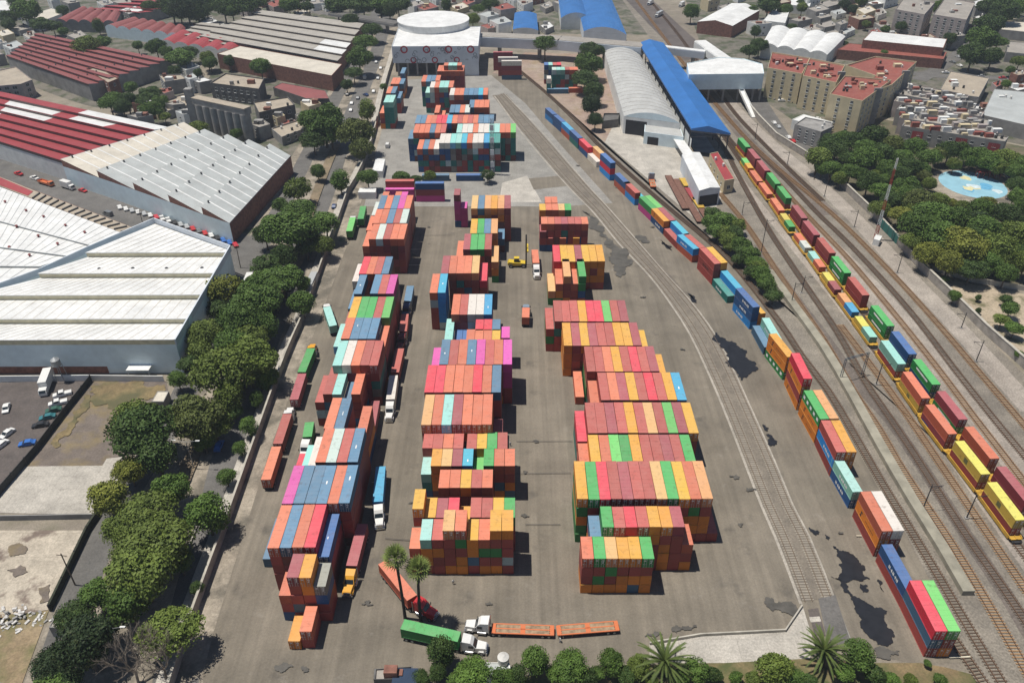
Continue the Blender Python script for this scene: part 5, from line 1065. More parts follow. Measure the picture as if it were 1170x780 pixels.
for p, R_, z, kind, col, grp, nm in sorted(TREES, key=lambda t: t[0].y):
    k = kind.rstrip('2'); key = (grp, k, col); i = cnt.get(key, 0); cnt[key] = i + 1
    tot = sum(1 for t in TREES if t[5] == grp and t[3].rstrip('2') == k and t[4] == col)
    lab = f'{SHAPE[k]} {GREENS[col][1]} {nm} {WHERE[grp][0]}' + (f', {ordn(i)} such one from the camera' if tot > 1 else ', the only such one')
    root = tag(empty(nm, (p.x, p.y, 0), rt_.uniform(0, 6.28)), lab, nm, WHERE[grp][1])
    me, tr, fl = KINDS[kind]; g = GREENS[col][0]; j = rt_.uniform(.85, 1.18)
    c = link('crown', me, root, (0, 0, z)); c.scale = (R_ * rt_.uniform(.86, 1.16), R_ * rt_.uniform(.82, 1.18), R_ * rt_.uniform(.8, 1.25)); c.color = (g[0] * j, g[1] * j, g[2] * j, 1)
    t = link('trunk', tr, root, (0, 0, z)); s = z / 1.35; t.scale = (R_ * .8, R_ * .8, s)
# bare branches at the near left
def bare(px, py, H, seed, label):
    p = G(px, py); rr = random.Random(seed); root = tag(empty('bare_tree', (p.x, p.y, 0)), label, 'tree'); tb = MB(); cb = MB()
    tb.tube((0, 0, 0), (.3, .2, H * .25), .28, .22, 8)
    def grow(q, d, L, r, dep):
        e = q + d * L; cb.tube(q, e, r, r * .6, 5, caps=False)
        if dep:
            for _ in range(rr.choice((2, 3, 3))):
                nd = (d + Vector((rr.uniform(-.6, .6), rr.uniform(-.6, .6), rr.uniform(-.1, .45)))).normalized(); grow(e if rr.random() < .6 else q.lerp(e, .7), nd, L * rr.uniform(.62, .88), r * .68, dep - 1)
    for k in range(5):
        a = k * 1.26 + rr.random(); grow(Vector((.3, .2, H * .25)), Vector((math.cos(a) * .6, math.sin(a) * .6, 1)).normalized(), H * .25, .17, 5)
    o = tb.build('trunk', M_BARE, root); o = cb.build('crown', M_BARE, root)
bare(158, 779, 13, 2, 'leafless pale-branched tree at the near corner of the avenue trees'); bare(190, 776, 12, 5, 'second leafless tree, standing against the olive tree near the yard wall')
# palms
def frond(b, root, d, L, droop, w, mi=0, n=9, leaflets=11):
    """one arching feather leaf"""
    pts = []; d = d.normalized(); h = Vector((d.x, d.y, 0)); h = h.normalized() if h.length > .01 else Vector((1, 0, 0))
    el = math.atan2(d.z, math.hypot(d.x, d.y)); q = root.copy()
    for k in range(n + 1):
        pts.append(q.copy()); e = el - droop * k / n; q = q + (h * math.cos(e) + Vector((0, 0, math.sin(e)))) * (L / n)
    sd = Vector((-h.y, h.x, 0))
    for a, c in zip(pts, pts[1:]): b.bar(a, c, .05, .05, mi)
    for k in range(leaflets):
        u = (k + 1) / (leaflets + .5) * n; i = min(int(u), n - 1); P = pts[i].lerp(pts[i + 1], u - i); t = (pts[i + 1] - pts[i]).normalized(); ww = w * math.sin(math.pi * min(1, .18 + .8 * (k / leaflets))) ** .6
        for s in (-1, 1):
            tip = P + (sd * s * .7 + t * .8 + Vector((0, 0, -.05))).normalized() * ww; e = t * .12
            b.face([P - e, P + e, tip], mi)
def palm(px, py, H, label, fan=True, name='fan_palm', seed=1, R_=2.9, top=None):
    p = G(px, py); rr = random.Random(seed); root = tag(empty(name, (p.x, p.y, 0)), label, 'palm'); tb = MB(); cb = MB(); lean = Vector((rr.uniform(-.4, .4), rr.uniform(-.4, .4), 0))
    tuft = 6
    if top is not None: t3 = G(top[0], top[1], H); lean = Vector((t3.x - p.x, t3.y - p.y, 0))
    P = lambda u: Vector((lean.x * u * u, lean.y * u * u, H * u)); r0 = .34 if fan else .55
    for k in range(8): tb.tube(P(k / 8), P((k + 1) / 8), r0 * (1.15 if k == 0 else 1) - .01 * k, r0 - .01 * (k + 1), 10)
    c = P(1)
    if fan:
        for k in range(14):
            a = k * 2.4; el = math.radians(85 - 60 * k / 14); frond(cb, c, Vector((math.cos(a) * math.cos(el), math.sin(a) * math.cos(el), math.sin(el))), R_ * .62, .6, R_ * .22, leaflets=9)
        for k in range(24):
            a = k * 2.4; el = math.radians(76 - 108 * (k / 24)); d = Vector((math.cos(a) * math.cos(el), math.sin(a) * math.cos(el), math.sin(el))); st = c + d * (R_ * .5); cb.tube(c, st, .035, .03, 4, caps=False)
            s1 = d.cross(Vector((0, 0, 1))); s1 = s1.normalized() if s1.length > .05 else Vector((1, 0, 0)); up = s1.cross(d)
            for j in range(9):
                w = math.radians(-95 + 190 * j / 8); v = d * math.cos(w) + s1 * math.sin(w); tip = st + v * R_ * .58 * rr.uniform(.85, 1.1) + Vector((0, 0, -.22)) * abs(math.sin(w)); pr = s1 * math.cos(w) - d * math.sin(w)
                cb.face([st - pr * .04, st + v * R_ * .28 - pr * .13, tip, st + v * R_ * .28 + pr * .13])
    else:
        for k in range(46):
            a = k * 2.4 + rr.uniform(-.15, .15); el = math.radians(78 - 82 * (k / 46)); frond(cb, c, Vector((math.cos(a) * math.cos(el), math.sin(a) * math.cos(el), math.sin(el))), R_ * rr.uniform(.88, 1.05), .95, R_ * .10, leaflets=30)
    o = tb.build('trunk', M_PALM, root); o = cb.build('crown', M_LEAF, root); o.color = (.13, .17, .05, 1) if fan else (.075, .105, .030, 1)
hp = HT(463, 706, 451, 636); palm(463, 706, hp, 'tall fan palm at the rear of the red truck, first of the pair', seed=3, top=(451.5, 636)); hp = HT(481, 710, 478, 649); palm(481, 710, hp, 'tall fan palm right behind the green trailer, second of the pair', seed=4, top=(477.5, 649))
palm(757, 769, 4.2, 'big feather palm between shrubs at the middle of the near planted strip', False, 'date_palm', 7, 6.4); palm(938, 760, 4.2, 'big feather palm at the end of the spur tracks in the near planted strip', False, 'date_palm', 8, 5.6)
# ------------------------------------------------------------------ walls and fences
def wallrun(name, label, cat, px, h, th, m, world=None, coping=None, cm=None, z0=0.0, post=0):
    pts = [G(*p) for p in px] if world is None else world; root = tag(empty(name, (pts[0].x, pts[0].y, 0)), label, cat); b = MB(); l, r = offs(pts, -th / 2), offs(pts, th / 2)
    for i in range(len(pts) - 1):
        for A, C in ((l[i], l[i + 1]), (r[i + 1], r[i])): b.face([V(A, z0), V(C, z0), V(C, h), V(A, h)])
        b.face([V(l[i], h), V(l[i + 1], h), V(r[i + 1], h), V(r[i], h)])
    for i in (0, -1): b.face([V(l[i], z0), V(r[i], z0), V(r[i], h), V(l[i], h)])
    sub(root, 'panel' if post else 'body', b, m)
    if coping:
        c = MB(); l, r = offs(pts, -th / 2 - .12), offs(pts, th / 2 + .12)
        for i in range(len(pts) - 1): c.face([V(l[i], h + .003), V(r[i], h + .003), V(r[i + 1], h + .003), V(l[i + 1], h + .003)]); c.face([V(l[i], h + coping), V(l[i + 1], h + coping), V(r[i + 1], h + coping), V(r[i], h + coping)]); c.face([V(l[i], h + .003), V(l[i + 1], h + .003), V(l[i + 1], h + coping), V(l[i], h + coping)]); c.face([V(r[i + 1], h + .003), V(r[i], h + .003), V(r[i], h + coping), V(r[i + 1], h + coping)])
        sub(root, 'coping', c, cm or m)
    if post:
        n = 0
        for a, c in zip(pts, pts[1:]):
            k = max(1, int((c - a).length / post))
            for j in range(k):
                q = a.lerp(c, j / k); pb = MB(); pb.box(q.x - .12, q.y - .12, 0, q.x + .12, q.y + .12, h + .25); n += 1
                if n < 60: sub(root, 'post', pb, M_DKSTEEL)
    return root
W_YARD = plain('weathered_wall', (.30, .27, .235, 1), .9, 0, .3, .4); W_PALE = plain('pale_concrete_wall', (.42, .39, .33, 1), .9, 0, .25, .3)
MESHG = plain('green_mesh_screen', (.02, .12, .10, 1), .8, 0, .3, .3); MESHD = plain('dark_mesh_screen', (.03, .035, .035, 1), .8, 0, .3, .3)
wallrun('boundary_wall', 'long concrete wall between the container yard and the avenue', 'wall', None, 3.0, .3, W_YARD, smooth([G(*p) for p in WALLPX], 8), .15, W_PALE)
strip('wall_footpath', None, 2.6, G_CONC, world=offs(smooth([G(*p) for p in WALLPX], 8), -2.2))
strip('avenue_kerb', [(205, 655), (224, 605), (235, 575)], .35, G_CONC); strip('median', [(205, 560), (222, 520), (240, 490), (262, 462), (290, 400), (320, 335), (345, 290), (352, 250), (372, 195), (385, 165)], 4, ground_mat('median_soil', (.17, .13, .085, 1), (.26, .20, .13, 1), (.09, .085, .04, 1), (.5, .7), .7, .05))
# the low retaining wall beside the spur
RW = smooth([G(*p) for p in ((878, 312), (907, 352), (940, 398), (972, 452), (1005, 512), (1040, 572), (1075, 628), (1105, 680))], 8)
wallrun('retaining_wall', 'broad pale concrete retaining wall with a blunt end beside the spur track', 'wall', None, 1.5, 2.6, plain('mossy_wall', (.29, .27, .21, 1), .9, 0, .3, .25), RW)
wallrun('railway_wall', 'long earth-stained concrete wall between the freight tracks and the park', 'wall', [(848, 116), (866, 138), (886, 159), (921, 181), (944, 197), (998, 249), (1054.6, 312), (1090, 346), (1124, 380), (1178, 428), (1240, 490)], 3.2, .6, W_YARD, None, .2, W_PALE)
wallrun('screen_fence', 'dark green mesh fence slanting between the parked cars and the bare lot', 'fence', [(105, 436), (75, 474), (45, 514), (0, 566), (-40, 615)], 2.4, .12, MESHD, post=5)
wallrun('lot_wall', 'low grey wall between the two pale concrete slabs', 'wall', [(-60, 596), (0, 594), (108, 592)], 1.6, .3, W_GREY); wallrun('lot_wall', 'whitewashed wall along the foot of the huge stepped-roof warehouse', 'wall', [(-60, 437), (100, 435), (188, 436)], 2.2, .25, W_WHITE)
wallrun('screen_fence', 'dark hedge-covered fence along the sandy slab beside the avenue', 'fence', [(58, 698), (101, 608), (114, 588)], 2.0, .5, plain('hedge_screen', (.03, .035, .02, 1), .9, 0, .4, 1.5), post=6)
wallrun('screen_fence', 'green screened stretch of fence at the foot of the red and white mast', 'fence', [(1003, 257), (1024, 279)], 3.6, .12, MESHG, post=4)
wallrun('lot_wall', 'pale wall along the far side of the sandy lot below the park', 'wall', [(1064, 309), (1110, 322), (1180, 334)], 2.0, .25, W_PALE)
wallrun('yard_kerb_wall', 'low concrete kerb wall at the yard end of the spur', 'wall', [(742, 736), (800, 726), (897, 721), (916, 693)], .8, .3, W_PALE)
# ------------------------------------------------------------------ poles, lamps, masts
def pole(px, py, tx, ty, label, arm=0.0, name='catenary_mast', r=.16, cat='mast', grp=None, m=None):
    p = G(px, py); h = HT(px, py, tx, ty); h = max(6, min(h, 14)); root = tag(empty(name, (p.x, p.y, 0)), label, cat, grp); b = MB(); b.tube((0, 0, 0), (0, 0, h), r, r * .7, 8); b.build('post', m or M_DKSTEEL, root)
    if arm:
        b = MB(); b.bar((0, 0, h - .8), (arm, .3, h - .5), .1, .12); b.bar((0, 0, h - 2.2), (arm * .8, .24, h - .6), .07, .07); b.tube((arm * .85, .25, h - 1.1), (arm * .85, .25, h - .5), .07, n=6); b.build('bracket', m or M_DKSTEEL, root)
    b = MB(); b.box(-.4, -.4, .0, .4, .4, .35); b.build('footing', W_GREY, root)
ML = [(847.7, 245.6, 847, 231, 3), (869.5, 289, 873, 246, 3), (904, 347, 908, 322.5, 3), (915.6, 335, 920.8, 315, 3), (1000.8, 439.6, 1009, 414.6, 3), (1053.8, 582.6, 1064.7, 553.7, 3), (1104, 592, 1116, 565, 3), (1025, 312, 1030, 290, -3), (976, 259.5, 980, 240, -3), (1115, 413, 1125, 389, -3), (941.8, 224.6, 945.6, 203, -3), (899.5, 188, 902, 173, -3), (862.6, 159.5, 865.6, 141, -3), (1098, 375, 1104, 357, -3)]
ML.sort(key=lambda q: -q[1])
for i, q in enumerate(ML): pole(*q[:4], f'dark overhead-line mast between the freight tracks, {ordn(i)} nearest of them', q[4], grp='overhead-line masts')
# the portal over two tracks
p, q = G(959.7, 435), G(985, 428); root = tag(empty('signal_gantry', (p.x, p.y, 0)), 'blue-grey steel portal spanning two tracks by the retaining wall', 'gantry'); b = MB(); bl = plain('blue_grey_steel', (.10, .15, .19, 1), .6, .2)
for c in (p, q):
    pb = MB()
    for s in (-.35, .35): pb.tube((c.x + s, c.y, 0), (c.x + s * .6, c.y, 8.2), .09, n=6)
    for k in range(9): pb.bar((c.x - .34, c.y, .4 + k * .85), (c.x + .34, c.y, .9 + k * .85), .06, .06)
    sub(root, 'post', pb, bl)
for s in (0, .6): b.bar((p.x, p.y, 7.6 + s), (q.x, q.y, 7.6 + s), .12, .12)
for k in range(12): b.bar(tuple(p.lerp(q, k / 12))[:2] + (7.6,), tuple(p.lerp(q, (k + 1) / 12))[:2] + (8.2,), .06, .06)
sub(root, 'crossbeam', b, bl)
M_LAMP = plain('lamp_head', (.75, .75, .72, 1), .4)
def lamp(x1, y1, x2, y2, label):
    H = 9.5; a, c = G(x1, y1, H), G(x2, y2, H); m = (a + c) / 2; root = tag(empty('street_lamp', (m.x, m.y, 0)), label, 'street lamp', 'double street lamps of the avenue'); b = MB(); b.tube((0, 0, 0), (0, 0, H - .3), .13, .08, 8); b.build('pole', M_STEEL, root)
    for e in (a, c):
        d = e - m; ab = MB(); ab.tube((0, 0, H - .4), (d.x, d.y, H), .05, n=6); ab.build('arm', M_STEEL, root); hb_ = MB(); u = d.normalized() * .9; hb_.bar((d.x - u.x * .2, d.y - u.y * .2, H + .05), (d.x + u.x, d.y + u.y, H + .1), .36, .16); hb_.build('lamp_head', M_LAMP, root)
for q in ((118, 716, 138, 716, 'twin-headed street lamp among the dark trees nearest the camera'), (200, 503, 224, 503.6, 'twin-headed street lamp by the parked blue car'), (237, 433, 257, 432, 'twin-headed street lamp level with the corner of the huge warehouse'), (264.6, 371, 285, 371, 'twin-headed street lamp beside the warehouse end wall'), (328, 244, 343.5, 244, 'twin-headed street lamp beside the grey saw-tooth warehouse'), (180, 596, 196, 597, 'twin-headed street lamp hidden in the olive trees by the lot slabs')): lamp(*q)
def lattice(px, py, tx, ty, label, mats, w0=1.3, w1=.5, n=16, name='lattice_mast'):
    p = G(px, py); H = min(45, HT(px, py, tx, ty)); root = tag(empty(name, (p.x, p.y, 0)), label, 'mast')
    for k in range(n):
        z0, z1 = H * k / n, H * (k + 1) / n; a, c = w0 + (w1 - w0) * k / n, w0 + (w1 - w0) * (k + 1) / n; b = MB()
        P = lambda w, z: [Vector((w * math.cos(t), w * math.sin(t), z)) for t in (.5, 2.6, 4.7)]
        A, C = P(a, z0), P(c, z1)
        for i in range(3): b.bar(A[i], C[i], .12, .12); b.bar(A[i], C[(i + 1) % 3], .07, .07); b.bar(A[(i + 1) % 3], C[i], .07, .07); b.bar(C[i], C[(i + 1) % 3], .07, .07)
        b.build('lattice_section', mats[(k * len(mats) * 3 // n // 1) % len(mats)] if len(mats) > 1 else mats[0], root)
    return root, H
M_MR = plain('mast_red', (.35, .05, .04, 1), .6); M_MW = plain('mast_white', (.7, .7, .68, 1), .6)
lattice(1000, 274, 1021, 181, 'tall red and white lattice radio mast rising in front of the park trees', [M_MR, M_MW], .8, .35)
RT, H_ = lattice(563, 199, 563, 136, 'white-panelled lattice floodlight mast standing before the tall far container block', [M_STEEL], 1.0, .8, 12, 'floodlight_mast')
for k in range(4):
    b = MB(); z = H_ * (.15 + .22 * k); b.box(-.9, -1.25, z, .9, -1.05, z + H_ * .1); b.build('panel', M_MW, RT)
R1_, p = block('equipment_hut', 'small white hut at the foot of the red and white mast', 'hut', [(998, 273), (1005, 275), (1008, 270), (1001, 268)], 2.6, W_WHITE, R_WHITE, .1)
b = MB(); q = G(76, 431); RT = tag(empty('water_tower', (q.x, q.y - 2, 0)), 'small round tank on legs in front of the huge white warehouse', 'tank'); b.tube((0, 0, 6), (0, 0, 8), 1.3, 1.3, 14); b.tube((0, 0, 8), (0, 0, 8.8), 1.3, .2, 14); b.build('tank', M_STEEL, RT)
for sx in (-1, 1):
    for sy in (-1, 1): b = MB(); b.tube((sx * 1.2, sy * 1.2, 0), (sx * .9, sy * .9, 6.1), .1, n=6); b.build('leg', M_STEEL, RT)
def wood_pole(px, py, tx, ty, label):
    p = G(px, py); h = min(11, HT(px, py, tx, ty)); root = tag(empty('utility_pole', (p.x, p.y, 0)), label, 'pole'); b = MB(); b.tube((0, 0, 0), (.15, 0, h), .17, .11, 8); b.build('post', M_BARK, root); b = MB(); b.bar((-1.1, .2, h - .6), (1.3, -.2, h - .6), .12, .14); b.build('crossarm', M_BARK, root)
wood_pole(86, 668, 74, 632, 'dark utility pole standing by the hedge of the sandy slab'); wood_pole(275, 306, 272, 280, 'utility pole at the street corner by the huge white warehouse'); wood_pole(165, 262, 161, 240, 'utility pole among the parked cars of the side street')
# ------------------------------------------------------------------ yard trucks
def wheel_mesh(r, w):
    b = MB(); n = 18
    b.tube((-w / 2, 0, 0), (w / 2, 0, 0), r, n=n); b.tube((-w / 2 - .02, 0, 0), (-w / 2 + .01, 0, 0), r * .55, n=12, mi=1); b.tube((w / 2 - .01, 0, 0), (w / 2 + .02, 0, 0), r * .55, n=12, mi=1)
    return b.mesh('wheel', [plain('tyre_rubber', (.018, .018, .018, 1), .85), M_STEEL])
WHEEL = wheel_mesh(.5, .55); CWHEEL = wheel_mesh(.32, .22)
M_CHASSIS = plain('chassis_black', (.03, .03, .032, 1), .7); M_CHROME = plain('bright_metal', (.55, .55, .55, 1), .25, .9); M_WIND = plain('windscreen_glass', (.02, .028, .033, 1), .08); M_DECKW = plain('worn_timber_deck', (.30, .21, .13, 1), .9, 0, .45, .9)
PAINT = {}
def paint(key, col):
    if key not in PAINT:
        t = NT('paint_' + key); p = t.pos(); c = t.mix(t.math('MULTIPLY', t.ramp(t.noise(p, 1.4, 5, .7), .5, .8), .25), (*col, 1), (.30, .26, .2, 1)); t.b.inputs['Coat Weight'].default_value = .25; PAINT[key] = t.done(c, .4)
    return PAINT[key]
TCOL = {'white': (.72, .71, .68), 'red': (.50, .02, .025), 'yellow': (.70, .34, .03), 'navy': (.02, .05, .14), 'maroon': (.16, .015, .02), 'bluegrey': (.22, .28, .34), 'orange': (.62, .17, .06), 'blue': (.03, .14, .45), 'silver': (.42, .43, .43), 'black': (.02, .02, .022), 'green': (.03, .10, .07), 'crimson': (.55, .03, .05), 'grey': (.16, .17, .175), 'teal': (.03, .16, .18)}
def slab(b, prof, w, mi=0, w1=None):
    """extrude a (y,z) outline across x"""
    i = len(b.v); n = len(prof); w1 = w1 or [w] * n
    for s in (-1, 1):
        for (y, z), ww in zip(prof, w1): b.v.append((s * ww / 2, y, z))
    for k in range(n):
        j = (k + 1) % n; b.f.append((i + k, i + j, i + n + j, i + n + k)); b.mi.append(mi)
    b.f.append(tuple(i + k for k in range(n))[::-1]); b.mi.append(mi); b.f.append(tuple(i + n + k for k in range(n))); b.mi.append(mi)
_tr = {}
def tractor_meshes(col):
    if col in _tr: return _tr[col]
    pm = paint(col, TCOL[col]); out = []
    b = MB(); slab(b, [(-1.5, 1.0), (1.15, 1.0), (1.35, 2.05), (.75, 2.95), (.2, 3.5), (-1.5, 3.75)], 2.35, 0, [2.35, 2.35, 2.3, 2.15, 2.1, 2.2]); out.append(('cab', b.mesh('cab', [pm]), (0, 0, 0)))
    b = MB(); slab(b, [(1.16, .8), (3.35, .8), (3.42, 1.75), (3.2, 1.95), (1.33, 2.08)], 2.0, 0, [2.1, 1.75, 1.7, 1.65, 2.05]); out.append(('hood', b.mesh('hood', [pm]), (0, 0, 0)))
    b = MB(); b.face([(-1.0, 1.31, 2.08), (1.0, 1.31, 2.08), (.95, .84, 2.9), (-.95, .84, 2.9)]); 
    b = MB(); slab(b, [(1.36, 2.10), (1.42, 2.12), (.84, 2.92), (.78, 2.90)], 1.9); out.append(('windscreen', b.mesh('windscreen', [M_WIND]), (0, 0, 0)))
    for s in (-1, 1):
        b = MB(); x0, x1 = sorted((s * 1.09, s * 1.185)); b.box(x0, -.15, 2.05, x1, .85, 2.75); out.append(('side_window', b.mesh('side_window', [M_WIND]), (0, 0, 0)))
        b = MB(); x0, x1 = sorted((s * .85, s * 1.25)); slab(b, [(1.7, .75), (3.1, .75), (2.9, 1.22), (1.95, 1.25)], .38); out.append(('fender', b.mesh('fender', [pm]), (s * 1.02, 0, 0)))
        b = MB(); b.tube((s * 1.25, -1.62, .9), (s * 1.25, -1.62, 3.9), .09, n=8); out.append(('exhaust_stack', b.mesh('exhaust_stack', [M_CHROME]), (0, 0, 0)))
        b = MB(); b.tube((s * 1.12, -1.0, .75), (s * 1.12, .8, .75), .33, n=12); out.append(('fuel_tank', b.mesh('fuel_tank', [M_CHROME]), (0, 0, 0)))
        b = MB(); b.box(s * .78 - .14, 3.36, 1.1, s * .78 + .14, 3.46, 1.32); out.append(('headlight', b.mesh('headlight', [M_LAMP]), (0, 0, 0)))
        b = MB(); b.box(s * 1.42 - .1, 1.15, 1.9, s * 1.42 + .1, 1.25, 2.6); b.bar((s * 1.15, 1.1, 2.1), (s * 1.42, 1.2, 2.2), .05, .05); out.append(('mirror', b.mesh('mirror', [M_CHASSIS]), (0, 0, 0)))
    b = MB(); b.box(-.62, 3.36, .95, .62, 3.47, 1.8); out.append(('grille', b.mesh('grille', [M_CHROME]), (0, 0, 0)))
    b = MB(); b.box(-1.15, 3.3, .42, 1.15, 3.62, .82); out.append(('bumper', b.mesh('bumper', [M_CHROME]), (0, 0, 0)))
    b = MB(); b.box(-.5, -4.6, .75, .5, 3.3, 1.0); b.box(-.6, -3.6, 1.0, .6, -2.4, 1.2); out.append(('chassis', b.mesh('chassis', [M_CHASSIS]), (0, 0, 0)))
    _tr[col] = out; return out
def add_wheels(root, ys, r=.5, x=.95, me=WHEEL, f=None):
    for y in ys:
        for s in (-1, 1):
            w = link('wheel', me); w.parent = root
            p = Vector((s * x, y, r)); w.location = f @ p if f is not None else p
            if f is not None: w.rotation_euler = f.to_euler()
_tl = {}
def trailer_meshes(L, deck):
    k = (round(L, 1), deck)
    if k not in _tl:
        b = MB(); l = L / 2
        for s in (-1, 1): b.box(s * .5 - .1, -l, .85, s * .5 + .1, l, 1.2); b.box(s * 1.12 - .1, -l, 1.05, s * 1.12 + .1, l, 1.22)
        for q in range(int(L / 1.5) + 1): y = -l + q * (L / int(L / 1.5)); b.box(-1.12, y - .08, 1.0, 1.12, y + .08, 1.19)
        for s in (-1, 1): b.box(s * .8 - .08, l - 3.2, .1, s * .8 + .08, l - 3.0, .95)
        out = [('trailer_frame', b.mesh('trailer_frame', [paint('orange', TCOL['orange']) if deck else M_CHASSIS]))]
        if deck: c = MB(); c.box(-1.0, -l + .9, 1.21, 1.0, l - .9, 1.25); c.box(-1.2, -l, 1.19, 1.2, -l + .8, 1.3, 1); c.box(-1.2, l - .8, 1.19, 1.2, l, 1.3, 1); [c.box(s * 1.11 - .12, -l + .8, 1.2, s * 1.11 + .12, l - .8, 1.3, 1) for s in (-1, 1)]; c.box(-.12, -l + .8, 1.255, .12, l - .8, 1.3, 1); c.box(-1, -.5, 1.255, 1, .5, 1.3, 1); out.append(('trailer_deck', c.mesh('trailer_deck', [M_DECKW, paint('orange', TCOL['orange'])])))
        _tl[k] = out
    return _tl[k]
def heading(d): return math.atan2(d.y, d.x) - R(90)
def rig(label, cab, loads, nose=None, zc=3.96, cat='truck', flat=False, lablist=(), name='semi_truck'):
    """loads: (front px, rear px, length, colour, open) per trailer; px show the roof centre line of the box (or the deck of a flat one)"""
    info = []
    for fr, re_, L, c, op in loads:
        z = 1.3 if flat else zc; a, e = G(*fr, z), G(*re_, z); d = (a - e).normalized(); m = (a + e) / 2; m.z = 0; info.append((m, d, L, c, op))
    m, d, L, c, op = info[0]; first = m + d * (L / 2)
    org = first + d * 2.0 if cab else m
    root = tag(empty(name, (org.x, org.y, 0), heading(d)), label, cat); inv = Matrix.Rotation(-heading(d), 4, 'Z') @ Matrix.Translation(-org)
    if cab:
        if nose is not None:
            n = G(*nose, 1.5); n.z = 0; dd = (n - (first - d * .9)).normalized(); kp = first - d * .9
        else: dd = d; kp = first - d * .9
        T = inv @ Matrix.Translation(kp + dd * 3.0) @ Matrix.Rotation(heading(dd), 4, 'Z')
        for nm, me, loc in tractor_meshes(cab):
            o = link(nm, me, root); o.matrix_local = T @ Matrix.Translation(loc)
        add_wheels(root, (2.5,), .5, .98, f=T); add_wheels(root, (-2.5, -3.75), .5, .92, f=T)
    for i, (m, d, L, c, op) in enumerate(info):
        T = inv @ Matrix.Translation(m) @ Matrix.Rotation(heading(d), 4, 'Z')
        for nm, me in trailer_meshes(L, flat):
            o = link(nm, me, root); o.matrix_local = T
        add_wheels(root, (-L / 2 + 1.0, -L / 2 + 2.3), .5, .92, f=T)
        if not flat:
            q = newbox(m.x, m.y, 1.235, L, c, heading(d), 'truck', 0, 0, op, 1, train=True); q.text = lablist[i] if i < len(lablist) else None
            q.vis = 1e6 if False else 0
L40, L20 = 12.19, 6.06
rig('red-cabbed semi truck turning behind the two tall fan palms', 'red', [((469.5, 681), (438.7, 642.8), L40, 's', False)], (499, 702), lablist=['salmon container on the trailer of the turning red truck'])
rig('white-cabbed semi truck with a green box, nearest the gatehouse', 'white', [((524.6, 727), (460, 712.6), L40, 'g', False)], (559, 739), lablist=['green container on the truck nearest the gatehouse'])
rig('white tractor pulling two empty orange flatbeds at the near end of the yard', 'white', [((563, 717), (632, 719.5), L40 + .6, 'o', False), ((637, 719.5), (706, 714), L40 + .6, 'o', False)], (535, 713), flat=True)
rig('white-cabbed semi truck carrying a bright blue box along the avenue-side row', 'white', [((431.4, 573), (435, 532.6), L40, 'B', False)], (433.6, 602), lablist=['bright blue container on a truck beside the avenue-side row'])
rig('yellow-cabbed semi truck in the shade beside the avenue-side row', 'yellow', [((402, 644.6), (413.7, 599.7), L40, 'd', False)], (396.4, 677.6), lablist=['dark maroon container behind the yellow cab'])
rig('white-cabbed semi truck with a white box in the lane beside the avenue-side row', 'white', [((446, 456.5), (449.9, 428.3), L40 - 1, 'w', False)], (443.5, 481), lablist=['white container on a truck in the lane beside the avenue-side row'])
rig('parked trailer with a rust red box just behind the white-boxed truck', None, [((451.3, 424.4), (457, 398.7), L40, 'r', False)], cat='trailer', name='trailer', lablist=['rust red container on the parked trailer behind the white-boxed truck'])
rig('maroon-cabbed semi truck third in the queue beside the avenue-side row', 'maroon', [((460.3, 379.7), (462.8, 357.7), L40 - 2, 'r', True)], (458, 394), lablist=['open rust red container behind the maroon cab'])
rig('navy-cabbed semi truck at the back of the queue beside the avenue-side row', 'navy', [((465.4, 345.4), (469, 325.4), L40 - 2, 'b', False)], (463.6, 357), lablist=['slate blue container behind the navy cab'])
rig('yellow-cabbed double trailer truck with a green and a rust box by the avenue wall', 'yellow', [((355, 399), (345, 423.6), L40, 'g', False), ((345, 427.4), (336, 455.6), L40, 'd', False)], (358, 391), lablist=['green container behind the yellow cab by the avenue wall', 'dark maroon container on the rear trailer of the yellow-cabbed double'])
rig('white-cabbed double trailer truck with two rust boxes by the avenue wall', 'white', [((328.5, 472.3), (317, 507), L40, 'r', False), ((315.6, 510.8), (304, 546.7), L40, 's', False)], (333, 461), lablist=['rust red container behind the white cab by the avenue wall', 'salmon container on the rear trailer of the white-cabbed double'])
rig('white-cabbed semi truck with a mint box standing askew by the avenue wall', 'white', [((373.5, 351), (380.5, 371.5), L40, 't', False)], (372, 342), lablist=['mint container on the truck standing askew by the avenue wall'])
rig('white-cabbed short truck with a small dark green box beside the avenue-side row', 'white', [((351, 498), (353.5, 483), L20, 'g', False)], (349.5, 513), lablist=['small green container on the short truck beside the avenue-side row'])
rig('white-cabbed truck with a light green box parked nearest the white roofed huts', 'white', [((403, 249), (399, 263.6), L40, 'l', False)], (405, 241), lablist=['light green container parked nearest the white roofed huts'])
rig('parked trailer with a green box beyond the light green one', None, [((415, 236), (412, 249.7), L40, 'g', False)], cat='trailer', name='trailer', lablist=['green container on the parked trailer by the white roofed huts'])
rig('white-cabbed semi truck beside the yellow container handler in the middle lane', 'white', [((612.5, 300.8), (611, 285), L40 - 2, 's', False)], (614, 318), lablist=['salmon container on the truck beside the yellow handler'])
rig('blue-grey-cabbed short truck driving up the middle lane', 'bluegrey', [((601, 352), (600.5, 362), L20, 's', False)], (601.5, 338), lablist=['small salmon container on the truck driving up the middle lane'])
rig('parked trailer with an open maroon box against the avenue-side row', None, [((423, 489), (428.7, 459), L40, 'd', True)], cat='trailer', name='trailer', lablist=['open maroon container parked against the avenue-side row'])
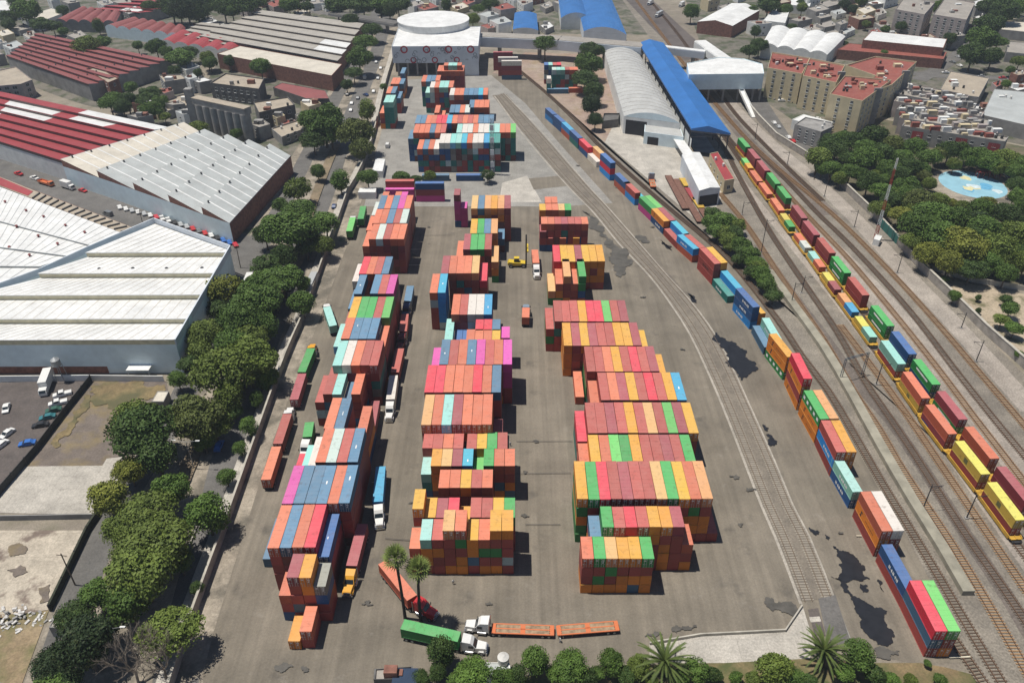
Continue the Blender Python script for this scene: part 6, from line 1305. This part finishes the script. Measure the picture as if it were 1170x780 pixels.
# yellow container handler
p = G(592, 304); root = tag(empty('container_handler', (p.x, p.y, 0), R(-90)), 'yellow heavy container handler with a tall dark mast in the middle lane', 'forklift'); yl = paint('yellow2', (.68, .48, .03))
b = MB(); slab(b, [(-3.6, .9), (2.6, .9), (2.6, 1.7), (.9, 1.9), (-1.0, 2.0), (-3.4, 2.3), (-3.9, 1.6)], 2.6); b.build('body', yl, root)
b = MB(); slab(b, [(-1.6, 2.0), (.5, 1.95), (.3, 3.4), (-1.4, 3.5)], 1.5); b.build('cab', M_WIND, root); b = MB(); b.box(-.85, -1.5, 3.5, .85, .4, 3.62); b.build('cab_roof', yl, root)
for s in (-1, 1): b = MB(); b.box(s * .75 - .15, 2.7, .3, s * .75 + .15, 3.2, 12.5); b.build('mast_rail', M_CHASSIS, root)
b = MB(); b.box(-3.0, 3.25, 7.2, 3.0, 3.75, 7.7); b.box(-.95, 3.2, 6.4, .95, 3.5, 8.0); b.build('spreader', yl, root)
for y, r in ((2.0, .85), (-2.6, .7)):
    for s in (-1, 1): w = link('wheel', WHEEL, root, (s * 1.35, y, r)); w.scale = (1.4, r / .5, r / .5)
# ------------------------------------------------------------------ cars and small lorries
_car = {}
def car_meshes(col, kind):
    k = (col, kind)
    if k in _car: return _car[k]
    pm = paint(col, TCOL[col]); 
    if kind == 'van': prof = [(-2.3, .35), (2.3, .35), (2.35, .95), (1.75, 1.2), (1.1, 2.0), (-2.3, 2.1)]; gl = [(1.72, 1.24), (1.80, 1.22), (1.16, 1.95), (1.08, 1.97)]; W = 1.85
    elif kind == 'pickup': prof = [(-2.5, .4), (2.4, .4), (2.45, 1.0), (1.3, 1.15), (.8, 1.75), (-.5, 1.78), (-.7, 1.1), (-2.5, 1.1)]; gl = [(1.28, 1.19), (1.36, 1.18), (.86, 1.72), (.78, 1.73)]; W = 1.8
    else: prof = [(-2.1, .32), (2.1, .32), (2.15, .72), (1.1, .92), (.45, 1.42), (-.95, 1.45), (-1.6, .98), (-2.12, .9)]; gl = [(1.07, .96), (1.13, .93), (.50, 1.40), (.42, 1.42)]; W = 1.7
    b = MB(); slab(b, prof, W, 0, [W * (1 if z < 1.0 else .86) for _, z in prof]); body = b.mesh('car', [pm])
    b = MB(); slab(b, gl, W * .84); ws = b.mesh('windscreen', [M_WIND])
    top = max(z for _, z in prof)
    y0, y1 = (-1.3, .55) if kind == 'car' else ((-.3, .75) if kind == 'pickup' else (.0, 1.05)); z0, z1 = (.98, 1.36) if kind == 'car' else (1.2, top - .12)
    sw = []
    for s in (-1, 1): b = MB(); x0, x1 = sorted((s * (W * .43), s * (W * .47))); b.box(x0, y0, z0, x1, y1, z1); sw.append(b.mesh('side_window', [M_WIND]))
    _car[k] = (body, ws, sw); return _car[k]
CARLAB = {}
def car(px, py, rz, col, where, kind='car'):
    p = G(px, py); body, ws, sw = car_meshes(col, kind); nm = {'car': 'parked_car', 'van': 'van', 'pickup': 'pickup_truck'}[kind]; o = link(nm, body, None, (p.x, p.y, 0), R(rz)); o['category'] = {'car': 'car', 'van': 'van', 'pickup': 'pickup'}[kind]; o['group'] = 'cars ' + where
    link('windscreen', ws, o); [link('side_window', q, o) for q in sw]
    for y in (1.35, -1.3):
        for s in (-1, 1): link('wheel', CWHEEL, o, (s * .78, y, .32))
    CARLAB.setdefault((where, {'car': 'car', 'van': 'van', 'pickup': 'pickup'}[kind], col), []).append((o, p.y, p.x))
    return o
dS = G(269, 278) - G(137, 237); aS = math.degrees(math.atan2(dS.y, dS.x))
LOT = 'on the dark parking lot'
for q in ((8, 468, 200, 'white', LOT), (9, 497, 160, 'white', LOT), (2, 510, 160, 'white', LOT), (72, 452, 115, 'white', LOT, 'pickup'), (67, 462, 115, 'white', LOT, 'pickup'), (62, 470, 110, 'green', LOT), (55, 478, 110, 'teal', LOT), (47, 487, 105, 'black', LOT), (32, 508, 105, 'blue', LOT)): car(*q)
SS = 'parked along the side street'
cols = ['white', 'white', 'silver', 'white', 'silver', 'white', 'crimson', 'white', 'white', 'black', 'silver', 'silver', 'red', 'grey', 'red', 'white', 'black', 'blue', 'blue', 'crimson']
for i, c in enumerate(cols): u = i / 19; car(137 + 132 * u, 238 + 43 * u - 3 * math.sin(3.14 * u), aS + 62, c, SS, 'pickup' if i in (7, 8) else 'car')
for q in ((22, 200, aS - 90, 'red', SS, 'pickup'), (40, 205, aS - 90, 'white', SS, 'pickup'), (95, 219, aS - 90, 'red', SS), (124, 246, aS + 90, 'grey', SS, 'van')): car(*q)
AV = 'driving on the avenue'
hd = lambda a, c: math.degrees(heading(G(*c) - G(*a)))
up = hd((402, 126), (420, 80))
for q in ((250.8, 511, hd((222, 560), (262, 470)), 'blue', AV), (316, 358, up, 'black', AV), (382, 237, up, 'navy', AV), (397, 109, up, 'black', AV), (409, 113, up, 'grey', AV), (418, 109.5, up + 40, 'navy', AV), (402, 119, up, 'white', AV), (401, 127, up, 'white', AV), (432, 90.5, up, 'silver', AV), (435, 79, up, 'white', AV), (430, 72, up, 'silver', AV), (427, 105.5, up, 'white', AV), (417, 90, up, 'white', AV, 'van'), (397, 95, up, 'white', AV, 'van'), (443, 168, up, 'white', AV, 'van')): car(*q)
US = 'on the street by the apartment slabs'; us = hd((900, 157), (884, 141))
for q in ((884, 141.5, us, 'white', US), (889, 146, us, 'silver', US), (900.5, 158, us, 'white', US), (905.6, 162.5, us, 'red', US), (859.5, 131, us + 60, 'white', US), (893, 116, 80, 'white', US), (888, 114, 80, 'silver', US), (909, 118, 80, 'black', US), (917, 120, 80, 'blue', US), (923, 122, 80, 'black', US), (933, 137, 90, 'white', US), (947, 139, 20, 'white', US), (1096, 76, 10, 'white', US), (1080, 84, 80, 'white', US), (1104, 63, 15, 'white', US), (1094, 66, 15, 'silver', US), (1088, 72, 15, 'grey', US), (1120, 88, 90, 'silver', US), (1145, 90, 90, 'red', US), (1162, 91, 90, 'white', US)): car(*q)
for (where, kd, col), lst in CARLAB.items():
    lst.sort(key=lambda t: t[1])
    for i, (o, _, _) in enumerate(lst):
        cn = {'bluegrey': 'blue-grey', 'crimson': 'bright red'}.get(col, col)
        o['label'] = f'{cn} {kd} {where}' + (f', {ordn(i)} {cn} one from the camera' if len(lst) > 1 else f', its only {cn} one')
def lorry(px, py, rz, cabc, boxc, label, L=5.5, h=2.6, flat=False):
    p = G(px, py); o = tag(empty('box_truck', (p.x, p.y, 0), R(rz)), label, 'lorry')
    b = MB(); slab(b, [(1.0, .5), (2.9, .5), (3.0, 1.4), (2.6, 2.3), (1.0, 2.4)], 2.1); b.build('cab', paint(cabc, TCOL[cabc]), o); b = MB(); slab(b, [(2.93, 1.45), (3.0, 1.45), (2.68, 2.2), (2.6, 2.2)], 1.8); b.build('windscreen', M_WIND, o)
    b = MB(); b.box(-1.15, .85 - L, .9, 1.15, .85, 1.05 if flat else .95 + h); b.build('cargo_box' if not flat else 'cargo_deck', paint(boxc, TCOL[boxc]), o)
    if flat:
        b = MB(); [b.box(s * 1.1 - .05, .85 - L, 1.06, s * 1.1 + .05, .85, 1.7) for s in (-1, 1)]; b.box(-1.04, .85 - L, 1.06, 1.04, .95 - L, 1.7); b.build('side_boards', paint(boxc, TCOL[boxc]), o)
    b = MB(); b.box(-.45, .85 - L, .55, .45, 2.8, .85); b.build('chassis', M_CHASSIS, o); add_wheels(o, (2.0, 1.9 - L), .45, .9)
lorry(53, 447, hd((60, 432), (51, 456)), 'white', 'white', 'white box truck parked at the head of the dark parking lot', 7.5, 3.0); lorry(287, 322, hd((284, 330), (290, 315)), 'white', 'white', 'white box truck by the end wall of the huge warehouse', 6.5); lorry(80, 216, aS - 90, 'white', 'white', 'white box truck on the side street before the grey saw-tooth hall'); lorry(56, 212, aS - 90, 'orange', 'orange', 'orange-brown open lorry parked on the side street', 7, flat=True)
lorry(335, 318, hd((330, 325), (341, 300)), 'silver', 'white', 'long white box lorry standing under the avenue trees', 11, 2.9); lorry(360, 322, hd((355, 335), (366, 310)), 'silver', 'silver', 'pale grey box lorry against the yard wall under the avenue trees', 11, 2.8)
lorry(742, 6, 150, 'white', 'white', 'white lorry on the freight road beyond the viaduct', 7); lorry(751, 20, 150, 'white', 'silver', 'long pale lorry on the freight road, the nearer one', 10); lorry(778, 8, 150, 'white', 'white', 'white lorry parked beside the round tree on the freight road', 7)
# tractor standing by the spur yard, and stacked flat wagons by the train shed
rig('dark-cabbed tractor unit with bare trailer on the pale shed yard', 'bluegrey', [((744, 203), (747, 215), 8, 'k', False)], (743.5, 196), flat=True)
def flatwagon(a, c, col, label, w=2.7):
    a, c = G(*a), G(*c); d = c - a; L = d.length; m = (a + c) / 2; root = tag(empty('flat_wagon', (m.x, m.y, 0), heading(d)), label, 'wagon', 'wagons by the train shed'); b = MB(); b.box(-w / 2, -L / 2, .9, w / 2, L / 2, 1.15); b.build('deck', col, root); b = MB(); [b.box(s * w / 2 - .08, -L / 2, .7, s * w / 2 + .08, L / 2, 1.3) for s in (-1, 1)]; b.build('side_sill', col, root); add_wheels(root, (-L / 2 + 1.2, -L / 2 + 2.6, L / 2 - 1.2, L / 2 - 2.6), .45, .75)
M_RUSTD = plain('rusty_wagon_deck', (.17, .085, .06, 1), .9, 0, .3, .8); M_YELD = plain('yellow_wagon', (.50, .32, .05, 1), .7); M_REDD = plain('red_wagon', (.28, .04, .045, 1), .7)
flatwagon((763, 203), (783, 241), M_RUSTD, 'rusty empty flat wagon nearest the spur containers'); flatwagon((771, 207), (800, 256), M_RUSTD, 'long rusty empty flat wagon, second from the spur containers'); flatwagon((779, 206), (785, 215), M_YELD, 'short yellow flat wagon at the head of its siding'); flatwagon((785, 217), (794, 231), M_REDD, 'dark red flat wagon between two yellow ones'); flatwagon((793, 228), (801, 240), M_YELD, 'yellow flat wagon ahead of the dark red one'); flatwagon((801, 241), (808, 252), M_RUSTD, 'short rusty flat wagon at the shrubs')
# the well cars
M_WELL = plain('yellow_well_car', (.50, .29, .035, 1), .7, 0, .25, .5)
def well_meshes():
    out = []; L = 14.6
    for s in (-1, 1): b = MB(); x0, x1 = sorted((s * 1.30, s * 1.48)); b.box(x0, -6.6, .32, x1, 6.6, 1.35); b.bar((s * 1.39, -6.6, 1.2), (s * 1.39, -7.3, 1.0), .18, .35); b.bar((s * 1.39, 6.6, 1.2), (s * 1.39, 7.3, 1.0), .18, .35); out.append(('side_sill', b.mesh('side_sill', [M_WELL]), (0, 0, 0)))
    for s in (-1, 1):
        b = MB(); y0, y1 = sorted((s * 6.45, s * 7.55)); b.box(-1.25, y0, .85, 1.25, y1, 1.08); b.box(-.15, y0, 1.085, .15, y1, 1.25); out.append(('end_platform', b.mesh('end_platform', [M_WELL]), (0, 0, 0)))
        b = MB(); b.box(-1.1, s * 7.1 - 1.0, .35, 1.1, s * 7.1 + 1.0, .62); out.append(('bogie', b.mesh('bogie', [M_CHASSIS]), (0, 0, 0)))
    b = MB(); b.box(-1.29, -6.4, .36, 1.29, 6.4, .5); out.append(('floor', b.mesh('floor', [M_RUSTD]), (0, 0, 0))); return out
WM = well_meshes()
for c, rz, i, k in CARS:
    lab = f'yellow well car, {ordn(i)} from the shed end of the {"park-side" if k == "A" else "spur-side"} string'
    root = tag(empty('well_car', (c.x, c.y, .16), rz), lab, 'wagon', 'well cars of the long freight trains')
    for nm, me, loc in WM: link(nm, me, root, loc)
    for y in (7.7, 6.5, -6.5, -7.7):
        for s in (-1, 1): w = link('wheel', CWHEEL, root, (s * .78, y, .40)); w.scale = (1, 1.3, 1.3)
# ------------------------------------------------------------------ people
def person(px, py, rz, label, shirt, trousers, H=1.72, step=.12):
    p = G(px, py); s = H / 1.72
    J = {'hip': (0, 0, .95), 'chest': (0, .02, 1.28), 'neck': (0, .0, 1.46), 'chin': (0, .03, 1.55), 'crown': (0, .0, 1.70), 'kl': (-.1, step * .5 + .04, .5), 'al': (-.11, step, .08), 'tl': (-.11, step + .17, .03), 'kr': (.1, -step * .3 + .04, .5), 'ar': (.11, -step, .08), 'tr': (.11, -step + .17, .03),
        'sl': (-.19, 0, 1.40), 'el': (-.27, -.06, 1.12), 'hl': (-.27, .06, .88), 'fl': (-.26, .10, .78), 'sr': (.19, 0, 1.40), 'er': (.27, .02, 1.12), 'hr': (.26, .14, .9), 'fr': (.25, .19, .81), 'ul': (-.1, 0, .9), 'ur': (.1, 0, .9)}
    rad = {'hip': .15, 'chest': .155, 'neck': .06, 'chin': .085, 'crown': .07, 'kl': .065, 'al': .045, 'tl': .04, 'kr': .065, 'ar': .045, 'tr': .04, 'sl': .065, 'el': .045, 'hl': .035, 'fl': .03, 'sr': .065, 'er': .045, 'hr': .035, 'fr': .03, 'ul': .1, 'ur': .1}
    E_ = [('hip', 'chest'), ('chest', 'neck'), ('neck', 'chin'), ('chin', 'crown'), ('hip', 'ul'), ('ul', 'kl'), ('kl', 'al'), ('al', 'tl'), ('hip', 'ur'), ('ur', 'kr'), ('kr', 'ar'), ('ar', 'tr'), ('chest', 'sl'), ('sl', 'el'), ('el', 'hl'), ('hl', 'fl'), ('chest', 'sr'), ('sr', 'er'), ('er', 'hr'), ('hr', 'fr')]
    ks = list(J); me = bpy.data.meshes.new('person'); me.from_pydata([tuple(c * s for c in J[k]) for k in ks], [(ks.index(a), ks.index(c)) for a, c in E_], [])
    o = link('person', me, None, (p.x, p.y, 0), R(rz)); md = o.modifiers.new('Skin', 'SKIN'); 
    for k, sv in zip(ks, me.skin_vertices[0].data): sv.radius = (rad[k] * s,) * 2; sv.use_root = k == 'hip'
    md2 = o.modifiers.new('Subdivision', 'SUBSURF'); md2.levels = 1; md2.render_levels = 1
    t = NT('person_' + shirt); oc = t.coord('Object'); sp = t.add('ShaderNodeSeparateXYZ'); t.link(oc, sp.inputs[0]); z = sp.outputs[2]
    c = t.mix(t.math('GREATER_THAN', z, .93 * s), (*TCOL[trousers], 1), (*TCOL[shirt], 1)); c = t.mix(t.math('GREATER_THAN', z, 1.45 * s), c, (.30, .17, .11, 1)); c = t.mix(t.math('GREATER_THAN', z, 1.65 * s), c, (.02, .015, .012, 1)); c = t.mix(t.math('LESS_THAN', z, .07 * s), c, (.02, .02, .02, 1))
    me.materials.append(t.done(c, .8)); tag(o, label, 'person')
person(518, 667, 200, 'person in a white top and dark trousers walking across the empty near yard', 'white', 'black'); person(583, 509, 160, 'person in a white top beside the middle row of containers', 'white', 'navy')
person(640, 733, 100, 'person in a white top standing behind the orange flatbeds', 'white', 'navy')
person(930, 206, 30, 'person in dark clothes standing by the freight tracks near the park wall', 'black', 'black')

rub = MB(); p = G(12, 706); rr = random.Random(2); root = tag(empty('rubble_heap', (p.x, p.y, 0)), 'heap of pale rubble and rubbish at the edge of the waste ground', 'rubble', kind='stuff')
for k in range(150):
    x, y = rr.gauss(0, 4.5), rr.gauss(0, 1.6); s_ = rr.uniform(.15, .55); z = max(0, 1.2 - math.hypot(x / 5, y / 2)) * rr.random(); a = rr.uniform(0, 3.1); rub.bar((x - s_ * math.cos(a), y - s_ * math.sin(a), z + s_ * .4), (x + s_ * math.cos(a), y + s_ * math.sin(a), z + s_ * rr.uniform(.2, .7)), s_, s_ * .6, rr.choice((0, 0, 1)))
rub.build('rubble', [plain('pale_rubble', (.55, .53, .50, 1), .9, 0, .35, 1.5), W_GREY], root)
p = G(1128, 203); root = tag(empty('play_frame', (p.x, p.y, 0)), 'small red climbing frame at the rim of the painted plaza', 'play frame')
for k in range(5):
    b = MB(); x = -5 + 2.5 * k; b.bar((x, -1, 0), (x, -1, 3), .2, .2); b.bar((x, 1, 0), (x, 1, 3), .2, .2); b.bar((x, -1, 3), (x, 1, 3), .2, .2); b.build('post', R_RED, root)
b = MB(); b.box(-5.2, -1.4, 2.95, 0, 1.4, 3.1); b.build('roof', R_RED, root); b = MB(); b.bar((5, 0, 3), (9, 0, .3), 1.1, .15); b.build('slide', M_LAMP, root)
# ------------------------------------------------------------------ daylight
w = bpy.data.worlds.new('World'); scene.world = w; w.use_nodes = True
nt = w.node_tree; bg = nt.nodes['Background']; sky = nt.nodes.new('ShaderNodeTexSky'); sky.sky_type = 'NISHITA'
SUN_EL, SUN_AZ = R(73.5), R(-82)     # azimuth clockwise from +Y: the sun stands over the avenue side
sky.sun_disc = False; sky.sun_elevation = SUN_EL; sky.sun_rotation = SUN_AZ; sky.altitude = 2240; sky.air_density = 1.0; sky.dust_density = 1.0; sky.ozone_density = 1.0
nt.links.new(sky.outputs[0], bg.inputs[0]); bg.inputs[1].default_value = .065
sun = bpy.data.lights.new('Sun', 'SUN'); sun.energy = 4.3; sun.angle = R(.5); sun.color = (1, .955, .88)
so = bpy.data.objects.new('Sun', sun); COL.objects.link(so)
sd = Vector((math.sin(SUN_AZ) * math.cos(SUN_EL), math.cos(SUN_AZ) * math.cos(SUN_EL), math.sin(SUN_EL)))
so.rotation_euler = sd.to_track_quat('Z', 'Y').to_euler(); so.location = (0, 0, 300)
v = scene.view_settings; v.view_transform = 'Standard'; v.look = 'None'; v.exposure = 0.15; v.gamma = 1; v.use_curve_mapping = False

# the thin afternoon haze over the city
hz = MB(); hz.box(-1500, -140, -1.0, 1500, 1600, 150.0); ht = bpy.data.materials.new('haze_air'); ht.use_nodes = True; ht.node_tree.nodes.remove(ht.node_tree.nodes['Principled BSDF'])
pv = ht.node_tree.nodes.new('ShaderNodeVolumePrincipled'); pv.inputs['Color'].default_value = (.80, .88, 1, 1); pv.inputs['Density'].default_value = .00015; pv.inputs['Anisotropy'].default_value = .2
ht.node_tree.links.new(pv.outputs[0], ht.node_tree.nodes['Material Output'].inputs['Volume'])
tag(hz.build('haze', ht), kind='stuff')
# ------------------------------------------------------------------ which containers show, and how large
def build_containers():
    axis = [b for b in BOXES if not b.train]
    A0 = np.array([(b.x - (CW if abs(b.rz) < .5 else b.L) / 2, b.y - (b.L if abs(b.rz) < .5 else CW) / 2, b.z) for b in axis])
    A1 = np.array([(b.x + (CW if abs(b.rz) < .5 else b.L) / 2, b.y + (b.L if abs(b.rz) < .5 else CW) / 2, b.z + CH) for b in axis])
    o = np.array(CAM)
    def hidden(p, skip):
        d = o - p
        with np.errstate(divide='ignore', invalid='ignore'):
            t0 = (A0 - p) / d; t1 = (A1 - p) / d
        lo = np.minimum(t0, t1).max(1); hi = np.maximum(t0, t1).min(1)
        m = (hi > np.maximum(lo, 0)) & (hi > 1e-4)
        if skip is not None: m[skip] = False
        return m.any()
    def area(pts):
        q = [PX(p) for p in pts]; return abs(sum(q[i][0] * q[(i + 1) % 4][1] - q[(i + 1) % 4][0] * q[i][1] for i in range(4))) / 2
    for i, b in enumerate(BOXES):
        c, s = math.cos(b.rz), math.sin(b.rz); W, l = CW / 2, b.L / 2
        P = lambda x, y, z: (b.x + x * c - y * s, b.y + x * s + y * c, b.z + z)
        faces = [[P(-W, -l, CH + .02), P(W, -l, CH + .02), P(W, l, CH + .02), P(-W, l, CH + .02)], [P(-W, -l - .02, 0), P(W, -l - .02, 0), P(W, -l - .02, CH), P(-W, -l - .02, CH)],
                 [P(-W - .02, -l, 0), P(-W - .02, l, 0), P(-W - .02, l, CH), P(-W - .02, -l, CH)], [P(W + .02, -l, 0), P(W + .02, l, 0), P(W + .02, l, CH), P(W + .02, -l, CH)]]
        nrm = [(0, 0, 1), (s, -c, 0), (-c, -s, 0), (c, s, 0)]; skip = axis.index(b) if not b.train else None
        for k, (f, n) in enumerate(zip(faces, nrm)):
            ctr = np.mean(f, 0)
            if np.dot(o - ctr, n) <= 0: continue
            ar = area(f); hit = 0; N = 0
            for u in (.12, .5, .88):
                for w in (.12, .5, .88):
                    p = np.array(f[0]) * (1 - u) * (1 - w) + np.array(f[1]) * u * (1 - w) + np.array(f[2]) * u * w + np.array(f[3]) * (1 - u) * w
                    x, y = PX(p); N += 1
                    if 0 <= x <= 1170 and 0 <= y <= 780 and not hidden(p, skip): hit += 1
            b.vis += ar * hit / N
            if k == 1: b.fvis = ar * hit / N
    show = sorted((b for b in BOXES if b.vis > .6), key=lambda b: -b.vis)
    print('containers', len(BOXES), 'visible', len(show), 'cut', round(show[min(len(show) - 1, NMAX)].vis, 1))
    near, rest = show[:NMAX], show[NMAX:]
    nd = 0
    for b in near:
        doors = b.fvis > 40 and nd < 110
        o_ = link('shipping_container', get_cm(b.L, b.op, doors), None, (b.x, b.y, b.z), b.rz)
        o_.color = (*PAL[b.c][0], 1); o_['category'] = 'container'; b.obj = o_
        if doors:
            nd += 1
            for dm, sx in zip(DM, (-1, 1)):
                d = link('door', dm, o_, (0, -b.L / 2, 0)); d.color = o_.color
    if rest:   # the many small ones far off: one object
        V = []; Fc = []; C = []
        for b in rest:
            c, s = math.cos(b.rz), math.sin(b.rz); W, l = CW / 2, b.L / 2; i = len(V); sh = .85 + .3 * ((b.x * 7.3 + b.y * 3.1) % 1)
            for z in (.0, CH):
                for x, y in ((-W, -l), (W, -l), (W, l), (-W, l)): V.append((b.x + x * c - y * s, b.y + x * s + y * c, b.z + z))
            Fc += [tuple(i + k for k in q) for q in ((0, 3, 2, 1), (4, 5, 6, 7), (0, 1, 5, 4), (1, 2, 6, 5), (2, 3, 7, 6), (3, 0, 4, 7))]
            C += [(*[min(1, k * sh) for k in PAL[b.c][0]], 1)] * 24
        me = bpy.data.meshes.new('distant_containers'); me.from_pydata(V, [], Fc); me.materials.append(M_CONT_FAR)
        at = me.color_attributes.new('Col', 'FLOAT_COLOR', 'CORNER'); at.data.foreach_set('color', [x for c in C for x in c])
        tag(link('distant_containers', me), 'stacked shipping containers of many colours packed far down the yard', 'containers', kind='stuff')
    return near
NMAX = 300
NEAR = build_containers()
# ------------------------------------------------------------------ labels of the containers, each its own
SPAN = {'R': 'the spur-side row', 'M': 'the middle row', 'L': 'the avenue-side row', 'F': 'the far block', 'W': 'the far green stacks by the avenue wall', 'X': 'the small stacks by the viaduct', 'S': 'the cross stacks closing the yard'}
def group_of(b):
    if b.row == 'spur': return 'containers stacked along the curving spur'
    if b.row.startswith('train'): return 'containers on the long freight trains'
    if b.row == 'truck': return 'containers on trucks'
    return 'containers of ' + SPAN[b.row[0]]
rows_by = {}
for b in BOXES:
    if not b.train and b.row: rows_by.setdefault(b.row[0], {}).setdefault(b.row, b.y - b.L / 2)
rank = {}
for k, d in rows_by.items():
    for i, (r_, _) in enumerate(sorted(d.items(), key=lambda t: t[1])): rank[r_] = i
LEV = ['bottom', 'second', 'third', 'fourth', 'fifth', 'sixth']
seen = {}
for b in NEAR:
    o = b.obj; nm = PAL[b.c][1]; size = 'long' if b.L > 8 else 'short'
    top = b.lev == b.tiers - 1
    if b.row == 'truck': lab = b.text
    elif b.row == 'spur':
        lv = 'alone' if b.tiers == 1 else ('on top' if top else f'in the {LEV[b.lev]} layer'); side = 'track-side' if b.text == 1 else 'yard-side'
        lab = f'{nm} container {lv}, {side} of the {ordn(b.col)} stack along the spur'
    elif b.row == 'trainA': lab = f'{nm} {"upper" if b.lev else "lower"} container on the {ordn(b.col)} well car of the park-side string'
    elif b.row == 'trainB':
        pos = ('upper' if b.lev else 'lower') if b.tiers == 2 else ('front' if b.lev == 0 else 'rear'); lab = f'{nm} {pos} container on the {ordn(b.col)} well car of the spur-side string'
    else:
        lv = 'on top' if top else f'{LEV[b.lev]} layer'
        same = [q for q in NEAR if q.row == b.row and q.c == b.c and (q.lev == q.tiers - 1) == top and (top or q.lev == b.lev)]
        where = f'{ordn(rank[b.row])} block of {SPAN[b.row[0]]}'
        if len(same) == 1: lab = f'only {nm} container {lv}, {where}'
        else: lab = f'{nm} container {lv}, {ordn(b.col)} column, {where}'
    o['label'] = lab; o['group'] = group_of(b)
    seen.setdefault(lab, []).append(o)
dups = [l for l, v_ in seen.items() if len(v_) > 1]
if dups: print('DUP LABELS', len(dups), dups[:5])
# ------------------------------------------------------------------ writing and marks on some boxes
def side_letters(b, text, side=-1, size=1.5, m=None, along=0.0, z=.55):
    cu = bpy.data.curves.new('lettering', 'FONT'); cu.body = text; cu.size = size; cu.align_x = 'CENTER'; cu.extrude = .004
    t = bpy.data.objects.new('lettering', cu); COL.objects.link(t); me = bpy.data.meshes.new_from_object(t); bpy.data.objects.remove(t); me.materials.append(m or M_WHITE)
    o = link('lettering', me, b.obj); o.location = (side * (CW / 2 + .012), along, z); o.rotation_euler = (R(90), 0, R(-90 if side < 0 else 90)); return o
def side_marks(b, rects, side=-1, m=None, name='marking'):
    """painted rectangles (y0,z0,y1,z1) on the long side"""
    mb = MB(); x = side * (CW / 2 + .010)
    for y0, z0, y1, z1 in rects:
        q = [(x, y0, z0), (x, y1, z0), (x, y1, z1), (x, y0, z1)]; mb.face(q if side > 0 else q[::-1])
    mb.build(name, m or M_WHITE, b.obj)
for b in NEAR:
    if b.row == 'S1' and b.lev == 0: side_letters(b, 'ONE', 1, 1.9)
rl = random.Random(4)
def blocks(cy, w, z0, z1, n): 
    out = []; st = w / n
    for k in range(n):
        y = cy - w / 2 + k * st; out.append((y + st * .12, z0, y + st * .45, z1))
        if k % 2: out.append((y + st * .45, z0 + (z1 - z0) * .35, y + st * .8, z0 + (z1 - z0) * .6))
        else: out.append((y + st * .6, z0, y + st * .85, z1))
    return out
for b in NEAR:
    if b.row == 'spur' and b.text == 0:
        if b.c == 'g': side_marks(b, [(-5.2 + 2.35 * k, .95, -4.1 + 2.35 * k, 1.9) for k in range(5)])
        elif b.c in 'nBtT' and b.L > 8: side_marks(b, blocks(rl.uniform(-1.5, 1.5), 4.6, .9, 1.75, 5))
        elif b.c == 'w': pass
        elif b.c == 'm': side_marks(b, blocks(0, 4.0, .7, 1.7, 4))
        elif b.c == 'o': side_marks(b, [(2.6, 1.5, 3.3, 2.1), (2.9, .6, 3.5, 1.2)] + blocks(-1.4, 4.5, 1.3, 1.55, 8), m=M_BLACK)
        elif b.c == 'r' and b.tiers == 3 and b.lev == 1: side_marks(b, blocks(0, 5, .9, 1.7, 6), m=M_BLACK)
    if b.row == 'spur' and b.text == 1 and b.c in 'Ttwg': side_marks(b, blocks(0, 5, 1.0, 1.8, 5))
    if b.row.startswith('train') and b.c == 'g': side_marks(b, [(-3.6, 1.55, 3.2, 2.15)] + ([(-3.0, .5, 2.5, .9)] if b.lev == 0 else []))
    if b.row == 'trainB' and b.c == 'Y' and b.tiers == 2: side_marks(b, [(-.6, .7, .9, 2.1)], m=plain('dark_emblem', (.12, .12, .04, 1)))
    if b.row == 'trainB' and b.c in 'd' and b.tiers == 2: side_marks(b, [(2.0, .3, 5.4, 1.4)], m=plain('blue_emblem', (.02, .05, .2, 1)))
# small white marks and plates on a few roofs
for b in NEAR:
    if b.row and b.row[0] in 'RML' and b.lev == b.tiers - 1 and not b.op and b.vis > 150 and b.c in 'bnB' and rl.random() < .7:
        mb = MB(); y = rl.uniform(-2, 2); w = rl.uniform(.08, .18); l = rl.uniform(.3, .7); mb.box(-w, y - l, CH - .008, w, y + l, CH + .004); mb.build('roof_marking', M_WHITE, b.obj)
